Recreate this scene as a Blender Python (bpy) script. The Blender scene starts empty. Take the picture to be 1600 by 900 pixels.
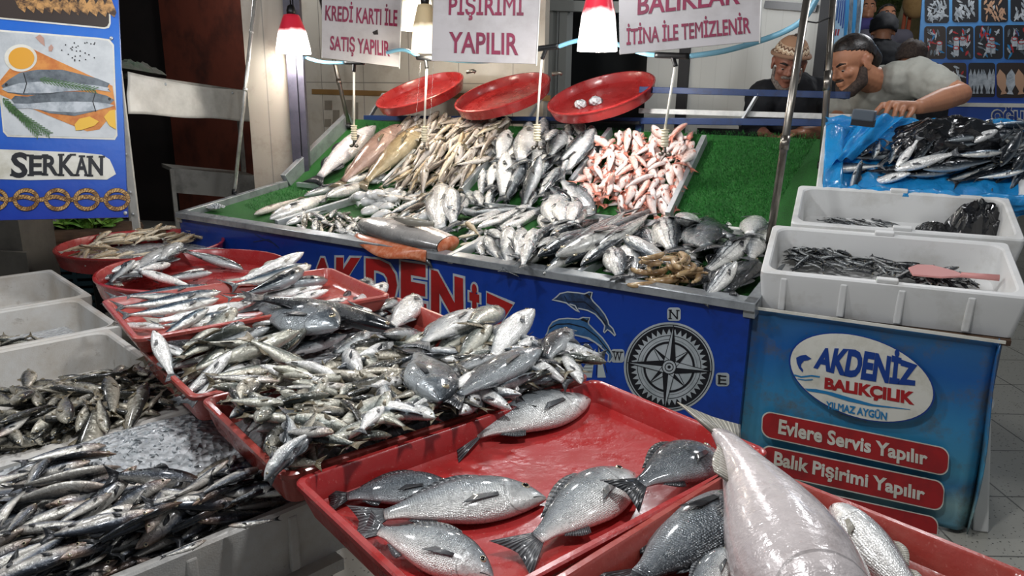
import bpy, bmesh, math, random
import numpy as np
from mathutils import Matrix, Vector, Quaternion
R = math.radians
rnd = random.Random(7)
COL = bpy.context.scene.collection

# ------------------------------------------------------------------ camera
F_PX = 1150.0
PITCH, ROLL, CAM_H = R(15.0), R(0.8), 1.55
_fw = np.array([0, math.cos(PITCH), -math.sin(PITCH)])
_u0 = np.array([0, math.sin(PITCH), math.cos(PITCH)])
_r0 = np.array([1.0, 0, 0])
RT = _r0 * math.cos(ROLL) + _u0 * math.sin(ROLL)
UP = _u0 * math.cos(ROLL) - _r0 * math.sin(ROLL)
CO = np.array([0, 0, CAM_H])
cam_d = bpy.data.cameras.new('camera')
cam_d.sensor_width = 36.0
cam_d.lens = 36.0 * F_PX / 1600.0
cam_d.clip_start = 0.02
cam = bpy.data.objects.new('camera', cam_d)
COL.objects.link(cam)
M3 = Matrix((RT, UP, -_fw)).transposed()
cam.matrix_world = Matrix.Translation(CO) @ M3.to_4x4()
sc = bpy.context.scene
sc.camera = cam
sc.view_settings.view_transform = 'Standard'
sc.view_settings.look = 'None'
sc.view_settings.gamma = 1.0
sc.view_settings.use_curve_mapping = False
sc.view_settings.exposure = 0.0

# ------------------------------------------------------------------ world and lamps
w = bpy.data.worlds.new('world'); sc.world = w; w.use_nodes = True
bgn = w.node_tree.nodes['Background']
bgn.inputs[0].default_value = (0.80, 0.88, 1.0, 1); bgn.inputs[1].default_value = 0.16

def lamp_light(name, loc, power, radius=0.06, color=(1, 0.96, 0.90)):
    d = bpy.data.lights.new(name, 'POINT'); d.energy = power; d.shadow_soft_size = radius; d.color = color
    o = bpy.data.objects.new(name, d); COL.objects.link(o); o.location = loc
    return o
# unseen bulbs, assumed and added overhead to light the tables, stall and background
for loc, pw, rad in (((-1.0, 2.2, 2.5), 66, .08), ((.15, 1.35, 2.45), 62, .08), ((1.5, 1.5, 2.5), 20, .08), ((-1.7, 1.3, 2.5), 30, .08), ((2.3, 3.6, 2.6), 24, .10),
                     ((3.4, 6.0, 3.0), 50, .12), ((-2.7, 3.0, 2.7), 34, .12), ((.2, 3.6, 2.6), 30, .10), ((-2.6, 6.2, 2.7), 26, .12)):
    lamp_light('unseen_bulb', loc, pw, rad, (.97, .98, 1.0))

# ------------------------------------------------------------------ pixel -> place
def ray(x, y): return _fw + RT * ((x - 800) / F_PX) + UP * ((450 - y) / F_PX)
def U(x, y, z):
    d = ray(x, y); return CO + d * ((z - CAM_H) / d[2])
def UP_(x, y, p, n):
    d = ray(x, y); return CO + d * (np.dot(np.asarray(p) - CO, n) / np.dot(d, n))
def UD(x, y, dist): return CO + ray(x, y) * dist
def nrm(v): v = np.asarray(v, float); return v / np.linalg.norm(v)
Z = np.array([0, 0, 1.0])

# ------------------------------------------------------------------ object helpers
def tag(o, label=None, cat=None, group=None, kind=None):
    if label: o['label'] = label
    if cat: o['category'] = cat
    if group: o['group'] = group
    if kind: o['kind'] = kind
    return o
def thing(name, loc, label, cat, group=None, mat3=None):
    o = bpy.data.objects.new(name, None); COL.objects.link(o)
    o.empty_display_size = 0.05
    o.matrix_world = Matrix.Translation(Vector(loc)) @ (mat3.to_4x4() if mat3 else Matrix.Identity(4))
    return tag(o, label, cat, group)
def mat_of(ax, ay, az): return Matrix((ax, ay, az)).transposed()

class MB:
    """collects geometry (world coordinates) and links it as one mesh"""
    def __init__(s): s.v = []; s.f = []; s.m = []; s.uv = {}; s.sm = []
    def add(s, vs, fs, m=0, smooth=False, uvs=None):
        o = len(s.v); s.v += [tuple(map(float, p)) for p in vs]
        for f in fs:
            s.f.append(tuple(i + o for i in f)); s.m.append(m); s.sm.append(smooth)
        if uvs is not None:
            for i, t in enumerate(uvs): s.uv[o + i] = t
        return s
    def box(s, lo, hi, fr=None, m=0):
        c = [(x, y, z) for x in (lo[0], hi[0]) for y in (lo[1], hi[1]) for z in (lo[2], hi[2])]
        if fr is not None:
            o, a, b, n = fr; c = [o + a * x + b * y + n * z for x, y, z in c]
        return s.add(c, [(0, 1, 3, 2), (4, 6, 7, 5), (0, 4, 5, 1), (2, 3, 7, 6), (0, 2, 6, 4), (1, 5, 7, 3)], m)
    def slab(s, quad, n, t, m=0):
        """quad of 4 points thickened by t along n"""
        q = [np.asarray(p, float) for p in quad]; n = np.asarray(n, float)
        c = q + [p + n * t for p in q]; k = len(q)
        return s.add(c, [tuple(range(k))[::-1], tuple(range(k, 2 * k))] + [(i, (i + 1) % k, k + (i + 1) % k, k + i) for i in range(k)], m)
    def bar(s, a, b, wu, hv, up=Z, m=0):
        a = np.asarray(a, float); b = np.asarray(b, float); d = nrm(b - a); sd = nrm(np.cross(d, up)); u = np.cross(sd, d)
        c = [p + sd * (wu / 2 * i) + u * (hv / 2 * j) for p in (a, b) for i, j in ((-1, -1), (1, -1), (1, 1), (-1, 1))]
        return s.add(c, [(0, 1, 2, 3), (7, 6, 5, 4), (0, 4, 5, 1), (1, 5, 6, 2), (2, 6, 7, 3), (3, 7, 4, 0)], m)
    def tube(s, pts, r, k=10, m=0, cap=True):
        pts = [np.asarray(p, float) for p in pts]; n = len(pts)
        rr = r if hasattr(r, '__len__') else [r] * n
        vs = []; prev = None
        for i, p in enumerate(pts):
            d = nrm(pts[min(i + 1, n - 1)] - pts[max(i - 1, 0)])
            if prev is None:
                a = np.cross(d, Z); a = a if np.linalg.norm(a) > 1e-3 else np.array([1., 0, 0])
            else: a = prev - d * np.dot(prev, d)
            a = nrm(a); b = np.cross(d, a); prev = a
            vs += [p + (a * math.cos(2 * math.pi * j / k) + b * math.sin(2 * math.pi * j / k)) * rr[i] for j in range(k)]
        fs = [(i * k + j, i * k + (j + 1) % k, (i + 1) * k + (j + 1) % k, (i + 1) * k + j) for i in range(n - 1) for j in range(k)]
        if cap: fs += [tuple(range(k))[::-1], tuple(range((n - 1) * k, n * k))]
        return s.add(vs, fs, m, True)
    def lathe(s, prof, fr, k=32, m=0, close=True):
        """prof: (radius, height) list; fr = origin, a, b, n"""
        o, a, b, n = fr; vs = []; L = len(prof)
        for r, h in prof:
            vs += [o + (a * math.cos(2 * math.pi * j / k) + b * math.sin(2 * math.pi * j / k)) * r + n * h for j in range(k)]
        fs = [(i * k + j, i * k + (j + 1) % k, (i + 1) * k + (j + 1) % k, (i + 1) * k + j) for i in range(L - 1) for j in range(k)]
        if close: fs += [tuple(range(k))[::-1], tuple(range((L - 1) * k, L * k))]
        return s.add(vs, fs, m, True)
    def grid(s, fn, nu, nv, m=0, smooth=True):
        vs = [fn(i / nu, j / nv) for i in range(nu + 1) for j in range(nv + 1)]
        fs = [(i * (nv + 1) + j, (i + 1) * (nv + 1) + j, (i + 1) * (nv + 1) + j + 1, i * (nv + 1) + j + 1) for i in range(nu) for j in range(nv)]
        return s.add(vs, fs, m, smooth, [(i / nu, j / nv) for i in range(nu + 1) for j in range(nv + 1)])
    def mesh(s, name, mats, origin=None):
        me = bpy.data.meshes.new(name)
        v = np.array(s.v) if s.v else np.zeros((0, 3))
        if origin is not None: v = v - np.asarray(origin)
        me.from_pydata([tuple(p) for p in v], [], s.f)
        for mm in (mats if isinstance(mats, (list, tuple)) else [mats]): me.materials.append(mm)
        me.polygons.foreach_set('material_index', s.m); me.polygons.foreach_set('use_smooth', s.sm)
        if s.uv:
            ul = me.uv_layers.new(name='UVMap')
            for l in me.loops: ul.data[l.index].uv = s.uv.get(l.vertex_index, (0, 0))
        me.update(); return me
    def build(s, name, mats, parent=None, bevel=0, recalc=True):
        """vertices are world coordinates; the parent may be rotated"""
        org = np.array(s.v).mean(0) if parent is None else None
        me = s.mesh(name, mats, org)
        if recalc:
            bm = bmesh.new(); bm.from_mesh(me); bmesh.ops.recalc_face_normals(bm, faces=bm.faces); bm.to_mesh(me); bm.free()
        o = bpy.data.objects.new(name, me); COL.objects.link(o)
        if parent is not None:
            o.parent = parent; o.matrix_parent_inverse = world_of(parent).inverted()
        else: o.location = org
        if bevel:
            b = o.modifiers.new('bevel', 'BEVEL'); b.width = bevel; b.segments = 2; b.limit_method = 'ANGLE'; b.angle_limit = R(40)
        return o
def world_of(o):
    m = o.matrix_basis.copy()
    if o.parent: m = world_of(o.parent) @ o.matrix_parent_inverse @ m
    return m
def structure(o): o['kind'] = 'structure'; return o

def bil(q, s, t):
    """quad q = (left bottom, right bottom, right top, left top)"""
    a, b, c, d = [np.asarray(p, float) for p in q]
    return a * (1 - s) * (1 - t) + b * s * (1 - t) + c * s * t + d * (1 - s) * t
def text_polys(txt, bold=0.02, font_res=3):
    cu = bpy.data.curves.new('t', 'FONT'); cu.body = txt; cu.size = 1; cu.offset = bold; cu.resolution_u = font_res; cu.fill_mode = 'FRONT'
    o = bpy.data.objects.new('t', cu); COL.objects.link(o)
    dg = bpy.context.evaluated_depsgraph_get(); me = bpy.data.meshes.new_from_object(o.evaluated_get(dg))
    vs = np.array([v.co[:] for v in me.vertices]); fs = [tuple(p.vertices) for p in me.polygons]
    bpy.data.objects.remove(o); bpy.data.curves.remove(cu); bpy.data.meshes.remove(me)
    return vs, fs
_raw_text = text_polys
def text_polys(txt, bold=0.02, font_res=3):
    """letter M loses its notch when the outline is thickened, so it is drawn from strokes"""
    if 'M' not in txt or bold == 0: return _raw_text(txt, bold, font_res)
    wI = _raw_text('I', 0)[0][:, 0].max(); V = []; F = []
    for i, ch in enumerate(txt):
        if ch == ' ': continue
        x = _raw_text(txt[:i] + 'I', 0)[0][:, 0].max() - wI if i else 0.0; b = bold
        if ch == 'M':
            q = [(.073 - b, -b), (.171 + b, -b), (.171 + b, .682 + b), (.073 - b, .682 + b), (.611 - b, -b), (.709 + b, -b), (.709 + b, .682 + b), (.611 - b, .682 + b),
                 (.11, .682 + b), (.175 + 1.5 * b, .682 + b), (.391, .41 + b), (.391, .262 - b), (.391, .262 - b), (.391, .41 + b), (.607 - 1.5 * b, .682 + b), (.672, .682 + b)]
            vs = np.array([(px_, py_, 0) for px_, py_ in q]); fs = [(0, 1, 2, 3), (4, 5, 6, 7), (11, 10, 9, 8), (12, 15, 14, 13)]
        else: vs, fs = _raw_text(ch, b, font_res)
        o = len(V); V += [(p[0] + x, p[1], 0) for p in vs]; F += [tuple(k + o for k in f) for f in fs]
    return np.array(V), F
def flat_on(mb, vs2, fs, q, n, off, m=0, warp=None, thick=0.0015):
    """lay 2D shapes (0..1 in both axes) on the quad q, raised by off along n, with real thickness"""
    n = np.asarray(n, float)
    P = [bil(q, *(warp(x, y) if warp else (x, y))) + n * off for x, y in vs2]
    mb.add(P, fs, m)
    # side skirt, so the print has thickness
    from collections import Counter
    c = Counter()
    for f in fs:
        for i in range(len(f)): c[tuple(sorted((f[i], f[(i + 1) % len(f)])))] += 1
    ed = [e for e, k in c.items() if k == 1]
    Q = [p - n * thick for p in P]; k = len(P)
    mb.add(P + Q, [(a, b, b + k, a + k) for a, b in ed], m)
def lettering(txt, q, n, mat, parent, name='lettering', bold=0.02, off=0.003, warp=None, ref=None):
    vs, fs = text_polys(txt, bold)
    lo = vs.min(0); hi = vs.max(0)
    if ref: # keep the cap height as the vertical unit
        rv, _ = text_polys(ref, bold); lo[1] = rv.min(0)[1]; hi[1] = rv.max(0)[1]
    s2 = [((x - lo[0]) / (hi[0] - lo[0]), (y - lo[1]) / (hi[1] - lo[1])) for x, y, _ in vs]
    mb = MB(); flat_on(mb, s2, fs, q, n, off, 0, warp)
    return mb.build(name, mat, parent, recalc=False)
def poly_on(mb, pts, q, n, off, m=0, warp=None):
    flat_on(mb, pts, [tuple(range(len(pts)))], q, n, off, m, warp)
def ngon_pts(cx, cy, rx, ry, k=40, a0=0, a1=2 * math.pi):
    return [(cx + rx * math.cos(a0 + (a1 - a0) * i / k), cy + ry * math.sin(a0 + (a1 - a0) * i / k)) for i in range(k)]
def rrect(x0, y0, x1, y1, rx, ry, k=6):
    p = []
    for cx, cy, a in ((x1 - rx, y1 - ry, 0), (x0 + rx, y1 - ry, 90), (x0 + rx, y0 + ry, 180), (x1 - rx, y0 + ry, 270)):
        p += [(cx + rx * math.cos(R(a + 90 * i / k)), cy + ry * math.sin(R(a + 90 * i / k))) for i in range(k + 1)]
    return p
def noise3(p, s=1.0):
    from mathutils import noise
    return noise.noise(Vector(p) * s)
# ------------------------------------------------------------------ materials
def srgb(h):
    if isinstance(h, str):
        h = h.lstrip('#'); h = [int(h[i:i + 2], 16) / 255 for i in (0, 2, 4)]
    return tuple((c / 12.92 if c <= .04045 else ((c + .055) / 1.055) ** 2.4) for c in h) + (1,)
class NT:
    def __init__(s, name):
        s.m = bpy.data.materials.new(name); s.m.use_nodes = True; s.t = s.m.node_tree; s.b = s.t.nodes['Principled BSDF']
    def n(s, typ, **kw):
        nd = s.t.nodes.new(typ)
        for k, v in kw.items():
            if k in nd.inputs: nd.inputs[k].default_value = v
            else: setattr(nd, k, v)
        return nd
    def l(s, a, b): s.t.links.new(a, b)
    def noise(s, scale, detail=4, vec=None, rough=.55):
        nd = s.n('ShaderNodeTexNoise', Scale=scale, Detail=detail, Roughness=rough)
        if vec is not None: s.l(vec, nd.inputs['Vector'])
        return nd.outputs['Fac']
    def ramp(s, fac, stops):
        nd = s.n('ShaderNodeValToRGB'); cr = nd.color_ramp
        while len(cr.elements) < len(stops): cr.elements.new(0.5)
        for e, (p, c) in zip(cr.elements, stops):
            e.position = p; e.color = srgb(c) if isinstance(c, str) else (c, c, c, 1)
        s.l(fac, nd.inputs[0]); return nd.outputs[0]
    def mix(s, f, a, b, mode='MIX'):
        nd = s.n('ShaderNodeMix', data_type='RGBA', blend_type=mode)
        for i, v in ((0, f), (6, a), (7, b)):
            if isinstance(v, (int, float)): nd.inputs[i].default_value = v
            elif isinstance(v, str): nd.inputs[i].default_value = srgb(v)
            elif isinstance(v, tuple): nd.inputs[i].default_value = v
            else: s.l(v, nd.inputs[i])
        return nd.outputs[2]
    def math(s, op, a, b=0.0, c=None):
        nd = s.n('ShaderNodeMath', operation=op)
        for i, v in enumerate((a, b) + ((c,) if c is not None else ())):
            if isinstance(v, (int, float)): nd.inputs[i].default_value = v
            else: s.l(v, nd.inputs[i])
        return nd.outputs[0]
    def bump(s, h, strength=.3, dist=.01):
        nd = s.n('ShaderNodeBump', Strength=strength, Distance=dist); s.l(h, nd.inputs['Height']); s.l(nd.outputs[0], s.b.inputs['Normal'])
    def col(s, c):
        if isinstance(c, (str, tuple)): s.b.inputs['Base Color'].default_value = srgb(c) if isinstance(c, str) else c
        else: s.l(c, s.b.inputs['Base Color'])
    def set(s, **kw):
        for k, v in kw.items(): s.b.inputs[k.replace('_', ' ')].default_value = v
    def obj(s): return s.n('ShaderNodeTexCoord').outputs['Object']
    def uv(s): return s.n('ShaderNodeTexCoord').outputs['UV']

def plain(name, c, rough=.5, metal=0, dirt=None, dscale=6, dlo=.45, dhi=.7, bump=0, bscale=60, coat=0, spec=.5):
    t = NT(name); v = t.obj(); c0 = srgb(c)
    if dirt:
        f = t.ramp(t.noise(dscale, 6, v, .65), [(dlo, 0.0), (dhi, 1.0)])
        t.col(t.mix(f, c0, srgb(dirt)))
    else: t.col(c0)
    t.set(Roughness=rough, Metallic=metal, Coat_Weight=coat, Coat_Roughness=.1); t.b.inputs['Specular IOR Level'].default_value = spec
    if bump: t.bump(t.noise(bscale, 4, v), bump, .004)
    return t.m
def emis(name, c, e, base='#ffffff'):
    t = NT(name); t.col(base); t.b.inputs['Emission Color'].default_value = srgb(c); t.b.inputs['Emission Strength'].default_value = e
    return t.m

def fish_mat(name, back, flank, belly, split=.42, soft=.14, spot=None, spot_amt=0, spot_scale=(14, 5), stripes=None, head=None,
             metal=.35, rough=.24, sheen=.0, scales=0.0, sc_n=(60, 26), vary=.25, line=0, blotch=None):
    """UV: x = snout..tail, y = back..belly"""
    t = NT(name); uv = t.uv(); sep = t.n('ShaderNodeSeparateXYZ'); t.l(uv, sep.inputs[0]); u, v = sep.outputs[0], sep.outputs[1]
    oi = t.n('ShaderNodeObjectInfo').outputs['Random']
    ob = t.obj()
    wob = t.math('MULTIPLY', t.math('SUBTRACT', t.noise(7, 4, ob), .5), .22)
    vv = t.math('ADD', v, wob)
    c = t.ramp(vv, [(max(split - soft * 1.3, 0), back), (split, flank), (min(split + soft * 1.6, .93), belly), (1, belly)])
    if stripes == 'mackerel':
        wv = t.n('ShaderNodeTexWave', wave_type='BANDS', bands_direction='X', Scale=6.0, Distortion=5.0, Detail=2.0)
        wv.inputs['Detail Scale'].default_value = 1.4
        mp = t.n('ShaderNodeMapping'); mp.inputs['Scale'].default_value = (3.6, .8, 1); t.l(uv, mp.inputs[0]); t.l(mp.outputs[0], wv.inputs['Vector'])
        f = t.math('MULTIPLY', t.ramp(wv.outputs['Fac'], [(.45, 0.0), (.6, 1.0)]), t.ramp(vv, [(split - .02, 1.0), (split + .12, 0.0)]))
        c = t.mix(f, c, back)
    if stripes == 'long':
        wv = t.math('SINE', t.math('MULTIPLY', vv, 44.0))
        f = t.math('MULTIPLY', t.ramp(wv, [(.35, 0.0), (.8, 1.0)]), t.ramp(vv, [(split + .1, .9), (split + .3, 0.0)]))
        c = t.mix(f, c, back)
    if spot:
        mp = t.n('ShaderNodeMapping'); mp.inputs['Scale'].default_value = (spot_scale[0], spot_scale[1], 1); t.l(uv, mp.inputs[0])
        f = t.math('MULTIPLY', t.ramp(t.noise(1.0, 5, mp.outputs[0], .7), [(.52, 0.0), (.66, 1.0)]), spot_amt)
        c = t.mix(f, c, spot)
    if blotch:
        f = t.math('MULTIPLY', t.ramp(t.noise(3.3, 3, ob), [(.5, 0.0), (.68, 1.0)]), .7)
        c = t.mix(f, c, blotch)
    if line:
        d = t.math('ABSOLUTE', t.math('SUBTRACT', vv, split + .02)); c = t.mix(t.math('MULTIPLY', t.math('LESS_THAN', d, .012), .5), c, back)
    if head:
        c = t.mix(t.math('MULTIPLY', t.ramp(u, [(.05, 1.0), (.30, 0.0)]), .65), c, head)
    # gill cover edge and mouth line
    g = t.math('ABSOLUTE', t.math('SUBTRACT', u, t.math('ADD', .235, t.math('MULTIPLY', t.math('POWER', t.math('ABSOLUTE', t.math('SUBTRACT', v, .55)), 2.0), -.45))))
    gm = t.math('MULTIPLY', t.math('LESS_THAN', g, .005), t.math('GREATER_THAN', v, .28))
    c = t.mix(t.math('MULTIPLY', gm, .4), c, '#2c2a29')
    mo = t.math('MULTIPLY', t.math('LESS_THAN', t.math('ABSOLUTE', t.math('SUBTRACT', v, t.math('ADD', .56, t.math('MULTIPLY', u, 1.2)))), .022), t.math('LESS_THAN', u, .085))
    c = t.mix(t.math('MULTIPLY', mo, .85), c, '#1a1412')
    hs = t.n('ShaderNodeHueSaturation'); t.l(c, hs.inputs['Color'])
    t.l(t.math('ADD', 1 - vary / 2, t.math('MULTIPLY', oi, vary)), hs.inputs['Value'])
    t.col(hs.outputs[0])
    t.set(Roughness=rough, Metallic=metal, Coat_Weight=.55, Coat_Roughness=.09)
    rr = t.ramp(t.noise(22, 3, ob), [(.35, rough * .7), (.7, min(1, rough * 1.9))]); t.l(rr, t.b.inputs['Roughness'])
    h = t.noise(16, 4, ob, .6)
    if scales:
        mp = t.n('ShaderNodeMapping'); mp.inputs['Scale'].default_value = (sc_n[0], sc_n[1], 1); t.l(uv, mp.inputs[0])
        vo = t.n('ShaderNodeTexVoronoi', Scale=1.0, feature='F1'); vo.inputs['Randomness'].default_value = .45; t.l(mp.outputs[0], vo.inputs['Vector'])
        fade = t.math('MULTIPLY', vo.outputs['Distance'], t.ramp(u, [(.2, 0.0), (.27, 1.0)]))
        h = t.math('ADD', t.math('MULTIPLY', h, .6), t.math('MULTIPLY', fade, scales))
    t.bump(h, .45, .012)
    return t.m
def fin_mat(name, c0, c1):
    t = NT(name); uv = t.uv(); sep = t.n('ShaderNodeSeparateXYZ'); t.l(uv, sep.inputs[0])
    w = t.math('SINE', t.math('MULTIPLY', sep.outputs[1], 75.0))
    t.col(t.mix(t.ramp(w, [(.2, 0.0), (.8, 1.0)]), srgb(c0), srgb(c1))); t.set(Roughness=.3, Coat_Weight=.3)
    t.bump(w, .3, .003); return t.m

M = {}
M['iris'] = plain('eye_iris', '#b9ad8e', .2, .4, coat=1)
M['iris_gold'] = plain('eye_iris_gold', '#a8905a', .2, .3, coat=1)
M['pupil'] = plain('eye_pupil', '#07080a', .06, 0, coat=1)
M['fin'] = fin_mat('fin_grey', '#3a3d40', '#6d7072')
M['fin_dark'] = fin_mat('fin_dark', '#17191c', '#3b3e42')
M['fin_pale'] = fin_mat('fin_pale', '#8b877c', '#c2bcae')
M['fin_brown'] = fin_mat('fin_brown', '#5a5140', '#8f8468')
M['fin_pink'] = fin_mat('fin_pink', '#b5604c', '#dd9a85')
M['bream'] = fish_mat('bream_skin', '#343a3f', '#8d9396', '#e4e3de', .38, .22, scales=.5, sc_n=(84, 40), metal=.25, rough=.27, spot='#2d3236', spot_amt=.35, spot_scale=(50, 8), vary=.2)
M['bream_dark'] = fish_mat('bream_dark_skin', '#23282d', '#4f575d', '#9aa0a2', .5, .25, scales=.6, sc_n=(84, 40), metal=.3, rough=.25, spot='#c9ced0', spot_amt=.3, spot_scale=(60, 20), vary=.15)
M['bass'] = fish_mat('bass_skin', '#2f353a', '#9da3a6', '#e4e3df', .33, .13, scales=.5, sc_n=(80, 26), metal=.3, rough=.2, vary=.3, line=1)
M['bass_dark'] = fish_mat('bass_dark_skin', '#191d21', '#3f464b', '#b4b8b8', .58, .16, scales=.5, sc_n=(80, 26), metal=.25, rough=.18, vary=.3)
M['mackerel'] = fish_mat('mackerel_skin', '#1a2733', '#5d7383', '#d9d7cf', .52, .12, stripes='mackerel', metal=.4, rough=.16, vary=.3)
M['mackerel_dark'] = fish_mat('mackerel_dark_skin', '#0e141b', '#27333d', '#9aa1a4', .7, .13, stripes='mackerel', metal=.3, rough=.15, vary=.3)
M['bonito'] = fish_mat('bonito_skin', '#20262b', '#7b8489', '#cfcec8', .46, .14, stripes='long', spot='#1b1f22', spot_amt=.4, spot_scale=(24, 6), metal=.3, rough=.22, vary=.3)
M['jack'] = fish_mat('horse_mackerel_skin', '#353b36', '#7d837d', '#c4c2b4', .46, .14, metal=.3, rough=.2, vary=.35, line=1, head='#8c8a7c')
M['sardine'] = fish_mat('sardine_skin', '#2a2c2a', '#6f6d63', '#b3ad9d', .46, .16, metal=.35, rough=.2, vary=.5, spot='#5b4c36', spot_amt=.45, spot_scale=(5, 3))
M['herring'] = fish_mat('herring_skin', '#1a1e24', '#59606a', '#c0bdb5', .44, .14, metal=.35, rough=.18, vary=.5, head='#8a6f5c')
M['anchovy'] = fish_mat('anchovy_skin', '#14181c', '#3a4146', '#a9abaa', .56, .12, metal=.3, rough=.2, vary=.4)
M['mullet'] = fish_mat('mullet_skin', '#cc8a78', '#e6c9bf', '#f0e6e2', .34, .24, metal=.05, rough=.26, vary=.22, spot='#c8705e', spot_amt=.45, spot_scale=(6, 3), scales=.5, sc_n=(46, 18))
M['whiting'] = fish_mat('whiting_skin', '#665b51', '#998d82', '#cbc3ba', .4, .2, metal=.1, rough=.26, vary=.35, spot='#695a4b', spot_amt=.4, spot_scale=(9, 4))
M['gold'] = fish_mat('small_whiting_skin', '#8e7a5a', '#bda888', '#ded2ba', .4, .2, metal=.05, rough=.3, vary=.35, spot='#8c6f4c', spot_amt=.4, spot_scale=(9, 4))
M['silver'] = fish_mat('silver_skin', '#6d757a', '#c3c6c6', '#efeeea', .26, .14, metal=.35, rough=.2, vary=.2, scales=.5, sc_n=(60, 22))
M['striped'] = fish_mat('striped_silver_skin', '#33393f', '#a5aaac', '#e0dfd9', .42, .14, stripes='long', metal=.3, rough=.22, vary=.2, scales=.5, sc_n=(60, 24))
M['big_pale'] = fish_mat('large_pale_skin', '#6f6a66', '#b8aeaa', '#cfc6c4', .16, .1, metal=.1, rough=.2, vary=.05, spot='#9c8f8c', spot_amt=.5, spot_scale=(7, 3))
M['big_brown'] = fish_mat('large_brown_skin', '#675045', '#927566', '#c9ada2', .5, .25, metal=.05, rough=.18, vary=.05, spot='#5d463b', spot_amt=.4, spot_scale=(10, 4))
M['big_tan'] = fish_mat('large_tan_skin', '#6d5c42', '#9a8767', '#c5b696', .5, .25, metal=.05, rough=.18, vary=.05, spot='#57482f', spot_amt=.4, spot_scale=(10, 4))
M['big_silver'] = fish_mat('large_silver_skin', '#22252a', '#b9b6b4', '#d9d2d0', .2, .08, metal=.15, rough=.2, vary=.05, scales=.5, sc_n=(60, 24))
M['salmon_skin'] = fish_mat('salmon_skin', '#5b5c5c', '#b9b5b0', '#dcd2ca', .3, .2, metal=.25, rough=.2, vary=.05)
M['salmon_flesh'] = plain('salmon_flesh', '#bf6640', .3, 0, '#d08a6a', 40, .45, .6, coat=.5)
M['squid'] = plain('squid_white', '#dcdcda', .18, 0, '#b5b9bd', 14, .5, .75, bump=.3, bscale=20, coat=.7)
M['shrimp'] = plain('shrimp_shell', '#b59a72', .25, 0, '#8a6a48', 18, .45, .65, coat=.6)

# wet plastic, foam, metal, walls
def red_plastic(name, c, d):
    t = NT(name); v = t.obj()
    f = t.ramp(t.noise(9, 6, v, .7), [(.46, 0.0), (.72, 1.0)])
    sp = t.ramp(t.noise(140, 2, v, .5), [(.66, 0.0), (.74, 1.0)])
    c1 = t.mix(t.math('MULTIPLY', f, .55), srgb(c), srgb(d)); t.col(t.mix(t.math('MULTIPLY', sp, .25), c1, '#d8968a'))
    t.l(t.ramp(t.noise(13, 4, v), [(.35, .16), (.65, .5)]), t.b.inputs['Roughness']); t.set(Coat_Weight=.25, Coat_Roughness=.15)
    t.bump(t.noise(45, 4, v), .12, .01); return t.m
M['red'] = red_plastic('red_plastic', '#a92b2b', '#9c3f39')
M['red_worn'] = red_plastic('red_plastic_worn', '#a3423a', '#ab6357')
M['red_round'] = red_plastic('red_plastic_round', '#9c2727', '#8c2a2a')
def foam_mat():
    t = NT('white_foam'); v = t.obj()
    f = t.ramp(t.noise(5, 7, v, .7), [(.42, 0.0), (.72, 1.0)])
    c = t.mix(t.math('MULTIPLY', f, .6), '#cbc9c4', '#a3937c')
    g = t.ramp(t.noise(17, 5, v, .75), [(.60, 0.0), (.72, 1.0)])
    t.col(t.mix(t.math('MULTIPLY', g, .55), c, '#6d5d48')); t.set(Roughness=.5)
    vo = t.n('ShaderNodeTexVoronoi', Scale=260.0); t.l(v, vo.inputs['Vector']); t.bump(vo.outputs['Distance'], .15, .003); return t.m
M['foam'] = foam_mat()
M['foam_clean'] = plain('white_foam_clean', '#dcdcda', .45, 0, '#b9b6ae', 5, .5, .8, bump=.05, bscale=200)
M['steel'] = plain('brushed_steel', '#c3c7ca', .36, .5, '#a3a8ab', 12, bump=.04, bscale=90)
M['steel_wet'] = plain('wet_steel', '#a9aeb1', .25, .5, '#84898d', 14, bump=.08, bscale=40)
M['chrome'] = plain('pole_steel', '#8f8a82', .28, .9, '#5f584c', 9, .5, .8)
M['pole_white'] = plain('pole_white_metal', '#c9c7c0', .3, .5, '#9a968c', 12)
M['black_metal'] = plain('dark_metal', '#15161a', .45, .3)
M['blue_rail'] = plain('blue_painted_steel', '#123060', .45, 0, '#0e1c38', 22, .5, .75)
M['white_rail'] = plain('white_painted_rail', '#d6d6d2', .45, 0, '#aeb0ae', 9)
M['white_rod'] = plain('white_rod', '#e3e0d6', .4)
M['rod_cream'] = plain('cream_plastic', '#d5cdb4', .5)
M['hose'] = plain('light_blue_hose', '#7fb9d2', .25, coat=.4)
M['black_plastic'] = plain('black_plastic', '#111214', .4)
M['post_purple'] = plain('post_paint', '#55525e', .4, .2, '#3b3a44', 7)
def turf_mat():
    t = NT('green_turf'); v = t.obj()
    c = t.mix(t.ramp(t.noise(220, 3, v, .7), [(.35, 0.0), (.7, 1.0)]), '#0c4a14', '#2f8a2c')
    c = t.mix(t.math('MULTIPLY', t.ramp(t.noise(5, 4, v), [(.45, 0.0), (.7, 1.0)]), .4), c, '#0d5a1c')
    t.col(c); t.set(Roughness=.65); t.bump(t.noise(260, 3, v, .8), .9, .012); return t.m
M['turf'] = turf_mat()
M['turf_blade'] = plain('turf_blade', '#2b8230', .5, 0, '#14581a', 40, .4, .6)
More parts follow.
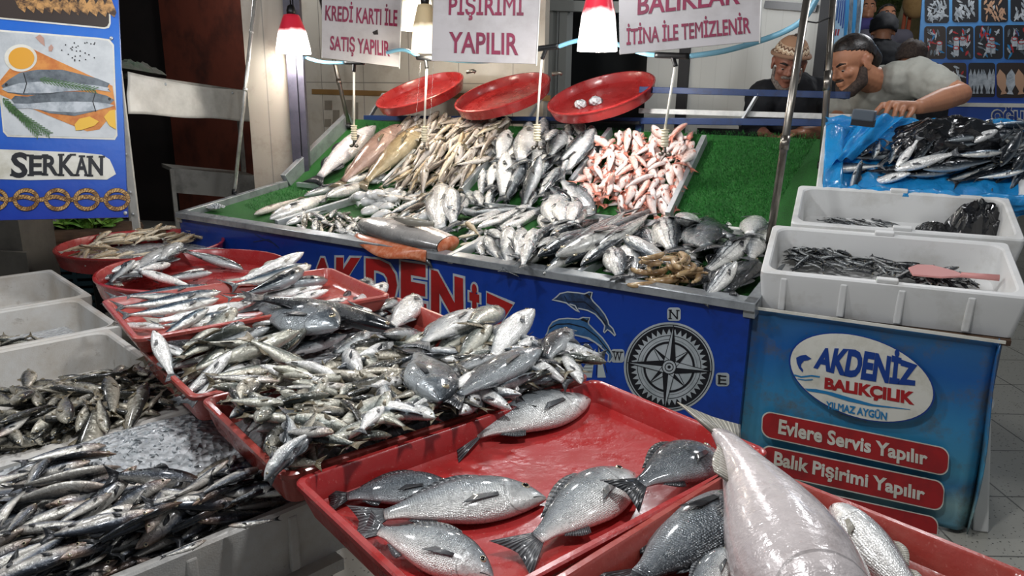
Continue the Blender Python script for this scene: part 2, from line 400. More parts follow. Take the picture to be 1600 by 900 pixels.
def banner_mat(name, stops, rust, amt):
    t = NT(name); uv = t.uv(); sep = t.n('ShaderNodeSeparateXYZ'); t.l(uv, sep.inputs[0]); v = t.obj()
    y = t.math('ADD', sep.outputs[1], t.math('MULTIPLY', t.math('SUBTRACT', t.noise(3, 5, v), .5), .25))
    c = t.ramp(y, stops)
    f = t.ramp(t.noise(7, 8, v, .75), [(.52, 0.0), (.72, 1.0)])
    ex = t.math('ABSOLUTE', t.math('SUBTRACT', sep.outputs[0], .5)); ed = t.math('MULTIPLY', t.ramp(t.math('ADD', ex, t.math('MULTIPLY', t.noise(14, 5, v), .1)), [(.49, 0.0), (.57, 1.0)]), t.ramp(t.noise(22, 6, v, .7), [(.4, 0.0), (.6, 1.0)]))
    c = t.mix(t.math('MULTIPLY', f, amt), c, rust); t.col(t.mix(t.math('MULTIPLY', ed, amt), c, rust)); t.set(Roughness=.38, Coat_Weight=.2)
    t.bump(t.noise(8, 4, v), .15, .02); return t.m
M['stall_blue'] = banner_mat('stall_front_print', [(0, '#0a2a7a'), (.5, '#0d3f9e'), (1, '#0b2f80')], '#0a2452', .5)
M['cloth_blue'] = banner_mat('banner_print', [(0, '#4a7f93'), (.12, '#7fa4a8'), (.22, '#2f6f96'), (.3, '#3f8aa8'), (.55, '#2f7fae'), (.8, '#17589a'), (1, '#2a5c86')], '#5b5236', .75)
M['sign_blue'] = banner_mat('sign_print', [(0, '#0c2f98'), (.3, '#0f57b8'), (.6, '#1470c8'), (1, '#0c3fb0')], '#0c3fb0', .1)
M['poster_blue'] = banner_mat('poster_print', [(0, '#3a86c0'), (.12, '#1d4fa8'), (.36, '#17318a'), (.5, '#3a7cc0'), (1, '#6fb4de')], '#2a5aa0', .1)
def ink(name, c, rough=.45): return plain(name, c, rough, 0, None)
M['ink_red'] = plain('print_red', '#a51d22', .4, 0, '#861a20', 9)
M['ink_letter_red'] = plain('letter_red', '#9c1c1c', .4, 0, '#7c1a18', 7)
M['ink_outline'] = plain('print_grey_outline', '#a9b0b4', .45, 0, '#8d9698', 9)
M['ink_white'] = plain('print_white', '#d8d6cc', .45, 0, '#b9b5a4', 9)
M['ink_black'] = ink('print_black', '#12131a')
M['ink_navy'] = ink('print_navy', '#123a86')
M['ink_cyan'] = ink('print_cyan', '#1f77ac')
M['ink_maroon'] = plain('sign_maroon', '#7a0f3a', .55, 0, '#5c0c2c', 12)
M['ink_sail'] = plain('print_sail', '#a9b3b4', .5)
M['ink_dolphin'] = plain('print_dolphin', '#33608c', .45, 0, '#1e3f66', 20)
M['ink_dolphin_dark'] = plain('print_dolphin_dark', '#1f2f48', .45, 0, '#34507a', 20)
M['board_white'] = plain('sign_board_white', '#a9a5a6', .55, 0, '#8f8a88', 4, .45, .8)
M['rope'] = plain('print_rope', '#c39a5c', .5, 0, '#7d5526', 50, .45, .55)
M['wood_print'] = plain('print_wood', '#b8682a', .5, 0, '#d08a40', 14, .4, .6)
M['marble_print'] = plain('print_marble', '#c3c7c9', .5, 0, '#a3a8ac', 6)
M['lemon'] = plain('print_lemon', '#e0b23c', .5)
M['oil'] = plain('print_oil', '#d79a2a', .4)
M['herb'] = plain('print_herb', '#45693a', .5)
M['garlic'] = plain('print_garlic', '#b08a7c', .5)
M['print_fish'] = plain('print_fish_grey', '#6c757c', .45, 0, '#3d454d', 16, .4, .65)
M['print_fish_lt'] = plain('print_fish_light', '#b9bfc4', .45, 0, '#7d868e', 18, .4, .65)
M['print_grill'] = plain('print_grilled_fish', '#b88a52', .45, 0, '#3a2414', 30, .42, .6)
M['print_pan'] = plain('print_dark_pan', '#2a1d16', .45)
def tile_mat(name, c, d, sx, sz, mortar='#8a857c'):
    t = NT(name); v = t.obj(); br = t.n('ShaderNodeTexBrick', Scale=1.0, offset=0.0); t.l(v, br.inputs['Vector'])
    br.inputs['Color1'].default_value = srgb(c); br.inputs['Color2'].default_value = srgb(c); br.inputs['Mortar'].default_value = srgb(mortar)
    br.inputs['Mortar Size'].default_value = .004; br.inputs['Brick Width'].default_value = sx; br.inputs['Row Height'].default_value = sz
    f = t.ramp(t.noise(3.5, 7, v, .7), [(.5, 0.0), (.75, 1.0)]); t.col(t.mix(t.math('MULTIPLY', f, .6), br.outputs[0], d)); t.set(Roughness=.3); return t.m
M['tile'] = tile_mat('wall_tile', '#c4bdb0', '#94836c', .5, 50)
M['pillar'] = tile_mat('pillar_tile', '#aba294', '#6d5238', 50, 50)
M['band'] = plain('tile_band', '#8a6a40', .4)
M['tile_deco'] = plain('tile_decor', '#8c8477', .4)
def panel_mat():
    t = NT('white_wall_panel'); v = t.obj(); sep = t.n('ShaderNodeSeparateXYZ'); t.l(v, sep.inputs[0])
    w = t.math('FRACT', t.math('MULTIPLY', sep.outputs[0], 9.0)); g = t.math('LESS_THAN', w, .05)
    t.col(t.mix(t.math('MULTIPLY', g, .15), '#c9cac4', '#8c8e88')); t.set(Roughness=.4); t.bump(g, .2, .004); return t.m
M['panel'] = panel_mat()
M['alu'] = plain('aluminium_frame', '#a5a8a4', .4, .3)
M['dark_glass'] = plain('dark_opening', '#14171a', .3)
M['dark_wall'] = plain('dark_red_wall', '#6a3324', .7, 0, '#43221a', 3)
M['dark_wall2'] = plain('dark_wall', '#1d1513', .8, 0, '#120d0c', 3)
M['tarp'] = plain('white_tarpaulin', '#c9c7c0', .4, 0, '#9f9d96', 4, .45, .75, bump=.1, bscale=10)
M['tarp_dim'] = plain('grey_tarpaulin', '#8d8b84', .5, 0, '#5c5a55', 5)
def floor_mat():
    t = NT('terrazzo_floor'); v = t.obj(); vo = t.n('ShaderNodeTexVoronoi', Scale=70.0); t.l(v, vo.inputs['Vector'])
    f = t.math('LESS_THAN', vo.outputs['Distance'], .26); n = t.ramp(t.noise(60, 2, v), [(.5, 0.0), (.56, 1.0)])
    c = t.mix(t.math('MULTIPLY', f, n), '#a5a399', '#4b4943')
    br = t.n('ShaderNodeTexBrick', Scale=1.0, offset=0.0); t.l(v, br.inputs['Vector'])
    br.inputs['Color1'].default_value = (1, 1, 1, 1); br.inputs['Color2'].default_value = (1, 1, 1, 1); br.inputs['Mortar'].default_value = (.3, .3, .3, 1)
    br.inputs['Mortar Size'].default_value = .004; br.inputs['Brick Width'].default_value = .4; br.inputs['Row Height'].default_value = .4
    t.col(t.mix(1.0, c, br.outputs[0], 'MULTIPLY')); t.set(Roughness=.35); return t.m
M['floor'] = floor_mat()
M['crate'] = plain('dark_teal_crate', '#17323a', .6)
M['cardboard'] = plain('brown_sack', '#55402f', .9, 0, '#3d2d22', 8, bump=.4, bscale=60)
M['leaf'] = plain('lettuce_leaf', '#4e7d2c', .45, 0, '#86ab4a', 10, .45, .65)
M['leaf_dark'] = plain('purple_cabbage_leaf', '#4a4552', .5, 0, '#7d7c8c', 9)
M['concrete'] = plain('grey_pillar', '#5a564e', .7, 0, '#45423c', 5, bump=.1, bscale=30)
M['skin'] = plain('skin_tanned', '#b27b5c', .5, 0, '#96604a', 9, .5, .75, bump=.05, bscale=120)
M['skin_dark'] = plain('skin_ruddy', '#8a5a48', .5, 0, '#6d4034', 9, .5, .75, bump=.05, bscale=120)
M['skin_hand'] = plain('skin_hand_pale', '#c39c8a', .5, 0, '#a8806e', 14, .5, .75, bump=.05, bscale=120)
M['hair'] = plain('hair_black', '#15110f', .4, 0, '#2b221d', 60, .45, .6, bump=.5, bscale=90)
M['beard'] = plain('beard_dark', '#2c211c', .8, 0, '#463830', 90, .4, .6, bump=.6, bscale=160)
M['beard_grey'] = plain('beard_grey', '#7d746c', .8, 0, '#4d4540', 90, .4, .6, bump=.6, bscale=160)
M['tee'] = plain('tshirt_grey', '#a3a39a', .85, 0, '#8f8f86', 5, bump=.15, bscale=9)
M['hoodie'] = plain('hoodie_black', '#15171c', .9, 0, '#0e0f13', 6, bump=.2, bscale=9)
M['black_cloth'] = plain('black_cloth', '#101116', .8, bump=.2, bscale=12)
M['purple_cloth'] = plain('purple_cloth', '#4b4580', .8)
M['grey_cloth'] = plain('grey_cloth', '#55525c', .8)
M['brow'] = plain('eyebrow_dark', '#1a1411', .8)
def plastic_bag(name, c, trans, rough=.2, bst=.6):
    t = NT(name); t.col(c); t.set(Roughness=rough, Transmission_Weight=0.0, Coat_Weight=.6, Coat_Roughness=.08)
    v = t.obj(); t.bump(t.noise(16, 5, v, .65), bst, .03)
    if trans:
        tr = t.n('ShaderNodeBsdfTransparent'); tr.inputs[0].default_value = srgb('#6fc4f2'); ms = t.n('ShaderNodeMixShader'); ms.inputs[0].default_value = trans
        t.l(t.b.outputs[0], ms.inputs[1]); t.l(tr.outputs[0], ms.inputs[2]); t.l(ms.outputs[0], t.t.nodes['Material Output'].inputs[0])
    return t.m
M['bag_blue'] = plastic_bag('blue_plastic_sheet', '#2aa4e6', .35, .12)
M['bag_black'] = plastic_bag('black_plastic_bag', '#0d0e11', 0, .2, .15)
M['pink_plastic'] = plain('pink_scoop', '#c98a86', .4)
M['white_plastic'] = plain('white_plastic', '#d8d8d4', .35)
def ice_mat():
    t = NT('crushed_ice'); v = t.obj(); t.col(t.mix(t.ramp(t.noise(24, 5, v), [(.4, 0.0), (.65, 1.0)]), '#dfe2e4', '#b3b8bb'))
    t.set(Roughness=.12, Transmission_Weight=.12, IOR=1.31, Coat_Weight=.5)
    vo = t.n('ShaderNodeTexVoronoi', Scale=55.0); t.l(v, vo.inputs['Vector']); t.bump(vo.outputs['Distance'], .9, .02); return t.m
M['ice'] = ice_mat()
M['ice_white'] = plain('ice_lump_white', '#b4babd', .12, 0, '#868c90', 30, .4, .65, coat=.6)
M['shade_red'] = plain('lamp_shade_red', '#d23a4a', .3)
# ------------------------------------------------------------------ stall geometry (front line, break line, back line)
SL = U(280, 332, .80); SR = U(1174, 472, .80)
E1 = nrm(SR - SL); E1[2] = 0; E1 = nrm(E1); N1 = np.array([-E1[1], E1[0], 0.0])
SLEN = float(np.dot(SR - SL, E1))
def SP(s, d, z=0.0): p = SL + E1 * s + N1 * d; return np.array([p[0], p[1], z])
D_BREAK, D_TOP = 0.84, 1.45
PB = UP_(1040, 347, SL + N1 * D_BREAK, N1); ZB = PB[2]
PT = UP_(1100, 217, SL + N1 * D_TOP, N1); ZT = PT[2]
A_DIR = nrm(N1 * D_BREAK + Z * (ZB - .80)); A_N = nrm(np.cross(E1, A_DIR))
B_DIR = nrm(N1 * (D_TOP - D_BREAK) + Z * (ZT - ZB)); B_N = nrm(np.cross(E1, B_DIR))
def onA(x, y, off=0.0): return UP_(x, y, SL + A_N * off, A_N)
def onB(x, y, off=0.0): return UP_(x, y, PB + B_N * off, B_N)
def front(x, y, off=0.0): return UP_(x, y, SL - N1 * off, N1)
print('STALL len', SLEN, 'ZB', ZB, 'ZT', ZT, 'E1', E1)

# ------------------------------------------------------------------ floor and walls
D_WALL = 2.9
def wallp(x, y, off=0.0): return UP_(x, y, SL + N1 * (D_WALL - off), N1)
mb = MB(); mb.slab([(-9, -1.5, 0), (9, -1.5, 0), (9, 14, 0), (-9, 14, 0)], -Z, .1); structure(mb.build('floor', M['floor']))
def wall_seg(name, x0, x1, z0, z1, off, mat, th=.06):
    a = wallp(x0, 200, off); b = wallp(x1, 200, off)
    q = [np.array([a[0], a[1], z0]), np.array([b[0], b[1], z0]), np.array([b[0], b[1], z1]), np.array([a[0], a[1], z1])]
    me = MB(); me.slab(q, N1, th)
    # object axes along the wall, so tiles and panel joints follow it
    o = me.build(name, mat); v = np.array(me.v); c = v.mean(0)
    rot = mat_of(E1, Z, -N1)
    for vert in o.data.vertices: vert.co = rot.inverted() @ vert.co
    o.matrix_world = Matrix.Translation(Vector(c)) @ rot.to_4x4()
    return structure(o)
D_TILE = 2.12
def tilep(x, y, off=0.0): return UP_(x, y, SL + N1 * (D_TILE - off), N1)
wall_seg('wall_back_tiles', 474, 848, 0, 3.2, D_WALL - D_TILE, M['tile'])
wall_seg('wall_back_panel', 1005, 1278, 0, 3.2, 0.0, M['panel'])
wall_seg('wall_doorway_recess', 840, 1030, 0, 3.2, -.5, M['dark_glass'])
mb = MB()
for x0, x1 in ((846, 862), (872, 884)):
    a = wallp(x0, 100, .04); b = wallp(x1, 100, .04)
    mb.slab([(a[0], a[1], 0), (b[0], b[1], 0), (b[0], b[1], 3.0), (a[0], a[1], 3.0)], N1, .10)
a, b = wallp(862, 9, .04), wallp(1040, 14, .04); mb.bar(a, b, .1, .08)
structure(mb.build('trim_1', M['alu']))
mb = MB(); a, b = wallp(1060, 100, .03), wallp(1076, 100, .03)
mb.slab([(a[0], a[1], 0), (b[0], b[1], 0), (b[0], b[1], 2.2), (a[0], a[1], 2.2)], N1, .05); structure(mb.build('trim_2', M['black_metal']))
# lower rail of the panel wall
mb = MB()
for y in (205, 7):
    a, b = wallp(1090 if y > 100 else 1195, y, .03), wallp(1276, y + 6, .03); mb.bar(a, b, .03, .05)
structure(mb.build('trim_3', M['dark_glass']))
# decorated tile band and motifs on the tiled wall
mb = MB()
mb.slab([tilep(487, 147, .004), tilep(860, 158, .004), tilep(860, 149, .004), tilep(487, 139, .004)], N1, .003)
structure(mb.build('trim_4', M['band']))
mb = MB()
for x, y, ww, h in ((507, 157, 11, 14), (520, 172, 10, 18), (540, 156, 9, 32), (544, 185, 10, 12), (507, 186, 10, 12), (519, 190, 14, 22), (556, 160, 3, 30), (486, 245, 20, 8)):
    mb.slab([tilep(x, y + h, .004), tilep(x + ww, y + h, .004), tilep(x + ww, y, .004), tilep(x, y, .004)], N1, .003)
structure(mb.build('trim_5', M['tile_deco']))
# corner pillar clad in stained tiles
pa, pb_ = UD(398, 290, 5.35), UD(462, 280, 5.35)
def column(name, pa, pb, depth, z1, mat, z0=0):
    a = np.array([pa[0], pa[1], 0]); b = np.array([pb[0], pb[1], 0]); d = nrm(b - a); n = np.array([-d[1], d[0], 0])
    mb = MB(); mb.slab([a + Z * z0, b + Z * z0, b + Z * z1, a + Z * z1], n, depth); return mb.build(name, mat)
structure(column('wall_corner_pillar', pa, pb_, .5, 3.2, M['pillar']))
mb = MB()
for y in (136, 262):
    a, b = UD(398, y - 1, 5.34), UD(454, y + 2, 5.34); mb.bar(a, b, .01, .008)
structure(mb.build('trim_6', M['dark_wall2']))
# painted post in front of the pillar
pp = thing('door_post', UD(466, 270, 5.2) * np.array([1, 1, 0]), 'grey purple painted door post between the tiled pillar and tiled wall', 'post')
for x0, x1 in ((454, 468), (470, 479)):
    o = column('post_profile', UD(x0, 200, 5.2), UD(x1, 200, 5.2), .05, 3.2, M['post_purple']); o.parent = pp; o.matrix_parent_inverse = world_of(pp).inverted()
o = column('post_web', UD(467, 200, 5.215), UD(471, 200, 5.215), .03, 3.2, M['black_metal']); o.parent = pp; o.matrix_parent_inverse = world_of(pp).inverted()
# dark interior on the left
def vwall(name, p0, p1, z0, z1, mat, th=.08):
    a = np.array([p0[0], p0[1], 0]); b = np.array([p1[0], p1[1], 0]); d = nrm(b - a); n = np.array([-d[1], d[0], 0])
    mb = MB(); mb.slab([a + Z * z0, b + Z * z0, b + Z * z1, a + Z * z1], n, th); return structure(mb.build(name, mat))
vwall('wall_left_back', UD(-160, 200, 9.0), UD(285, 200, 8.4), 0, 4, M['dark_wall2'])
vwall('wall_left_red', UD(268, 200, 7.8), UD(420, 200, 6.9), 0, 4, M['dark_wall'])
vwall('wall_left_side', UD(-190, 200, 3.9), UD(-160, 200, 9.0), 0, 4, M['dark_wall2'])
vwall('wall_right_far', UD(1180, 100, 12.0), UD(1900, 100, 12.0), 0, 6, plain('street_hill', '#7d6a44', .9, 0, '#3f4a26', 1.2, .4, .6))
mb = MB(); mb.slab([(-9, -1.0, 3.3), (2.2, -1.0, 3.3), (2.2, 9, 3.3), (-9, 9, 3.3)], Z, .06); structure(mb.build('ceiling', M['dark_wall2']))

# ------------------------------------------------------------------ the stall
stall = thing('fish_stall', SP(SLEN / 2, .7, 0), 'long blue fronted fish stall with steel bays and green turf lining', 'market stall')
TURF_OFF = -.04
# front panel and ends
mb = MB()
q = [SP(0, 0, .10), SP(SLEN, 0, .10), SP(SLEN, 0, .775), SP(0, 0, .775)]
mb.slab(q, N1, .02)
uvq = [(0, 0), (1, 0), (1, 1), (0, 1)] * 2
for i, t in enumerate(uvq): mb.uv[i] = t
fp_ = mb.build('front_panel', M['stall_blue'], stall, recalc=True)
for s, th in ((0, .02), (SLEN - .02, .02)):
    mb = MB()
    P0 = [SP(s, .02, .1), SP(s, D_TOP, .1), SP(s, D_TOP, ZT - .08), SP(s, D_BREAK, ZB - .05), SP(s, .02, .76)]
    mb.slab(P0, E1, th)
    mb.build('end_panel', M['blue_rail'], stall)
# rim: folded steel edge
mb = MB()
mb.bar(SP(-.02, -.005, .785), SP(SLEN + .02, -.005, .785), .03, .034)
fr = (SL, E1, A_DIR, A_N)
mb.box((-.02, -.015, -.012), (SLEN + .02, .045, .004), fr)
mb.box((-.02, -.015, -.06), (.025, np.linalg.norm(PB - SL - E1 * np.dot(PB - SL, E1)), .004), fr)
mb.box((SLEN - .025, -.015, -.06), (SLEN + .02, .84, .004), fr)
LB = float(np.dot(PT - PB, B_DIR)); frB = (PB - E1 * np.dot(PB - SL, E1), E1, B_DIR, B_N)
LA = float(np.linalg.norm(PB - (SL + E1 * np.dot(PB - SL, E1))))
mb.box((-.02, 0, -.06), (.03, LB + .05, .05), frB)
mb.build('steel_rim', M['steel_wet'], stall, bevel=.003)
mb = MB(); mb.box((0, .03, TURF_OFF - .01), (SLEN, LA + .02, TURF_OFF), fr); mb.box((0, -.01, TURF_OFF - .01), (SLEN, LB + .10, TURF_OFF), frB)
tb = mb.build('turf_lining', M['turf'], stall)
# turf pile along its bare areas
def turf_blades(poly, plane, n, nrml, up):
    mb = MB(); pts = np.array(poly, float); lo = pts.min(0); hi = pts.max(0); c = 0
    def inside(x, y):
        r = False; j = len(pts) - 1
        for i in range(len(pts)):
            if (pts[i][1] > y) != (pts[j][1] > y) and x < (pts[j][0] - pts[i][0]) * (y - pts[i][1]) / (pts[j][1] - pts[i][1]) + pts[i][0]: r = not r
            j = i
        return r
    while c < n:
        x, y = rnd.uniform(lo[0], hi[0]), rnd.uniform(lo[1], hi[1])
        if not inside(x, y): continue
        p = plane(x, y); a = rnd.uniform(0, 6.28); l = rnd.uniform(.008, .016)
        d = E1 * math.cos(a) + up * math.sin(a); tip = p + nrml * l + d * rnd.uniform(.002, .009); s = np.cross(nrml, d) * .0016
        mb.add([p - s, p + s, tip], [(0, 1, 2)]); c += 1
    o = mb.build('turf_pile', M['turf_blade'], stall, recalc=False); o['kind'] = 'stuff'
turf_blades([(1110, 220), (1278, 214), (1190, 362), (1050, 345)], lambda x, y: onB(x, y, TURF_OFF), 9000, B_N, B_DIR)
turf_blades([(380, 322), (420, 300), (470, 285), (520, 300), (420, 338)], lambda x, y: onA(x, y, TURF_OFF), 1800, A_N, A_DIR)
turf_blades([(640, 345), (690, 325), (690, 360), (650, 362)], lambda x, y: onA(x, y, TURF_OFF), 500, A_N, A_DIR)
turf_blades([(1030, 370), (1190, 372), (1130, 440), (1030, 430)], lambda x, y: onA(x, y, TURF_OFF), 1500, A_N, A_DIR)
turf_blades([(570, 192), (1278, 209), (1278, 216), (700, 212), (560, 205)], lambda x, y: onB(x, y, TURF_OFF), 2500, B_N, B_DIR)
# dividers of the front and the back bays
DIVA = [((432, 350), (556, 312)), ((600, 363), (717, 312)), ((702, 405), (858, 323)), ((906, 430), (1026, 349))]
DIVB = [((600, 288), (650, 238)), ((722, 299), (790, 221)), ((893, 286), (954, 205)), ((1044, 338), (1101, 217))]
for (a, b) in DIVA:
    mb = MB(); mb.bar(onA(*a, -.016), onA(*b, -.016), .028, .045, A_N); mb.build('bay_divider', M['steel'], stall, bevel=.002)
for (a, b) in DIVB:
    mb = MB(); mb.bar(onB(*a, -.012), onB(*b, -.012), .028, .055, B_N); mb.build('bay_divider', M['steel'], stall, bevel=.002)
mb = MB(); mb.bar(onA(1028, 346, 0), onA(1196, 366, 0), .03, .03, A_N); mb.build('cross_bar', M['white_rail'], stall, bevel=.002)
mb = MB(); mb.bar(onA(465, 288, -.015), onA(1030, 350, -.015), .02, .03, A_N); mb.build('cross_bar', M['steel'], stall)
# feet of the stall
for s in (.06, SLEN / 2, SLEN - .06):
    mb = MB(); mb.bar(SP(s, .08, 0), SP(s, .08, .1), .05, .05, up=N1); mb.build('leg', M['black_metal'], stall)
    mb = MB(); mb.bar(SP(s, D_TOP - .1, 0), SP(s, D_TOP - .1, ZT - .15), .05, .05, up=N1); mb.build('leg', M['black_metal'], stall)

# printed artwork of the front panel: px outlines on the panel's own plane
def print_poly(pts, off, mat, name='print', parent=None, nn=None, plane=front, th=.001, cache=None):
    P = [plane(x, y, off) for x, y in pts]; n = nn if nn is not None else -N1
    mb = MB(); mb.slab([p - n * th for p in P], n, th); o = mb.build(name, mat, parent, recalc=True); return o
class Print:
    def __init__(s, plane, n): s.mb = MB(); s.plane = plane; s.n = n
    def poly(s, pts, off, m=0, th=.0006):
        s.mb.slab([s.plane(x, y, off) - s.n * th for x, y in pts], s.n, th, m); return s
    def ring(s, pa, pb, off, m=0, th=.0006):
        k = len(pa); A = [s.plane(x, y, off) for x, y in pa]; B = [s.plane(x, y, off) for x, y in pb]
        s.mb.add(A + B, [(i, (i + 1) % k, k + (i + 1) % k, k + i) for i in range(k)], m); return s
    def stroke(s, pts, wd, off, m=0, closed=False):
        pts = [np.array(p, float) for p in pts]; n = len(pts); L = []; Rr = []
        for i, p in enumerate(pts):
            a = pts[(i - 1) % n] if (closed or i) else p; b = pts[(i + 1) % n] if (closed or i < n - 1) else p
            d = b - a; d = d / (np.hypot(*d) + 1e-9); t = np.array([-d[1], d[0]]) * wd / 2; L.append(p + t); Rr.append(p - t)
        k = n if closed else n - 1
        A = [s.plane(*p, off) for p in L]; B = [s.plane(*p, off) for p in Rr]
        s.mb.add(A + B, [(i, (i + 1) % n, n + (i + 1) % n, n + i) for i in range(k)], m); return s
    def build(s, name, mats, parent): return s.mb.build(name, mats, parent, recalc=False)
def px_quad(q, plane, off): return [plane(x, y, off) for x, y in q]
def grow(q, g):
    c = np.mean(np.array(q, float), 0); return [tuple(np.array(p) + np.sign(np.array(p) - c) * g) for p in q]
for ch, q in (('A', [(482, 455), (524, 457), (520, 404), (490, 402)]), ('K', [(525, 462), (570, 470), (568, 403), (526, 402)]), ('D', [(572, 474), (621, 482), (621, 409), (572, 403)]),
              ('E', [(627, 484), (667, 494), (666, 414), (627, 408)]), ('N', [(674, 498), (725, 508), (724, 435), (674, 421)]), ('İ', [(734, 514), (750, 518), (749, 446), (734, 441)]), ('Z', [(757, 522), (800, 536), (802, 476), (757, 455)])):
    lettering(ch, px_quad(grow(q, 3.2), front, 0), -N1, M['ink_outline'], fp_, 'letter_outline', .09, .002)
    lettering(ch, px_quad(q, front, 0), -N1, M['ink_letter_red'], fp_, 'letter', .05, .0035)
P = Print(front, -N1); k = 72; cx, cy = 1045.5, 573.5
def cir(r, k=72): return [(cx + r * 1.01 * math.cos(2 * math.pi * i / k), cy + r * math.sin(2 * math.pi * i / k) + .0) for i in range(k)]
P.poly(cir(70), .002, 1).ring(cir(66.8), cir(65.4), .0030, 0).poly(cir(63.5), .0032, 0)
for i in range(40):
    a = 2 * math.pi * i / 40; da = math.pi / 40 * .92
    P.poly([(cx + 51 * math.cos(a - da), cy + 51 * math.sin(a - da)), (cx + 60 * math.cos(a), cy + 60 * math.sin(a)), (cx + 51 * math.cos(a + da), cy + 51 * math.sin(a + da))], .0042, 1)
P.poly(cir(51.5), .0044, 1).ring(cir(49.5), cir(48.6), .0052, 0).ring(cir(40), cir(36.5), .0052, 0).ring(cir(43.5), cir(43.1), .0052, 0)
for j, (base, long_) in enumerate(((45, 40), (0, 66))):
    for i in range(4):
        a = R(base + 90 * i - 84); hw = 10 if long_ > 50 else 8
        tip = (cx + long_ * math.cos(a), cy + long_ * math.sin(a))
        for sg, mm in ((1, 0), (-1, 1)):
            b = (cx + hw * 1.3 * math.cos(a + sg * R(45)), cy + hw * 1.3 * math.sin(a + sg * R(45)))
            P.poly([(cx, cy), b, tip], .0056 + .0006 * j, mm)
            P.stroke([b, tip], .9, .0064 + .0006 * j, 0)
P.poly(cir(11.5), .0074, 0).poly(cir(10), .0080, 1).ring(cir(7), cir(5.6), .0086, 0).poly(cir(2.6), .0086, 0)
P.build('compass_rose', [M['ink_black'], M['ink_outline']], fp_)
for ch, (x, y) in (('N', (1053, 491)), ('W', (965, 556)), ('E', (1129, 593))):
    P = Print(front, -N1)
    P.poly(rrect(x - 10.5, y - 10.5, x + 10.5, y + 10.5, 5, 5), .002, 0); P.build('letter_ground', [M['ink_outline']], fp_)
    lettering(ch, px_quad([(x - 6.5, y + 6.5), (x + 6.5, y + 7.5), (x + 6.5, y - 6), (x - 6.5, y - 7)], front, 0), -N1, M['ink_black'], fp_, 'letter', .0, .0035)
    for sx, sy in {'N': ((-6, -6.5), (6, -6), (-6, 6.5)), 'W': ((-6, -6.5), (0, -6), (6, -6)), 'E': ((-5, -6.5), (-5, 6.5))}[ch]:
        P = Print(front, -N1); P.poly([(x + sx - 2.6, y + sy + .7), (x + sx + 2.6, y + sy + .9), (x + sx + 2.6, y + sy - .7), (x + sx - 2.6, y + sy - .7)], .0036); P.build('letter_serif', [M['ink_black']], fp_)
def zz(pts): return [(820 + x / 6, 440 + y / 6) for x, y in pts]
d1 = zz([(255, 170), (290, 150), (330, 112), (400, 97), (500, 105), (560, 115), (600, 98), (632, 100), (620, 150), (640, 185), (700, 245), (750, 310), (780, 370), (785, 400), (825, 440), (850, 500), (845, 510), (800, 465), (775, 450), (745, 480), (738, 470), (750, 415), (720, 370), (660, 305), (590, 270), (500, 250), (512, 285), (480, 270), (420, 225), (390, 200), (330, 185)])
d2 = zz([(195, 510), (215, 470), (225, 430), (260, 380), (320, 352), (400, 345), (505, 352), (545, 335), (610, 340), (595, 380), (600, 400), (660, 460), (730, 530), (780, 600), (810, 660), (830, 705), (795, 755), (780, 750), (785, 690), (740, 640), (660, 570), (580, 530), (470, 500), (420, 505), (440, 555), (400, 540), (360, 495), (300, 485), (240, 490), (215, 515)])
for dd, m1 in ((d1, 'ink_dolphin_dark'), (d2, 'ink_dolphin')):
    P = Print(front, -N1).poly(dd, .002, 0).stroke(dd, 2.0, .0032, 1, True)
    if dd is d1: P.stroke(zz([(370, 130), (400, 190), (560, 190), (680, 290), (760, 400)]), 1.2, .0032, 2).stroke(zz([(560, 112), (610, 150), (625, 110)]), 5, .0030, 2).stroke(zz([(420, 210), (470, 225), (500, 275)]), 2, .0036, 1)
    else: P.stroke(zz([(230, 440), (300, 400), (420, 395), (560, 430), (680, 520), (800, 670)]), 1.6, .0032, 2).stroke(zz([(370, 460), (410, 440), (490, 462), (440, 480), (375, 470)]), 1.3, .0036, 1).stroke(zz([(530, 350), (590, 375), (600, 345)]), 4, .0030, 2).stroke(zz([(260, 470), (420, 490), (600, 530), (720, 610)]), 2.2, .0030, 3)
    P.build('dolphin', [M[m1], M['ink_outline'], M['ink_black'], M['ink_outline']], fp_)
P = Print(front, -N1)
P.poly(zz([(662, 630), (628, 900), (480, 900), (560, 790)]), .002, 0).poly(zz([(692, 612), (680, 900), (760, 900)]), .002, 0)
for i in range(7): P.stroke(zz([(545 + i * 8 - (6 - i) * 3, 840 - i * 30), (632 + i * 3, 840 - i * 30)]), .7, .003, 1)
for a, b in (((440, 540), (430, 820)), ((690, 600), (670, 880)), ((440, 580), (640, 570)), ((430, 640), (600, 585)), ((700, 610), (770, 860)), ((440, 560), (400, 740))): P.stroke(zz([a, b]), 1.0, .0034, 1)
P.build('sailing_ship', [M['ink_sail'], M['ink_black']], fp_)
P = Print(front, -N1)   # wave mark at the left end of the panel
P.stroke([(396, 378), (420, 374), (436, 388), (428, 380), (408, 372), (398, 366)], 1.2, .002); P.build('dolphin', [M['ink_dolphin_dark']], fp_)
# crumpled foil on the left corner
mb = MB()
c0 = onA(338, 326, -.02)
def foil(u, v):
    a = u * 2 * math.pi; r = v * .055 * (1 + .3 * noise3((math.cos(a) * 2, math.sin(a) * 2, v * 3), 1.3)); return c0 + E1 * r * math.cos(a) * 1.2 + A_DIR * r * math.sin(a) * .8 + A_N * (.022 * (1 - v) + .012 * noise3((u * 19, v * 9, 2)) + .012)
mb.grid(foil, 28, 8, smooth=False)
tag(mb.build('crumpled_foil', M['steel']), 'small crumpled lump of foil in the left front corner of the stall', 'foil')
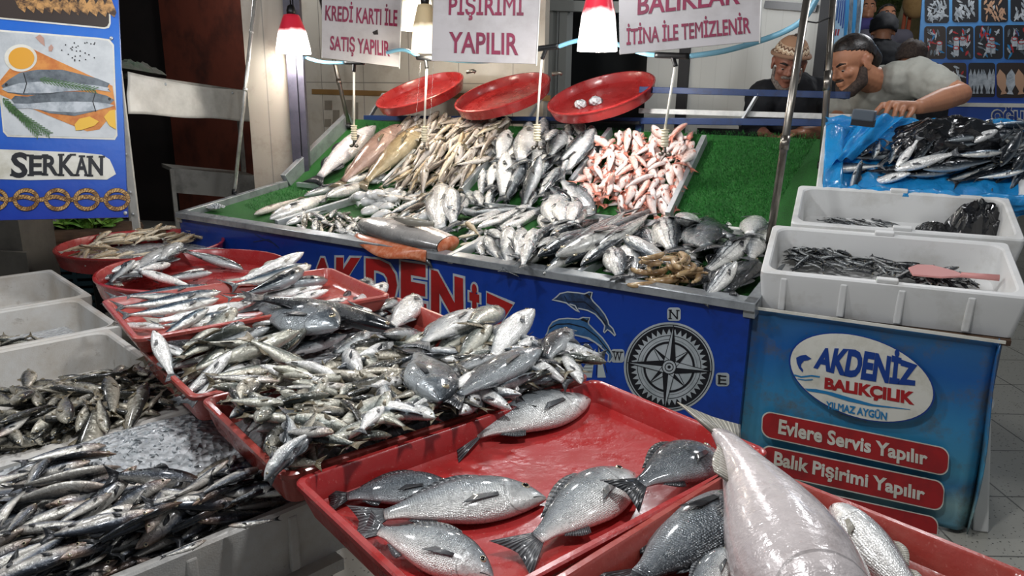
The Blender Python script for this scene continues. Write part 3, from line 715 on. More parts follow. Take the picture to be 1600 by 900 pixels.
# ------------------------------------------------------------------ containers on the front tables
def frame_of(o, a, n=Z):
    a = nrm(a); n = nrm(n); a = nrm(a - n * np.dot(a, n)); return (np.asarray(o, float), a, np.cross(n, a), n)
def loop_rr(hx, hy, r, k=5): return rrect(-hx, -hy, hx, hy, r, r, k)
def stacked(mb, fr, levels, m=0):
    """levels: (half x, half y, corner radius, height); joins them into one skin, capped at both ends"""
    o, a, b, n = fr; k = None; vs = []
    for hx, hy, r, h in levels:
        L = loop_rr(hx, hy, max(r, .002)); k = len(L); vs += [o + a * x + b * y + n * h for x, y in L]
    fs = [(i * k + j, i * k + (j + 1) % k, (i + 1) * k + (j + 1) % k, (i + 1) * k + j) for i in range(len(levels) - 1) for j in range(k)]
    fs += [tuple(range(k))[::-1], tuple(range((len(levels) - 1) * k, len(levels) * k))]
    mb.add(vs, fs, m)
TRAYS = {}
def rect_tray(key, FL, bdir, L, W, h, label, worn=True):
    b = nrm(bdir); a = np.array([-b[1], b[0], 0]); o = FL + a * L / 2 + b * W / 2; o = o - Z * h
    fr = (o, a, -b, Z); hx, hy = L / 2, W / 2
    root = thing('fish_tray', o, label, 'tray', 'red plastic fish trays on the front tables')
    mb = MB()
    stacked(mb, fr, [(hx - .022, hy - .022, .03, 0), (hx - .010, hy - .010, .03, h * .5), (hx - .006, hy - .006, .03, h - .014), (hx, hy, .03, h - .012), (hx, hy, .03, h - .003),
                     (hx - .004, hy - .004, .028, h), (hx - .014, hy - .014, .024, h), (hx - .018, hy - .018, .022, h - .004), (hx - .030, hy - .030, .02, .018), (hx - .046, hy - .046, .016, .008)])
    ob = mb.build('tray_body', M['red_worn'] if worn else M['red'], root); 
    for p in ob.data.polygons: p.use_smooth = True
    bv = ob.modifiers.new('edge', 'EDGE_SPLIT'); bv.split_angle = R(35)
    TRAYS[key] = dict(fr=(o + Z * .008, a, -b, Z), hx=hx - .03, hy=hy - .03, h=h)
    return root
zt = .80
rect_tray('T3', U(157, 468, .86), U(211, 532, .86) - U(157, 468, .86), .82, .50, .055, 'red rectangular tray of blue grey mackerel, just in front of the round trays')
rect_tray('T4', U(214, 540, zt), U(300, 622, zt) - U(214, 540, zt), .90, .50, .08, 'red rectangular tray with the large dark bream and long curved dark fish on top')
rect_tray('T5', U(312, 622, zt), U(1178, 690, zt) - U(908, 580, zt), .88, .50, .08, 'red rectangular tray heaped high with small silver fish and grey bream')
rect_tray('T6', U(455, 748, zt), U(1178, 690, zt) - U(908, 580, zt), .865, .535, .07, 'red rectangular tray, nearly empty, with six sea bream spread out', False)
fr_ = U(1163, 716, zt); b_ = nrm(U(1600, 890, zt) - fr_); a_ = np.array([-b_[1], b_[0], 0])
rect_tray('T7', fr_ - a_ * .865, b_, .865, .535, .07, 'red rectangular tray at the lower right holding the large pale fish')

def round_tray(key, c, r, h, n, label, group, name='round_tray', up=None):
    a = nrm(np.cross(n, up if up is not None else np.array([0.3, 1, 0.1]))); fr = (np.asarray(c, float), a, np.cross(n, a), n)
    root = thing(name, c, label, 'tray', group)
    mb = MB()
    mb.lathe([(r - .03, 0), (r - .022, .004), (r - .012, h * .5), (r - .006, h - .012), (r, h - .010), (r, h - .003), (r - .004, h), (r - .012, h), (r - .016, h - .004), (r - .026, .016), (r - .04, .009), (r * .55, .007), (r * .53, .009), (r * .3, .008), (.02, .008)], fr, 72)
    ob = mb.build('tray_body', M['red_round'], root); e = ob.modifiers.new('edge', 'EDGE_SPLIT'); e.split_angle = R(40)
    TRAYS[key] = dict(fr=(fr[0] + n * .009, fr[1], fr[2], n), hx=r - .03, hy=r - .03, h=h, round=r - .03)
    return root
def circ(l, r, z):
    A, B = U(*l, z), U(*r, z); return (A + B) / 2, float(np.linalg.norm(B - A)) / 2
c, r = circ((150, 441), (437, 398), .78); round_tray('T2', c - Z * .085, r * 1.0, .085, Z, 'red round tray of dark silver fish behind the mackerel tray', 'round red trays on the front tables')
c1, r1 = circ((86, 396), (340, 364), .69); round_tray('T1', c1 - Z * .09, r1, .09, Z, 'red round tray of small golden fish, farthest left tray', 'round red trays on the front tables')

# polystyrene boxes on the left: long along the tray direction, open on top
BOXES = {}
def foam_box(key, fr, w, d, h, label, group, t=.028, ribs=True, mat=None, notch=True, name='foam_box'):
    """fr origin = bottom centre, a = long axis"""
    o, a, b, n = fr; root = thing(name, o, label, 'box', group, mat_of(a, b, n)); mb = MB(); hx, hy = w / 2, d / 2
    stacked(mb, fr, [(hx - .014, hy - .014, .02, 0), (hx, hy, .018, h - .03), (hx, hy, .018, h - .006), (hx - .005, hy - .005, .018, h), (hx - t + .006, hy - t + .006, .05, h), (hx - t, hy - t, .05, h - .006), (hx - t - .012, hy - t - .012, .055, .03), (hx - t - .03, hy - t - .03, .05, .022)])
    body = mb.build('box_body', mat or M['foam'], root)
    for p in body.data.polygons: p.use_smooth = True
    e = body.modifiers.new('edge', 'EDGE_SPLIT'); e.split_angle = R(32)
    if ribs:
        for x in (-hx * .80, -hx * .32, hx * .12, hx * .62):
            for s in (-1, 1):
                mb = MB(); mb.box((x - .012, s * (hy - .004) - .007, .01), (x + .012, s * (hy - .004) + .007, h - .02), fr); mb.build('rib', mat or M['foam'], root, bevel=.005)
    if notch:
        for x, ww in ((0, .07),):
            for s in (-1, 1):
                mb = MB(); mb.box((x - ww / 2, s * (hy - t / 2) - t / 2 + .002, h - .004), (x + ww / 2, s * (hy - t / 2) + t / 2 - .002, h + .014), fr); mb.build('lid_tab', mat or M['foam'], root, bevel=.004)
    BOXES[key] = dict(fr=(o + n * .022, a, b, n), hx=hx - t - .012, hy=hy - t - .012, h=h - .022)
    return root
ANG = R(45.0); DA = np.array([math.cos(ANG), math.sin(ANG), 0]); DB = np.array([-DA[1], DA[0], 0])
ZR = .655
def s_of(px): return float(np.dot(U(*px, ZR), DB))
lines = [s_of((90, 419)), s_of((100, 468)), s_of((150, 516)), s_of((150, 602)), s_of((215, 658)), s_of((350, 838))]
print('box lines', lines)
XR = .80; XL = -.02
names = [('B1', 'grimy white foam box, empty, farthest of the row left of the trays'), ('B2', 'white foam box with a few small fish at the left edge, second of the row'),
         ('B3', 'white foam box half full of brown silver fish, third of the row'), ('B4', 'white foam box piled with small brown silver fish, between ice box and half full box'),
         ('B5', 'white foam box with crushed ice and dark herring, nearest the viewer')]
for i, (k_, lb) in enumerate(names):
    s0, s1 = lines[i], lines[i + 1]; mid = (s0 + s1) / 2; d = abs(s1 - s0) - .004; h = .17
    xr = XR + (.10 if i == 0 else .05 if i == 1 else 0) + (.05 if i == 4 else 0); xl = XL + .02 * (4 - i) - .02
    o = DA * ((xr + xl) / 2) + DB * mid + Z * (ZR - h)
    foam_box(k_, (o, DA, DB, Z), xr - xl, d, h, lb, 'polystyrene boxes left of the trays', ribs=(i == 4), notch=False)
# tables under the boxes and the trays
def table(name, o, a, b, hx, hy, ztop, label, cover):
    root = thing(name, np.array([o[0], o[1], 0]), label, 'table')
    mb = MB(); mb.box((-hx, -hy, ztop - .03), (hx, hy, ztop), (np.array([o[0], o[1], 0.]), a, b, Z)); mb.build('table_top', cover, root)
    for sx in (-1, 1):
        for sy in (-1, 1):
            mb = MB(); mb.box((sx * (hx - .04) - .02, sy * (hy - .04) - .02, 0), (sx * (hx - .04) + .02, sy * (hy - .04) + .02, ztop - .03), (np.array([o[0], o[1], 0.]), a, b, Z)); mb.build('leg', M['black_metal'], root)
mid = (lines[0] + lines[-1]) / 2
table('box_table', DA * .37 + DB * mid, DA, DB, .42, abs(lines[0] - lines[-1]) / 2 + .02, ZR - .17, 'low white topped table under the row of polystyrene boxes', M['foam'])
t4, t6, t7 = TRAYS['T4']['fr'], TRAYS['T6']['fr'], TRAYS['T7']['fr']
cc = (TRAYS['T3']['fr'][0] + t7[0]) / 2; aa = nrm(t6[1] + t4[1]); 
table('tray_table', cc + aa * .12, aa, np.cross(Z, aa), .30, 1.20, .704, 'low table with a white board under the red rectangular trays', M['foam'])
cc = (TRAYS['T1']['fr'][0] + TRAYS['T2']['fr'][0]) / 2
table('round_tray_table', cc, nrm(TRAYS['T1']['fr'][0] - TRAYS['T2']['fr'][0]), np.cross(Z, nrm(TRAYS['T1']['fr'][0] - TRAYS['T2']['fr'][0])), 1.0, .25, .585, 'dark table under the two round red trays', M['black_metal'])
mb = MB(); o = TRAYS['T2']['fr'][0] + nrm(TRAYS['T2']['fr'][0] - TRAYS['T1']['fr'][0]) * .12; mb.lathe([(.2, .585), (.2, .694)], (np.array([o[0], o[1], 0.]), np.array([1., 0, 0]), np.array([0, 1., 0]), Z), 24)
tag(mb.build('tray_riser', M['black_metal']), 'dark round riser under the round tray of dark silver fish', 'riser')
# ------------------------------------------------------------------ fish builder
SPEC = {
 'bass':   dict(p=[(0,.006,.006,.006),(.03,.026,.022,.02),(.08,.05,.042,.036),(.16,.077,.064,.05),(.27,.097,.086,.058),(.4,.10,.097,.06),(.55,.086,.083,.052),(.7,.06,.057,.036),(.8,.041,.038,.022),(.87,.036,.034,.013)],
                tail=(.87,.10,.035), dors=((.33,.52,.055),(.57,.74,.045)), anal=(.62,.74,.04), eye=(.085,.018,.016), pec=.12),
 'bream':  dict(p=[(0,.008,.012,.01),(.03,.044,.034,.026),(.08,.088,.066,.046),(.16,.134,.106,.062),(.27,.166,.142,.072),(.38,.168,.155,.072),(.52,.142,.132,.06),(.66,.093,.088,.04),(.76,.052,.05,.024),(.83,.038,.038,.013)],
                tail=(.83,.14,.05), dors=((.30,.70,.038),), anal=(.58,.70,.035), eye=(.11,.05,.024), pec=.19),
 'mack':   dict(p=[(0,.004,.004,.005),(.04,.025,.024,.02),(.1,.046,.046,.036),(.2,.066,.07,.052),(.33,.076,.084,.06),(.48,.07,.08,.055),(.64,.05,.055,.038),(.78,.028,.028,.022),(.86,.013,.013,.013),(.89,.012,.012,.010)],
                tail=(.88,.115,.07), dors=((.3,.42,.035),(.56,.66,.022)), anal=(.58,.68,.022), eye=(.07,.012,.015), pec=.09),
 'sard':   dict(p=[(0,.006,.008,.006),(.04,.03,.032,.018),(.1,.052,.058,.03),(.2,.074,.088,.042),(.33,.084,.104,.048),(.48,.078,.098,.044),(.64,.058,.07,.032),(.78,.036,.042,.02),(.86,.026,.028,.012)],
                tail=(.86,.10,.06), dors=((.42,.54,.04),), anal=(.68,.8,.015), eye=(.075,.014,.019), pec=.09),
 'anch':   dict(p=[(0,.006,.004,.006),(.05,.026,.024,.018),(.13,.046,.05,.03),(.28,.058,.064,.036),(.45,.056,.062,.034),(.65,.042,.044,.024),(.8,.024,.026,.014),(.87,.018,.018,.008)],
                tail=(.86,.075,.05), dors=((.46,.56,.03),), anal=None, eye=(.06,.008,.017), pec=.06),
 'mull':   dict(p=[(0,.012,.016,.012),(.03,.05,.034,.028),(.08,.082,.058,.044),(.16,.106,.08,.056),(.28,.112,.094,.06),(.42,.10,.092,.056),(.58,.078,.074,.044),(.72,.05,.05,.028),(.82,.034,.034,.016)],
                tail=(.82,.115,.06), dors=((.32,.46,.07),(.58,.70,.045)), anal=(.6,.7,.035), eye=(.10,.05,.018), pec=.11),
 'whit':   dict(p=[(0,.006,.006,.008),(.04,.03,.028,.024),(.1,.052,.05,.038),(.2,.07,.076,.05),(.33,.072,.082,.052),(.5,.056,.06,.042),(.68,.038,.04,.028),(.82,.024,.024,.014),(.89,.02,.02,.008)],
                tail=(.88,.06,.012), dors=((.3,.42,.045),(.47,.62,.03),(.66,.8,.022)), anal=(.45,.8,.022), eye=(.075,.02,.016), pec=.08),
 'bulk':   dict(p=[(0,.02,.02,.03),(.03,.05,.045,.055),(.08,.075,.07,.08),(.18,.105,.105,.10),(.3,.12,.125,.11),(.45,.115,.12,.10),(.6,.088,.09,.075),(.74,.058,.058,.045),(.84,.04,.04,.026),(.89,.04,.04,.016)],
                tail=(.89,.095,.015), dors=((.4,.58,.04),(.62,.8,.035)), anal=(.62,.8,.03), eye=(.08,.03,.012), pec=.12),
}
def prof(sp, s):
    P = np.array(SPEC[sp]['p']); out = []
    xs = P[:, 0]
    for c in (1, 2, 3):
        ys = P[:, c]; m = np.gradient(ys, xs); i = np.clip(np.searchsorted(xs, s) - 1, 0, len(xs) - 2)
        h = xs[i + 1] - xs[i]; t = (s - xs[i]) / h
        y = (2 * t**3 - 3 * t**2 + 1) * ys[i] + (t**3 - 2 * t**2 + t) * h * m[i] + (-2 * t**3 + 3 * t**2) * ys[i + 1] + (t**3 - t**2) * h * m[i + 1]
        out.append(np.maximum(y, .003))
    return out
def bend(P, by, bz):
    P = np.array(P, float); x = P[:, 0].copy()
    oy = by * (4 * x * x - .33); sy = by * 8 * x; oz = bz * (4 * x * x - .33); sz = bz * 8 * x
    Q = P.copy(); Q[:, 0] = x - P[:, 1] * sy * .9 - P[:, 2] * sz * .9; Q[:, 1] += oy; Q[:, 2] += oz
    return Q
def sheet(mb, top, base, th, by, bz, m, zoff=None):
    """thin fin with thickness between two polylines of equal length (2D x,y)"""
    n = len(top); V = []
    for sgn in (1, -1):
        for i in range(n):
            V.append((base[i][0], base[i][1], sgn * th)); V.append((top[i][0], top[i][1], sgn * th * .25))
    if zoff is not None: V = [(x, y, z + zoff(x, y)) for x, y, z in V]
    V = bend(V, by, bz); F = []; k = 2 * n; uv = []
    for sgn in range(2):
        for i in range(n): uv += [(0, i / (n - 1)), (1, i / (n - 1))]
    for i in range(n - 1):
        F.append((2 * i, 2 * i + 2, 2 * i + 3, 2 * i + 1)); F.append((k + 2 * i, k + 2 * i + 1, k + 2 * i + 3, k + 2 * i + 2)); F.append((2 * i + 1, 2 * i + 3, k + 2 * i + 3, k + 2 * i + 1)); F.append((2 * i, k + 2 * i, k + 2 * i + 2, 2 * i + 2))
    F += [(0, 1, k + 1, k), (k - 2, 2 * k - 2, 2 * k - 1, k - 1)]
    mb.add(V, F, m, True, uv)
def fish_parts(sp, by, bz, lod):
    S = SPEC[sp]; N, K = {0: (34, 22), 1: (22, 14), 2: (13, 9)}[lod]
    sb = S['p'][-1][0]; t = np.linspace(0, 1, N); s = sb * (t ** 1.25); s[0] = .0
    top, bot, wd = prof(sp, s)
    body = MB(); V = []; UVs = []
    for i in range(N):
        gill = 1 + .05 * math.exp(-((s[i] - .20) / .035) ** 2)
        for j in range(K):
            a = 2 * math.pi * j / K; ca, sa = math.cos(a), math.sin(a)
            y = (top[i] if ca > 0 else bot[i]) * math.copysign(abs(ca) ** 1.0, ca); z = wd[i] * gill * math.copysign(abs(sa) ** .92, sa)
            V.append((.5 - s[i], y, z)); UVs.append((s[i], (a / math.pi) if a <= math.pi else (2 - a / math.pi)))
    V = bend(V, by, bz)
    F = [(i * K + j, i * K + (j + 1) % K, (i + 1) * K + (j + 1) % K, (i + 1) * K + j) for i in range(N - 1) for j in range(K)] + [tuple(range(K))[::-1], tuple(range((N - 1) * K, N * K))]
    body.add(V, F, 0, True, UVs)
    out = [('body', body)]
    # tail
    x0, hh, fork = S['tail']; mb = MB(); nb = 9; base = []; tp = []; bh = prof(sp, np.array([sb]))[0][0]
    for i in range(nb):
        q = i / (nb - 1) * 2 - 1; base.append((.5 - x0 + .012, q * bh * .95)); L = (1 - x0) * (1 - fork / (1 - x0) * (1 - abs(q) ** 1.3)) if True else 0
        tp.append((.5 - x0 - L, q * hh * .9 + .1 * hh * q))
    sheet(mb, tp, base, .004, by, bz, 0); out.append(('tail_fin', mb))
    mb = MB()
    for s1, s2, h in S['dors']:
        n = 8; ss = np.linspace(s1, s2, n); tt = prof(sp, ss)[0]
        sheet(mb, [(.5 - a - .03, y + h * (math.sin(math.pi * min(1, .22 + .85 * i / (n - 1))) * .9)) for i, (a, y) in enumerate(zip(ss, tt))], [(.5 - a, y * .96) for a, y in zip(ss, tt)], .0035, by, bz, 0)
    out.append(('dorsal_fin', mb))
    if S['anal']:
        mb = MB(); s1, s2, h = S['anal']; n = 6; ss = np.linspace(s1, s2, n); tt = prof(sp, ss)[1]
        sheet(mb, [(.5 - a - .025, -y - h * math.sin(math.pi * min(1, .35 + .7 * i / (n - 1)))) for i, (a, y) in enumerate(zip(ss, tt))], [(.5 - a, -y * .96) for a, y in zip(ss, tt)], .003, by, bz, 0)
        out.append(('anal_fin', mb))
    for sg in (1, -1):
        mb = MB(); l = S['pec']; sx = .27; wv = prof(sp, np.array([sx]))[2][0]; n = 5; base = []; tp = []
        for i in range(n):
            q = i / (n - 1) * 2 - 1; base.append((.5 - sx, -.03 + q * .012)); tp.append((.5 - sx - l * (1 - .35 * (i / (n - 1))), -.035 - .02 + q * .028))
        sheet(mb, tp, base, .003, by, bz, 0, lambda x, y: sg * (wv * .97 + .006 + .04 * (.5 - sx - x)))
        out.append(('pectoral_fin', mb))
    ex, ey, er = S['eye']; wv = prof(sp, np.array([ex]))[2][0]; tp_ = prof(sp, np.array([ex]))[0][0]
    for sg in (1, -1):
        mb = MB(); ez = wv * math.sqrt(max(.05, 1 - (ey / tp_) ** 2)) * .90; K2 = 12
        V = []; prof_e = [(1.0, -.3), (1.0, .1), (.88, .34), (.62, .48), (.50, .50), (.3, .56), (.05, .58)]
        for r_, h_ in prof_e: V += [(.5 - ex + er * r_ * math.cos(2 * math.pi * j / K2), ey + er * r_ * math.sin(2 * math.pi * j / K2), sg * (ez + er * h_)) for j in range(K2)]
        V = bend(V, by, bz)
        for i in range(len(prof_e) - 1): mb.add([V[i * K2 + j] for j in range(K2)] + [V[(i + 1) * K2 + j] for j in range(K2)], [(j, (j + 1) % K2, K2 + (j + 1) % K2, K2 + j) if sg > 0 else (K2 + j, K2 + (j + 1) % K2, (j + 1) % K2, j) for j in range(K2)], 0 if i < 3 else 1, True)
        mb.add([V[-K2 + j] for j in range(K2)], [tuple(range(K2)) if sg > 0 else tuple(range(K2))[::-1]], 1)
        out.append(('eye', mb))
    return out
CACHE = {}
def fish_proto(sp, skin, fin, lod, by, bz, iris='iris'):
    key = (sp, skin, fin, lod, round(by, 3), round(bz, 3))
    if key in CACHE: return CACHE[key]
    parts = fish_parts(sp, by, bz, lod)
    if lod < 2:
        res = [(n, mb.mesh(n, [M[skin]] if n == 'body' else [M[iris], M['pupil']] if n == 'eye' else [M[fin]])) for n, mb in parts]
    else:
        al = MB()
        for n, mb in parts:
            if n in ('anal_fin',): continue
            off = len(al.v); al.v += mb.v; al.f += [tuple(i + off for i in f) for f in mb.f]; al.sm += mb.sm
            al.m += [0 if n == 'body' else (2 + k) if n == 'eye' else 1 for k in mb.m]
            for i, t in mb.uv.items(): al.uv[i + off] = t
        res = [('body', al.mesh('fish', [M[skin], M[fin], M[iris], M['pupil']]))]
    CACHE[key] = res; return res
KIND = {  # kind: (object name, spec, skin, fin, lod)
 'bream': ('sea_bream', 'bream', 'bream', 'fin', 0), 'bream_dark': ('sea_bream', 'bream', 'bream_dark', 'fin_dark', 0), 'bass': ('sea_bass', 'bass', 'bass', 'fin', 1), 'bass_dark': ('sea_bass', 'bass', 'bass_dark', 'fin_dark', 1),
 'mack': ('mackerel', 'mack', 'mackerel', 'fin', 1), 'mack_dark': ('mackerel', 'mack', 'mackerel_dark', 'fin_dark', 1), 'bonito': ('bonito', 'mack', 'bonito', 'fin_dark', 1), 'jack': ('horse_mackerel', 'bass', 'jack', 'fin_brown', 1), 'pale_jack': ('horse_mackerel', 'bass', 'silver', 'fin_pale', 1),
 'sard': ('sardine', 'sard', 'sardine', 'fin_brown', 2), 'sard_big': ('sardine', 'sard', 'sardine', 'fin_brown', 1), 'herring': ('herring', 'sard', 'herring', 'fin_dark', 2), 'herring_big': ('herring', 'sard', 'herring', 'fin_dark', 1), 'anch': ('anchovy', 'anch', 'anchovy', 'fin_dark', 2), 'mull': ('red_mullet', 'mull', 'mullet', 'fin_pink', 2),
 'whit': ('whiting', 'whit', 'whiting', 'fin_brown', 2), 'gold': ('small_whiting', 'whit', 'gold', 'fin_pale', 2), 'silver': ('silver_fish', 'bass', 'silver', 'fin', 1), 'silver_s': ('silver_fish', 'bass', 'silver', 'fin', 2), 'striped': ('striped_bream', 'bass', 'striped', 'fin_dark', 1), 'bream_s': ('sea_bream', 'bream', 'silver', 'fin', 1),
 'pale_fish': ('pale_fish', 'bulk', 'silver', 'fin_pale', 0), 'big_pale': ('large_fish', 'bulk', 'big_pale', 'fin_pale', 0), 'big_brown': ('large_fish', 'bulk', 'big_brown', 'fin_brown', 0), 'big_tan': ('large_fish', 'bulk', 'big_tan', 'fin_brown', 0), 'big_silver': ('large_fish', 'bass', 'big_silver', 'fin_dark', 0),
}
class Bed:
    """a surface fish lie on, with a height map that grows as fish are laid down"""
    def __init__(s, fr, hx, hy, res=.006, base=None, rnd_r=None):
        s.cap = None; s.fr = fr; s.hx, s.hy, s.res = hx, hy, res; s.pad = .12
        s.nx = int(2 * (hx + s.pad) / res) + 1; s.ny = int(2 * (hy + s.pad) / res) + 1
        s.H = np.zeros((s.nx, s.ny))
        if base is not None:
            X = (np.arange(s.nx) * res - hx - s.pad)[:, None]; Y = (np.arange(s.ny) * res - hy - s.pad)[None, :]
            s.H = base(X + 0 * Y, Y + 0 * X)
    def idx(s, x, y): return (np.clip(((np.asarray(x) + s.hx + s.pad) / s.res).astype(int), 0, s.nx - 1), np.clip(((np.asarray(y) + s.hy + s.pad) / s.res).astype(int), 0, s.ny - 1))
    def h(s, x, y): return s.H[s.idx(x, y)]
    def loc(s, p): d = np.asarray(p) - s.fr[0]; return np.array([d @ s.fr[1], d @ s.fr[2]])
    def px(s, x, y, h=0.0):
        p = UP_(x, y, s.fr[0] + s.fr[3] * h, s.fr[3]); return s.loc(p)
    def world(s, x, y, h): return s.fr[0] + s.fr[1] * x + s.fr[2] * y + s.fr[3] * h
    def settle(s, x, y, yaw, L, wL, dL, sink=.8, up=None):
        """height and pitch at rest of a fish of half thickness wL and half depth dL"""
        c, q = math.cos(yaw), math.sin(yaw); t = np.linspace(-.42, .42, 11)
        lens = wL * np.sqrt(np.maximum(0, 1 - (t / .56) ** 2)); hs = []
        for k in (-.45, 0, .45):
            hs.append(s.h(x + c * t * L - q * k * dL, y + q * t * L + c * k * dL))
        hs = np.array(hs); hh = hs.max(0) * .65 + hs.mean(0) * .35 + (wL - lens) * -1 * 0 + lens
        # supporting line over the centre
        xs = t * L; best = None
        for i in range(6):
            for j in range(5, 11):
                if i >= j: continue
                b = (hh[j] - hh[i]) / (xs[j] - xs[i]); a = hh[i] - b * xs[i]
                if abs(b) > .55: continue
                viol = np.max(hh - (a + b * xs))
                if viol < .002 and (best is None or a < best[0]): best = (a, b)
        fl = float(hh.max())
        if best is None or best[0] > fl - .004: best = (fl, 0.0)
        a, b = best; lo = float(np.mean(hs)) + wL * .8; a = lo + (a - lo) * (sink - .4) if a > lo else a
        if s.cap is not None: a = min(a, s.cap + wL * .5 + rnd.uniform(0, .008))
        return a, b, (hs[2] - hs[0]).mean()
    def stamp(s, x, y, yaw, L, wL, dL, a, b):
        c, q = math.cos(yaw), math.sin(yaw)
        for t in np.linspace(-.46, .46, max(9, int(L / s.res * .9))):
            prof_ = math.sqrt(max(0, 1 - (t / .5) ** 2)); ks = np.linspace(-1, 1, max(5, int(2 * dL / s.res * 1.3)))
            xx = x + c * t * L - q * ks * dL * prof_; yy = y + q * t * L + c * ks * dL * prof_
            zz = a + b * t * L + wL * prof_ * np.sqrt(np.maximum(0, 1 - ks ** 2)) * .95
            i = s.idx(xx, yy); s.H[i] = np.maximum(s.H[i], zz)
def lay(kind, bed, x, y, yaw, L, fat=1.0, by=0.0, bz=0.0, roll=0.0, dors=None, label=None, group=None, cat='fish', sink=.8, lift=0.0, pitch=None, h=None, name=None, deep=1.0, droop=None):
    nm, sp, skin, fin, lod = KIND[kind]; P = np.array(SPEC[sp]['p']); wL = P[:, 3].max() * L * fat; dL = (P[:, 1] + P[:, 2]).max() / 2 * L * fat * deep
    if droop: bz = -wL / L * droop
    cr, sr = abs(math.cos(roll)), abs(math.sin(roll)); hw = math.hypot(wL * cr, dL * sr); hd = math.hypot(wL * sr, dL * cr)
    a, b, tilt = bed.settle(x, y, yaw, L, hw, hd, sink)
    if h is not None: a = h
    if pitch is not None: b = pitch
    a += lift
    if lift == 0 and h is None: bed.stamp(x, y, yaw, L, hw, hd, a, b)
    o, A, B, n = bed.fr
    X = nrm(A * math.cos(yaw) + B * math.sin(yaw) + n * b); Yv = nrm(np.cross(n, X)); Zv = np.cross(X, Yv)
    flip = False
    if dors is not None:     # 'u': back towards the top of the picture, 'd' towards its bottom
        imgup = np.dot(Yv, UP) * 1.0
        flip = (imgup < 0) if dors == 'u' else (imgup > 0)
    else: flip = rnd.random() < .5
    if flip: Yv, Zv = -Yv, -Zv; 
    if flip: bz = -bz; roll = -roll
    autoroll = max(-.4, min(.4, tilt / max(2 * hd, .01) * .5)) * (-1 if flip else 1)
    r = roll + (autoroll if lod == 2 else autoroll * .4)
    Y2 = Yv * math.cos(r) + Zv * math.sin(r); Z2 = np.cross(X, Y2)
    mat = Matrix((X * L, Y2 * L * fat * deep, Z2 * L * fat)).transposed().to_4x4(); mat.translation = Vector(bed.world(x, y, a))
    parts = fish_proto(sp, skin, fin, lod, by, bz)
    root = bpy.data.objects.new(name or nm, parts[0][1]); COL.objects.link(root); root.matrix_world = mat
    tag(root, label, cat, group)
    for pn, me in parts[1:]:
        if kind == 'big_pale' and pn == 'pectoral_fin': continue
        c = bpy.data.objects.new(pn, me); COL.objects.link(c); c.parent = root
    return root
def layp(kind, bed, head, tail, hgt=.03, **kw):
    """head and tail in photo pixels; looks up where that is on the bed, at the height the fish ends up at"""
    for it in range(3):
        ph, pt = bed.px(*head, hgt * .85), bed.px(*tail, hgt * (.4 if kw.get('droop') else .9)); m = (ph + pt) / 2; d = ph - pt; L = float(np.hypot(*d)); yaw = math.atan2(d[1], d[0])
        nm, sp, skin, fin, lod = KIND[kind]; fat = kw.get('fat', 1.0); P = np.array(SPEC[sp]['p']); wL = P[:, 3].max() * L * fat; dL = (P[:, 1] + P[:, 2]).max() / 2 * L * fat
        a, b, _ = bed.settle(m[0], m[1], yaw, L, wL, dL, kw.get('sink', .8)); hgt = a if kw.get('h') is None else kw['h']
    return lay(kind, bed, m[0], m[1], yaw, L, **kw)
def in_poly(x, y, pts):
    r = False; j = len(pts) - 1
    for i in range(len(pts)):
        if (pts[i][1] > y) != (pts[j][1] > y) and x < (pts[j][0] - pts[i][0]) * (y - pts[i][1]) / (pts[j][1] - pts[i][1]) + pts[i][0]: r = not r
        j = i
    return r
def heap(bed, poly, n, kinds, L, yaw=None, spread=math.pi, cand=5, hmax=None, label=None, group=None, fat=(.9, 1.1), edge=None, roll=.35, seed=None, bendy=.05, sink=.75, pitchmax=None, ph=.0):
    """poly in photo pixels (on the bed's floor); each fish takes the lowest of a few random spots"""
    rr = random.Random(seed if seed is not None else 11)
    loc = [bed.px(*p, ph) for p in poly] if poly else [np.array(q) for q in ((-bed.hx, -bed.hy), (bed.hx, -bed.hy), (bed.hx, bed.hy), (-bed.hx, bed.hy))]; P = np.array(loc); lo, hi = P.min(0), P.max(0); k = 0; tries = 0
    while k < n and tries < n * 40:
        tries += 1; best = None; l = rr.uniform(*L)
        for c in range(cand):
            for _ in range(60):
                x, y = rr.uniform(lo[0], hi[0]), rr.uniform(lo[1], hi[1])
                if in_poly(x, y, loc): break
            else: continue
            yw = (rr.gauss(yaw, spread) if yaw is not None else rr.uniform(-math.pi, math.pi))
            if rr.random() < .35 and yaw is not None and spread > .5: yw += math.pi
            if edge:
                ex, ey = edge; vx, vy = math.cos(yw) * l * .34, math.sin(yw) * l * .34
                x = min(max(x, -ex + abs(vx)), ex - abs(vx)) if ex > abs(vx) else 0; y = min(max(y, -ey + abs(vy)), ey - abs(vy)) if ey > abs(vy) else 0
            hh = float(bed.h(x, y))
            if best is None or hh < best[0]: best = (hh, x, y, yw)
        if best is None: continue
        if hmax is not None and best[0] > hmax: continue
        kd = rr.choice(kinds); b1 = rr.choice((-bendy, 0, bendy)); b2 = rr.choice((0, 0, -bendy))
        lb = label(kd) if callable(label) else label
        lay(kd, bed, best[1], best[2], best[3], l, fat=rr.uniform(*fat), by=b1, bz=b2, roll=rr.gauss(0, roll), label=lb, group=group, sink=sink); k += 1
def img_yaw(bed, c, d):
    """bed yaw of a picture direction d at picture point c"""
    a, b = bed.px(*c), bed.px(c[0] + d[0], c[1] + d[1]); return math.atan2(b[1] - a[1], b[0] - a[0])
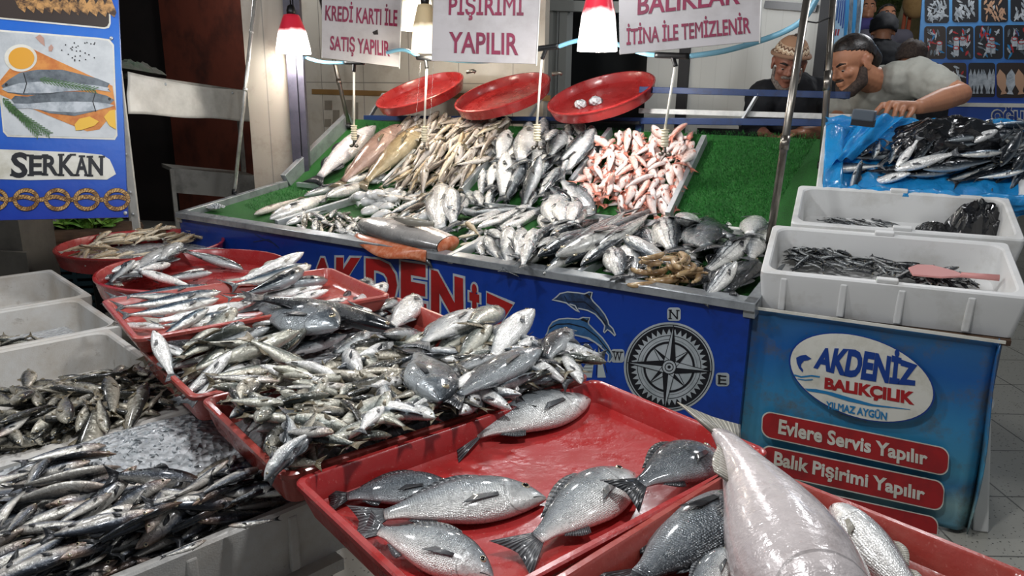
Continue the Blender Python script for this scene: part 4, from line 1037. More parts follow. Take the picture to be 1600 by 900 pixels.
# ------------------------------------------------------------------ fish on the front tables
ORD = ['first', 'second', 'third', 'fourth', 'fifth', 'sixth', 'seventh', 'eighth', 'ninth', 'tenth', 'eleventh', 'twelfth', 'thirteenth', 'fourteenth', 'fifteenth', 'sixteenth']
def Zof(im): return lambda *p: None
def tbed(key, base=None, res=.005): t = TRAYS[key]; return Bed(t['fr'], t['hx'], t['hy'], res, base)

# --- big tray with six bream
b6 = tbed('T6'); b6.cap = .03
for hd, tl, kd, kw, lb in (
    ((925, 622), (700, 704), 'bream', dict(dors='u', fat=.9, deep=1.0, by=.015), 'pale bellied sea bream alone at the far side of the nearly empty tray'),
    ((714, 763), (506, 786), 'bream_dark', dict(dors='u', fat=.9, deep=1.15, by=-.02), 'dark grey sea bream near the left rim of the tray, eye towards the viewer'),
    ((853, 775), (545, 822), 'bream', dict(dors='u', fat=.85, deep=1.1, by=-.01), 'pale sea bream in the middle of the left pair, dark tail on the left rim'),
    ((772, 890), (560, 838), 'bream', dict(dors='u', fat=1.0, deep=1.1), 'sea bream with head at the bottom edge, nearest the viewer in the red tray'),
    ((994, 738), (800, 880), 'bream', dict(dors='u', fat=.85, deep=1.1, by=.01), 'sea bream lying diagonally with dark tail towards the viewer in the red tray'),
    ((1128, 694), (968, 806), 'bream_dark', dict(dors='u', fat=.95, deep=1.05, h=.055), 'dark backed sea bream against the right rim, half under the pale tail')):
    layp(kd, b6, hd, tl, label=lb, droop=.9, roll=.25, **kw)
# --- lower right tray
b7 = tbed('T7')
layp('bream_dark', b7, (1178, 775), (955, 935), dors='d', fat=1.1, label='dark scaled sea bream with pale back edge left of the large pale fish')
layp('bream', b7, (1150, 872), (1060, 950), dors='u', label='sea bream head peeping out beside the large pale fish')
layp('big_pale', b7, (1335, 1060), (1122, 690), dors='u', fat=1.3, by=-.05, roll=-2.7, hgt=.09, label='very large pale fish lying belly up across the lower right tray')
layp('pale_fish', b7, (1302, 796), (1470, 985), dors='u', fat=1.0, roll=.4, label='pale round headed fish with a red mark, right of the large pale fish')
# --- round tray of dark silver fish
b2 = tbed('T2', lambda x, y: .022 + 0 * x); b2.cap = .085
for hd, tl, kd, lb in (
    ((160, 438), (206, 424), 'bass_dark', 'small dark fish squeezed against the left rim of the round tray'),
    ((232, 412), (172, 449), 'pale_jack', 'long silver fish on the left of the round tray pile'),
    ((268, 395), (203, 437), 'bass', 'grey silver fish leaning over the long silver one in the round tray'),
    ((283, 397), (250, 424), 'silver', 'small bright fish in the middle of the round tray pile'),
    ((332, 428), (240, 440), 'bass_dark', 'dark brown fish near the front of the round tray pile'),
    ((365, 397), (284, 393), 'bass', 'grey fish with tail fins up at the back of the round tray pile'),
    ((382, 409), (283, 404), 'bass_dark', 'long dark fish pointing right across the red floor of the round tray'),
    ((320, 422), (280, 428), 'silver', 'short white bellied fish between two dark ones in the round tray'),
    ((217, 446), (312, 444), 'bass', 'silver fish along the front rim of the round tray, eye at left'),
    ((268, 424), (212, 442), 'bass', 'thin silver fish crossing the middle of the round tray pile'),
    ((214, 438), (166, 456), 'bass_dark', 'fish with a round eye facing the viewer at the front left of the round tray'),
    ((178, 450), (228, 432), 'silver', 'pale fish under the pile at the front left of the round tray')):
    layp(kd, b2, hd, tl, label=lb, dors='u', fat=1.25, by=rnd.choice((-.03, 0, .03)))
# --- round tray of small golden fish
b1 = tbed('T1', lambda x, y: .035 + .02 * np.maximum(0, 1 - (x ** 2 + y ** 2) / .085))
yw1 = img_yaw(b1, (215, 390), (10, -2))
heap(b1, [(118, 398), (150, 376), (215, 362), (300, 360), (318, 372), (240, 400), (160, 410)], 85, ['gold'], (.15, .20), yw1, .35, 8, label='small golden brown whiting in the far left round red tray', group='small golden fish in the round tray', seed=3, ph=.05, fat=(1.05, 1.3), roll=.5)
# --- mackerel tray
b3 = tbed('T3', lambda x, y: .012 + 0 * x)
b3.cap = .05
lst = [((335, 452), (160, 470), .9), ((348, 461), (172, 486), 1.0), ((345, 472), (182, 499), 1.05), ((395, 478), (225, 508), 1.1), ((370, 493), (236, 515), 1.1), ((258, 519), (170, 498), .8), ((300, 455), (190, 478), 1.), ((330, 500), (240, 526), 1.1)]
for i, (hd, tl, f) in enumerate(lst):
    layp('mack' if i not in (3, 5) else 'pale_jack', b3, hd, tl, fat=f * (1.15 if i not in (3, 5) else .8), by=.055 if i < 5 else 0, dors='u', roll=.3, label='blue grey mackerel with tail towards the left rim of the mackerel tray, %s laid' % ORD[i] if False else 'blue grey mackerel in the left half of the mackerel tray, tail to the left rim', group='mackerel in the left half of the tray', cat='fish')
lst = [((478, 406), (360, 438), 'pale_jack', .75, 'yellowish white fish highest at the back right of the mackerel tray'), ((490, 419), (353, 452), 'mack', 1.1, 'grey mackerel just below the yellowish white fish'), ((478, 427), (376, 470), 'mack_dark', 1.1, 'navy backed mackerel in the middle of the right half of the tray'),
       ((516, 433), (400, 462), 'mack_dark', 1.15, 'navy backed mackerel with its head at the right rim'), ((506, 446), (380, 476), 'pale_jack', .75, 'white bellied mackerel turned over near the right rim'), ((515, 456), (418, 479), 'silver', .75, 'pale mackerel lying lowest in the right half of the tray'), ((450, 448), (350, 470), 'mack', 1.05, 'mackerel half hidden in the middle of the tray'), ((425, 470), (350, 478), 'silver', .75, 'short pale fish in the middle front of the mackerel tray')]
for hd, tl, kd, f, lb in reversed(lst):
    layp(kd, b3, hd, tl, fat=f * 1.1, by=.04, dors='u', roll=.1 if kd == 'mack_dark' else .3, label=lb)
# --- long tray with big bream and dark bass
b4 = tbed('T4', lambda x, y: .035 + .02 * np.maximum(0, 1 - (x + .2) ** 2 / .08))
yl = img_yaw(b4, (330, 560), (10, -3))
heap(b4, [(225, 540), (290, 515), (440, 500), (560, 500), (480, 560), (330, 615), (290, 612)], 26, ['jack', 'bass', 'bass_dark', 'jack'], (.26, .33), yl, .3, 5, label='grey green fish in the lower layer of the tray of large dark fish', group='lower layer of fish in the long tray', seed=5, ph=.05, edge=(TRAYS['T4']['hx'], TRAYS['T4']['hy']), bendy=.06)
b4.cap = .10
lst = [((492, 484), (548, 462), 'silver', .95, 0), ((584, 441), (520, 484), 'bass_dark', 1.15, .05), ((548, 466), (490, 484), 'silver', 1.1, 0), ((608, 455), (545, 492), 'silver', 1.1, .03), ((624, 463), (585, 497), 'bass_dark', 1.15, .0), ((655, 466), (606, 522), 'silver', 1.15, .03), ((582, 499), (492, 490), 'pale_jack', 1.05, 0)]
lbs = ['white bellied fish beside the far rim of the long tray', 'dark backed fish rising towards the stall lettering, leftmost of the raised heads', 'pale fish at the far edge of the long tray, partly hidden', 'silver fish with its head up behind the dark one', 'narrow dark fish between two silver ones at the right end of the long tray', 'silver fish with head up at the right corner of the long tray', 'white and grey fish behind the long dark curved fish']
for (hd, tl, kd, f, by), lb in zip(lst, lbs): layp(kd, b4, hd, tl, fat=f, by=by, dors='u', label=lb)
lst = [((377, 502), (284, 546), 'jack', .05), ((392, 513), (308, 541), 'bass_dark', .06), ((425, 521), (303, 550), 'bass_dark', .06), ((437, 530), (338, 545), 'bass_dark', .05), ((474, 556), (278, 580), 'jack', .04), ((373, 577), (266, 611), 'silver', .05), ((470, 577), (322, 609), 'jack', .02), ((515, 585), (375, 571), 'jack', .0), ((345, 536), (282, 567), 'jack', .05)]
lbs = ['pale olive arched fish at the far left of the long tray', 'dark arched fish second from the back on the left of the long tray', 'black backed arched fish lying over the dark pair', 'greenish black fish next to the tail of the large bream', 'long pale olive fish across the front of the long tray', 'silver fish with its tail over the left rim of the long tray', 'olive fish with spotted flank near the front rim of the long tray', 'olive fish pointing right along the front rim', 'slim olive fish between the arched ones']
for (hd, tl, kd, by), lb in zip(lst, lbs): layp(kd, b4, hd, tl, fat=1.15, by=by, dors='u', label=lb)
layp('bream_s', b4, (256, 519), (236, 548), dors='u', label='small silver fish standing up at the left corner of the long tray')
layp('bream', b4, (288, 560), (248, 545), dors='u', label='small round bream in the left corner of the long tray')
layp('silver', b4, (243, 553), (272, 590), dors='u', label='thin silver fish hanging down inside the left rim of the long tray')
b4.cap = .16
layp('bream_dark', b4, (529, 522), (390, 480), dors='u', fat=.95, deep=1.25, roll=.3, h=.13, label='large smooth dark grey bream lying on top of the long tray')
layp('bass_dark', b4, (630, 496), (380, 492), dors='d', fat=1.05, by=.09, h=.135, label='long dark curved fish on top of the long tray, mouth at the right')
# --- heaped tray
m5t = lambda x, y: .05 + .028 * np.maximum(0, 1 - (x / .5) ** 2) * np.maximum(0, 1 - ((y - .05) / .34) ** 2) + .025 * np.clip((x - .05) / .3, 0, 1) * np.clip((y + .15) / .2, 0, 1)
b5 = tbed('T5', m5t); b5.cap = .105
heap(b5, [][:0], 130, ['sard_big', 'jack', 'jack', 'sard_big', 'bass'], (.15, .21), None, 1, 6, label='small silver fish in the heap of the tray beside the nearly empty one', group='small silver fish heaped in the tray', seed=21, ph=.06, edge=(TRAYS['T5']['hx'], TRAYS['T5']['hy']), fat=(1.1, 1.45), roll=.5)
heap(b5, [(436, 730), (520, 700), (700, 640), (900, 572), (908, 588), (700, 656), (520, 714), (440, 738)], 45, ['silver', 'jack', 'sard_big', 'silver'], (.14, .19), None, 1, 5, label='small silver fish along the front rim of the heaped tray', group='small silver fish along the front rim of the heaped tray', seed=23, ph=.075, fat=(1.1, 1.45), roll=.5)
b5.cap = .12
lst = [((751, 497), (642, 553), 'bream', .95, 'pale grey bream at the back of the heaped tray, lying towards the stall'), ((782, 480), (728, 532), 'jack', 1.35, 'yellowish fish with its head raised highest above the heaped tray'), ((831, 514), (758, 563), 'silver', 1.35, 'silver fish with raised head right of the yellowish one'), ((802, 511), (758, 544), 'jack', 1.2, 'olive fish head between the two raised heads'),
       ((888, 534), (846, 584), 'bass_dark', 1.5, 'dark fish with its head up at the right corner of the heaped tray'), ((843, 562), (688, 638), 'bream_dark', .8, 'long dark bream along the front right rim of the heaped tray'), ((776, 566), (688, 594), 'bass_dark', 1.4, 'dark fish in the right middle of the heaped tray'), ((766, 527), (712, 564), 'jack', 1.35, 'brownish fish under the raised heads'),
       ((648, 521), (592, 563), 'bass_dark', 1.4, 'black backed fish at the back left of the heaped tray'), ((581, 543), (516, 580), 'bass_dark', 1.4, 'black backed fish leftmost at the far rim of the heaped tray'), ((748, 592), (700, 622), 'silver', 1.4, 'short pale fish behind the long dark bream'), ((836, 540), (800, 560), 'silver', 1.4, 'pale tip of a fish at the far right of the heaped tray'),
       ((552, 603), (430, 630), 'herring_big', 1.0, 'dark mottled fish across the middle left of the heaped tray'), ((527, 709), (436, 668), 'herring_big', 1.1, 'dark blue fish pointing to the front corner of the heaped tray'), ((668, 608), (608, 636), 'sard_big', 1.1, 'silver sided fish below the standing bream'), ((450, 650), (350, 640), 'jack', 1.15, 'olive silver fish along the left part of the heaped tray'), ((440, 622), (320, 612), 'herring_big', .9, 'dark fish at the left end of the heaped tray'), ((600, 660), (560, 700), 'silver', 1.3, 'bright silver fish in the front middle of the heaped tray'), ((510, 600), (480, 640), 'jack', 1.2, 'fish standing up in the far left of the heap')]
for hd, tl, kd, f, lb in lst: layp(kd, b5, hd, tl, fat=f, by=rnd.choice((-.03, .03)), dors='u', label=lb)
layp('silver', b5, (632, 590), (575, 628), dors='u', fat=1.3, hgt=.09, label='flat silvery fish with forked tail left of the standing bream')
layp('bream_dark', b5, (688, 640), (648, 548), dors='u', fat=1.05, h=.135, label='grey bream standing on its head on top of the heaped tray')

def tray_ice(key, fn, label):
    t = TRAYS[key]; o, a, b, n = t['fr']; mb = MB(); hx, hy = t['hx'] - .012, t['hy'] - .012
    def f(u, v):
        x = (u * 2 - 1) * hx; y = (v * 2 - 1) * hy
        if t.get('round'):
            r_ = v * (t['round'] - .02); x, y = r_ * math.cos(2 * math.pi * u), r_ * math.sin(2 * math.pi * u); e = min(1, 6 * (1 - v))
        else: e = min(1, 7 * min(u, v, 1 - u, 1 - v))
        return o + a * x + b * y + n * (.001 + max(0, float(fn(np.array(x), np.array(y))) - .022) * e)
    mb.grid(f, 40, 24); tag(mb.build('ice_bed', M['ice']), label, 'ice', kind='stuff')
tray_ice('T1', lambda x, y: .035 + .02 * np.maximum(0, 1 - (x ** 2 + y ** 2) / .085), 'ice under the small golden fish of the far left round tray')
tray_ice('T4', lambda x, y: .035 + .02 * np.maximum(0, 1 - (x + .2) ** 2 / .08), 'ice under the fish of the long tray with the big dark bream')
tray_ice('T5', m5t, 'ice under the heaped small silver fish of the tray')
# --- foam boxes
def bbed(key, base=None, res=.006): t = BOXES[key]; return Bed(t['fr'], t['hx'], t['hy'], res, base)
def melt(key, fn, hx, hy, label, mat='ice', name='ice_bed', step=36, org=None):
    bx = BOXES[key]; o, a, b, n = bx['fr']; mb = MB(); cx, cy = org or (0, 0)
    def f(u, v):
        x = (u * 2 - 1) * hx + cx; y = (v * 2 - 1) * hy + cy; e = min(1, 16 * min(u, v, 1 - u, 1 - v))
        return o + a * x + b * y + n * (.002 + float(fn(np.array(x), np.array(y))) * e)
    mb.grid(f, step * 2, step); mb.slab([f(0, 0) - n * .004, f(1, 0) - n * .004, f(1, 1) - n * .004, f(0, 1) - n * .004], -n, .0015)
    ob = mb.build(name, M[mat]); tag(ob, label, 'ice', kind='stuff'); return ob
m2 = lambda x, y: .02 + 0 * x
bb2 = bbed('B2', lambda x, y: .07 + 0 * x); melt('B2', lambda x, y: .05 + 0 * x, BOXES['B2']['hx'], BOXES['B2']['hy'], 'wet ice on the floor of the second foam box')
heap(bb2, [(-40, 560), (0, 530), (50, 540), (75, 553), (10, 575), (-40, 590)], 40, ['sard', 'jack'], (.11, .16), None, 1, 4, label='small silver fish at the left edge in the second foam box', group='small fish in the second foam box', seed=8, ph=.07)
heap(bb2, [(0, 535), (75, 545), (80, 560), (0, 575)], 12, ['sard'], (.10, .14), None, 1, 4, label='small silver fish at the left edge in the second foam box', group='small fish in the second foam box', seed=9, ph=.07)
m3 = lambda x, y: .035 + .03 * np.clip((-y - .05) / .2, -1, 1) + .01 * np.sin(9 * x)
melt('B3', lambda x, y: np.maximum(0, m3(x, y) - .02), BOXES['B3']['hx'], BOXES['B3']['hy'], 'melting ice under the brown silver fish of the third foam box')
bb3 = bbed('B3', m3); E3 = (BOXES['B3']['hx'] - .005, BOXES['B3']['hy'] - .005)
heap(bb3, [(-60, 650), (20, 625), (120, 612), (225, 590), (225, 640), (60, 700), (-60, 720)], 70, ['sard', 'sard', 'jack'], (.15, .21), None, 1, 5, label='brown silver sardine in the third foam box from the back', group='sardines in the third foam box', seed=31, ph=.05, edge=E3, fat=(1.0, 1.25))
m4 = lambda x, y: .115 + .02 * np.sin(7 * x) + .02 * np.cos(11 * y)
melt('B4', lambda x, y: np.maximum(0, m4(x, y) - .02), BOXES['B4']['hx'], BOXES['B4']['hy'], 'melting ice under the piled fish of the fourth foam box')
bb4 = bbed('B4', m4); E4 = (BOXES['B4']['hx'] + .005, BOXES['B4']['hy'] + .03)
heap(bb4, [(-90, 720), (0, 650), (120, 610), (250, 590), (290, 625), (200, 680), (60, 740), (-60, 800)], 120, ['sard', 'sard', 'sard_big'], (.13, .18), None, 1, 5, label='brown silver sardine piled in the fourth foam box, behind the ice', group='sardines piled in the fourth foam box', seed=33, ph=.14, edge=E4, fat=(1.05, 1.3), roll=.5)
bb4.cap = .20
for hd, tl, kd, lb in (((48, 585), (40, 618), 'sard_big', 'sardine head sticking straight up near the back of the pile'), ((38, 665), (45, 600), 'sard_big', 'sardine hanging head down below the upright head'), ((108, 680), (103, 628), 'sard_big', 'pale sardine with its eye towards the viewer, head down'), ((60, 712), (95, 760), 'sard_big', 'sardine with yellowish head and round eye'), ((80, 622), (165, 628), 'sard_big', 'brown sardine bent across the back of the pile'), ((172, 612), (176, 652), 'sard_big', 'dark sardine standing up at the right of the pile'), ((115, 760), (160, 660), 'sard_big', 'sardine with dark fins pointing up and right'), ((0, 705), (55, 660), 'herring_big', 'blue grey sardine at the left of the pile'), ((10, 720), (92, 665), 'sard_big', 'slim sardine beside the blue grey one'), ((170, 690), (158, 655), 'sard_big', 'pale sardine belly out in the middle of the pile'), ((232, 630), (195, 690), 'sard_big', 'long pale sardine at the right side of the pile')):
    layp(kd, bb4, hd, tl, hgt=.15, fat=1.15, label=lb, dors=None, roll=.2)
m5 = lambda x, y: .10 + .05 * np.exp(-(((x - .12) / .26) ** 2 + ((y - .12) / .16) ** 2)) + .03 * np.clip(y / .3, -1, 1) + .02
melt('B5', m5, BOXES['B5']['hx'], BOXES['B5']['hy'], 'heap of crushed ice in the nearest foam box among dark herring', step=60)
# loose lumps of ice on the heap
bx5 = BOXES['B5']; bb5 = bbed('B5', m5)
mb = MB(); rr = random.Random(4)
for i in range(750):
    x, y = rr.gauss(.10, .17), rr.gauss(.10, .12)
    if abs(x) > bx5['hx'] - .05 or abs(y) > bx5['hy'] - .05: continue
    c = bb5.world(x, y, float(bb5.h(x, y)) + .002); s = rr.uniform(.004, .011)
    d = [np.array([rr.gauss(0, 1) for _ in range(3)]) for _ in range(3)]; d = [nrm(v) * s * rr.uniform(.5, 1) for v in d]
    mb.add([c + d[0], c - d[0], c + d[1], c - d[1], c + d[2], c - d[2]], [(0, 2, 4), (2, 1, 4), (1, 3, 4), (3, 0, 4), (2, 0, 5), (1, 2, 5), (3, 1, 5), (0, 3, 5)])
tag(mb.build('ice_lumps', M['ice_white']), 'loose lumps of crushed ice on the heap in the nearest foam box', 'ice', kind='stuff')
E5 = (bx5['hx'] - .01, bx5['hy'] - .015); y5 = img_yaw(bb5, (150, 820), (10, -4))
heap(bb5, [(-120, 800), (0, 752), (110, 735), (180, 775), (240, 765), (330, 775), (440, 795), (300, 870), (150, 960), (-60, 980)], 135, ['herring', 'herring', 'herring_big'], (.17, .23), y5, .55, 5, label='dark backed herring with reddish head in the nearest foam box', group='herring in the nearest foam box', seed=41, ph=.15, edge=E5, fat=(.95, 1.2), roll=.45)
heap(bb5, [(330, 775), (385, 725), (425, 770), (400, 800), (330, 810)], 15, ['herring', 'herring_big'], (.16, .21), y5, .5, 4, label='dark backed herring with reddish head in the nearest foam box', group='herring in the nearest foam box', seed=43, ph=.15, fat=(.95, 1.2))
bb5.cap = .20
for hd, tl, kd, lb in (((330, 790), (215, 782), 'herring_big', 'brown herring resting on the ice with its head to the right'), ((365, 752), (295, 765), 'herring_big', 'dark herring at the right end of the ice heap'), ((360, 725), (300, 755), 'sard_big', 'striped pale fish above the dark herring by the ice'), ((370, 812), (285, 835), 'herring_big', 'black backed herring right of the middle of the nearest box'), ((358, 840), (440, 822), 'herring_big', 'dark herring with its tail over the front rim of the nearest box'), ((325, 862), (250, 885), 'herring_big', 'reddish silver herring along the front wall of the nearest box'), ((225, 850), (150, 880), 'herring_big', 'herring with pointed snout in the front middle of the nearest box'), ((170, 885), (100, 910), 'herring_big', 'dark herring at the bottom edge of the nearest box'), ((175, 785), (80, 850), 'herring_big', 'long herring lying across the left of the nearest box'), ((60, 800), (10, 860), 'herring_big', 'dark herring at the left edge of the nearest box')):
    layp(kd, bb5, hd, tl, fat=1.05, label=lb, dors='u', by=rnd.choice((-.03, .04)), **(dict(h=.172) if 'front' in lb or 'bottom' in lb else dict(hgt=.15)))
# ------------------------------------------------------------------ fish on the stall
frA = (SL + E1 * SLEN / 2 + A_DIR * LA / 2 + A_N * (TURF_OFF + .004), E1, A_DIR, A_N)
frBB = (frB[0] + E1 * SLEN / 2 + B_DIR * LB / 2 + B_N * (TURF_OFF + .004), E1, B_DIR, B_N)
SA = Bed(frA, SLEN / 2, LA / 2, .007); SB = Bed(frBB, SLEN / 2, LB / 2 + .1, .007)
SA.cap = .075; SB.cap = .075
yA = lambda c, d: img_yaw(SA, c, d)
yB = lambda c, d: img_yaw(SB, c, d)
# left: three very large fish leaning on the back slope
for hd, tl, kd, f, lb in (((586, 198), (486, 290), 'big_silver', 1.35, 'very large silver fish with black back, leftmost on the back slope'), ((628, 200), (524, 296), 'big_brown', 1.0, 'large pinkish brown fish between the silver and the tan one'), ((664, 200), (560, 296), 'big_tan', .95, 'large tan fish, right one of the three big fish on the slope')):
    layp(kd, SB, hd, tl, label=lb, fat=f, dors='u', roll=.15, by=-.02)
for hd, tl, kd, f, lb in (((422, 344), (525, 302), 'silver', 1.15, 'long silver fish on the turf of the leftmost front bay'), ((397, 336), (474, 308), 'whit', 1.0, 'thin brown fish on the turf of the leftmost front bay'), ((475, 307), (572, 278), 'bass_dark', .9, 'dark backed fish below the tails of the large fish'), ((512, 316), (596, 277), 'bass', 1.0, 'grey silver fish beside the divider in the leftmost front bay'), ((545, 300), (600, 280), 'bass', 1.0, 'short silver fish behind the grey one in the leftmost front bay'), ((446, 346), (505, 322), 'silver', 1.1, 'pale fish lowest in the leftmost front bay')):
    layp(kd, SA, hd, tl, label=lb, fat=f, dors='u')
# bay of white cuttlefish, grey sardines and whiting
rr = random.Random(2)
def blob(bed, x, y, sx, sy, sz, yaw):
    nm = 'cuttlefish'; mb = MB(); a, b, _ = bed.settle(x, y, yaw, sx * 2, sz, sy); bed.stamp(x, y, yaw, sx * 2.0, sz, sy, a * .9, b)
    o, A, B, n = bed.fr; X = A * math.cos(yaw) + B * math.sin(yaw); Y = np.cross(n, X); c = bed.world(x, y, a * .92); ph = rr.uniform(0, 9)
    def f(u, v):
        th = u * 2 * math.pi; fi = (v - .5) * math.pi; k = 1 + .14 * noise3((math.cos(th) * 1.3 + ph, math.sin(th) * 1.3, v * 2))
        t = math.cos(fi) * math.cos(th); tp = 1 - .22 * t
        return c + X * sx * t * k + Y * sy * math.cos(fi) * math.sin(th) * tp * k + n * sz * math.sin(fi) * k * tp
    mb.grid(f, 22, 12); o_ = mb.build(nm, M['squid'])
    # mantle collar and tentacle stump as parts
    m2 = MB()
    for i in range(5):
        an = (i - 2) * .25; p0 = c + X * (-sx * .8) + Y * sy * .35 * (i - 2) * .5; m2.tube([p0, p0 - X * sx * .35 + Y * sy * .2 * (i - 2), p0 - X * sx * .55 + Y * sy * .28 * (i - 2) - n * sz * .5], [sz * .2, sz * .16, sz * .06], 6)
    m2.build('tentacles', M['squid'], o_)
    return tag(o_, 'cleaned white cuttlefish in the white pile of the second front bay', 'cuttlefish', 'cuttlefish pile')
for i in range(30):
    x, y = rr.uniform(556, 668), 0; y = rr.uniform(288, 336) + (x - 610) * .08; p = SA.px(x, y, .03); blob(SA, p[0], p[1], rr.uniform(.045, .07), rr.uniform(.034, .05), rr.uniform(.02, .03), rr.uniform(0, 6.28))
heap(SA, [(455, 350), (520, 330), (590, 345), (600, 362), (560, 372), (480, 357)], 42, ['silver_s', 'sard', 'silver_s'], (.16, .22), yA((520, 350), (6, 9)), .5, 5, label='small grey silver fish at the front edge of the second bay', group='small grey fish at the front of the second bay', seed=12, ph=.02)
heap(SA, [(600, 345), (640, 318), (705, 300), (715, 312), (650, 342), (620, 352)], 22, ['silver_s', 'whit', 'silver_s'], (.22, .30), yA((650, 325), (10, -4)), .18, 5, label='long silver grey fish beside the divider of the second bay', group='long grey fish in the second bay', seed=13, ph=.02)
heap(SA, [(590, 300), (660, 290), (715, 296), (690, 306), (620, 320)], 16, ['whit', 'silver_s'], (.18, .24), yA((650, 305), (10, -6)), .4, 5, label='pale whiting below the brown pile of the second bay', group='pale whiting in the second bay', seed=14, ph=.02)
# brown slender fish
heap(SB, [(622, 205), (700, 195), (790, 196), (786, 215), (722, 296), (610, 292), (640, 262), (665, 235)], 150, ['whit', 'whit', 'whit', 'gold'], (.22, .30), yB((700, 240), (8, -10)), .35, 5, label='slender brown whiting in the brown pile on the back slope', group='brown whiting on the back slope', seed=15, ph=.03, fat=(1.1, 1.4))
# sea bass standing in the middle bay
lst = [((705, 54 / 3.556 + 180), None)]
B_ = [((846, 195), (842, 222)), ((796, 206), (778, 258)), ((827, 190), (815, 274)), ((867, 196), (857, 238)), ((878, 197), (860, 264)), ((848, 216), (833, 266)), ((930, 203), (868, 260)), ((928, 212), (882, 277)), ((774, 255), (766, 300)), ((760, 272), (748, 308)), ((796, 249), (780, 308)), ((833, 266), (778, 320)), ((852, 261), (806, 322)), ((875, 261), (843, 318)), ((808, 230), (796, 290)), ((858, 232), (846, 290)), ((892, 240), (870, 285)), ((815, 285), (790, 315))]
kk = ['silver', 'silver', 'bass', 'silver', 'bass_dark', 'silver', 'bass_dark', 'silver', 'silver', 'silver', 'silver', 'bass', 'bass_dark', 'bass', 'silver', 'bass', 'bass', 'silver']
lbs = ['sea bass head behind the hanging rod in the bass bay', 'pale sea bass leaning on the left divider of the bass bay', 'tall silver sea bass highest in the bass bay', 'broad silver sea bass at the back of the bass bay', 'dark sea bass at the back right of the bass bay', 'silver sea bass right below the hanging rod', 'dark long sea bass slanting along the right of the bass bay', 'silver sea bass lying along the right divider of the bass bay', 'small silver sea bass near the left divider of the bass bay', 'short silver sea bass lowest at the left divider', 'silver sea bass with open mouth in the lower bass bay', 'striped sea bass slanting down to the front of the bass bay', 'dark sea bass slanting beside the striped one', 'silver sea bass in the lower right of the bass bay', 'silver sea bass under the tallest one', 'grey sea bass in the centre of the bass bay', 'grey sea bass near the right divider of the bass bay', 'pale sea bass in front of the slanting striped one']
heap(SB, [(775, 255), (830, 200), (940, 205), (880, 290), (850, 322), (750, 315)], 22, ['silver', 'bass'], (.26, .34), yB((830, 260), (2, -10)), .25, 4, label='silver grey sea bass in the lower layer of the bass bay', group='lower sea bass of the bass bay', seed=16, ph=.02, fat=(1.2, 1.5))
for i in reversed(range(len(B_))):
    layp(kk[i], SB, B_[i][0], B_[i][1], fat=1.5, dors='d' if i % 3 else 'u', label=lbs[i], roll=.3 if i % 2 else -.2)
layp('bream', SB, (927, 331), (872, 284), fat=1.1, dors='u', hgt=.10, label='grey bream with open mouth between bass and pink fish')
layp('bass_dark', SB, (897, 314), (853, 297), fat=1.5, dors='u', hgt=.06, label='dark fish in front of the open mouthed bream')
# pink mullet
heap(SB, [(905, 288), (950, 222), (980, 212), (1092, 216), (1046, 330), (960, 330), (905, 300)], 100, ['mull'], (.17, .225), yB((990, 270), (1, -10)), .5, 6, label='pink red mullet in the pink pile right of the bass', group='red mullet on the back slope', seed=17, ph=.025, fat=(1.15, 1.4), roll=.5, bendy=.08)
for hd, tl, lb in (((1068, 222), (1045, 250), 'red mullet at the top right of the pink pile'), ((1024, 217), (1014, 245), 'red mullet with raised head at the top of the pink pile'), ((986, 210), (974, 240), 'tallest red mullet at the top of the pink pile'), ((958, 215), (950, 240), 'red mullet at the top left of the pink pile'), ((1088, 222), (1062, 275), 'red mullet lying along the right divider')):
    layp('mull', SB, hd, tl, fat=1.2, label=lb, hgt=.06)
# third front bay: silver small fish, long grey fish and a few pink ones
heap(SA, [(684, 335), (702, 312), (740, 300), (800, 308), (850, 322), (720, 392), (690, 385)], 14, ['silver_s'], (.16, .22), yA((740, 345), (10, -5)), .3, 4, label='small silver fish in the lower layer of the third front bay', group='lower silver fish of the third bay', seed=18)
for i, (hd, tl) in enumerate([((689, 304), (687, 361)), ((703, 310), (709, 347)), ((723, 309), (718, 336)), ((732, 298), (742, 322)), ((745, 303), (752, 322)), ((763, 306), (768, 326))]):
    layp('silver', SA, hd, tl, fat=1.2, label='small silver fish standing in the third front bay, %s from the left' % ORD[i], roll=.3)
LONG = [((698, 352), (788, 320)), ((722, 357), (800, 322)), ((748, 358), (816, 326)), ((770, 352), (838, 314)), ((742, 340), (830, 318)), ((700, 340), (752, 322)), ((780, 362), (852, 322))]
for i, (hd, tl) in enumerate(LONG):
    layp(['bass_dark', 'bass', 'silver', 'bass', 'bass_dark', 'bass_dark', 'silver'][i], SA, hd, tl, fat=.8, label='long grey silver fish in the fan of the third front bay', group='long fish fanned in the third bay', by=.03, dors='u', h=.03 + .012 * (i % 3))
for i, (hd, tl) in enumerate([((713, 362), (742, 358)), ((716, 372), (748, 366)), ((718, 380), (744, 374)), ((720, 388), (742, 380)), ((728, 356), (752, 366))]):
    layp('gold', SA, hd, tl, fat=1.6, label='small pinkish fish beside the cut salmon', group='pinkish small fish beside the salmon')
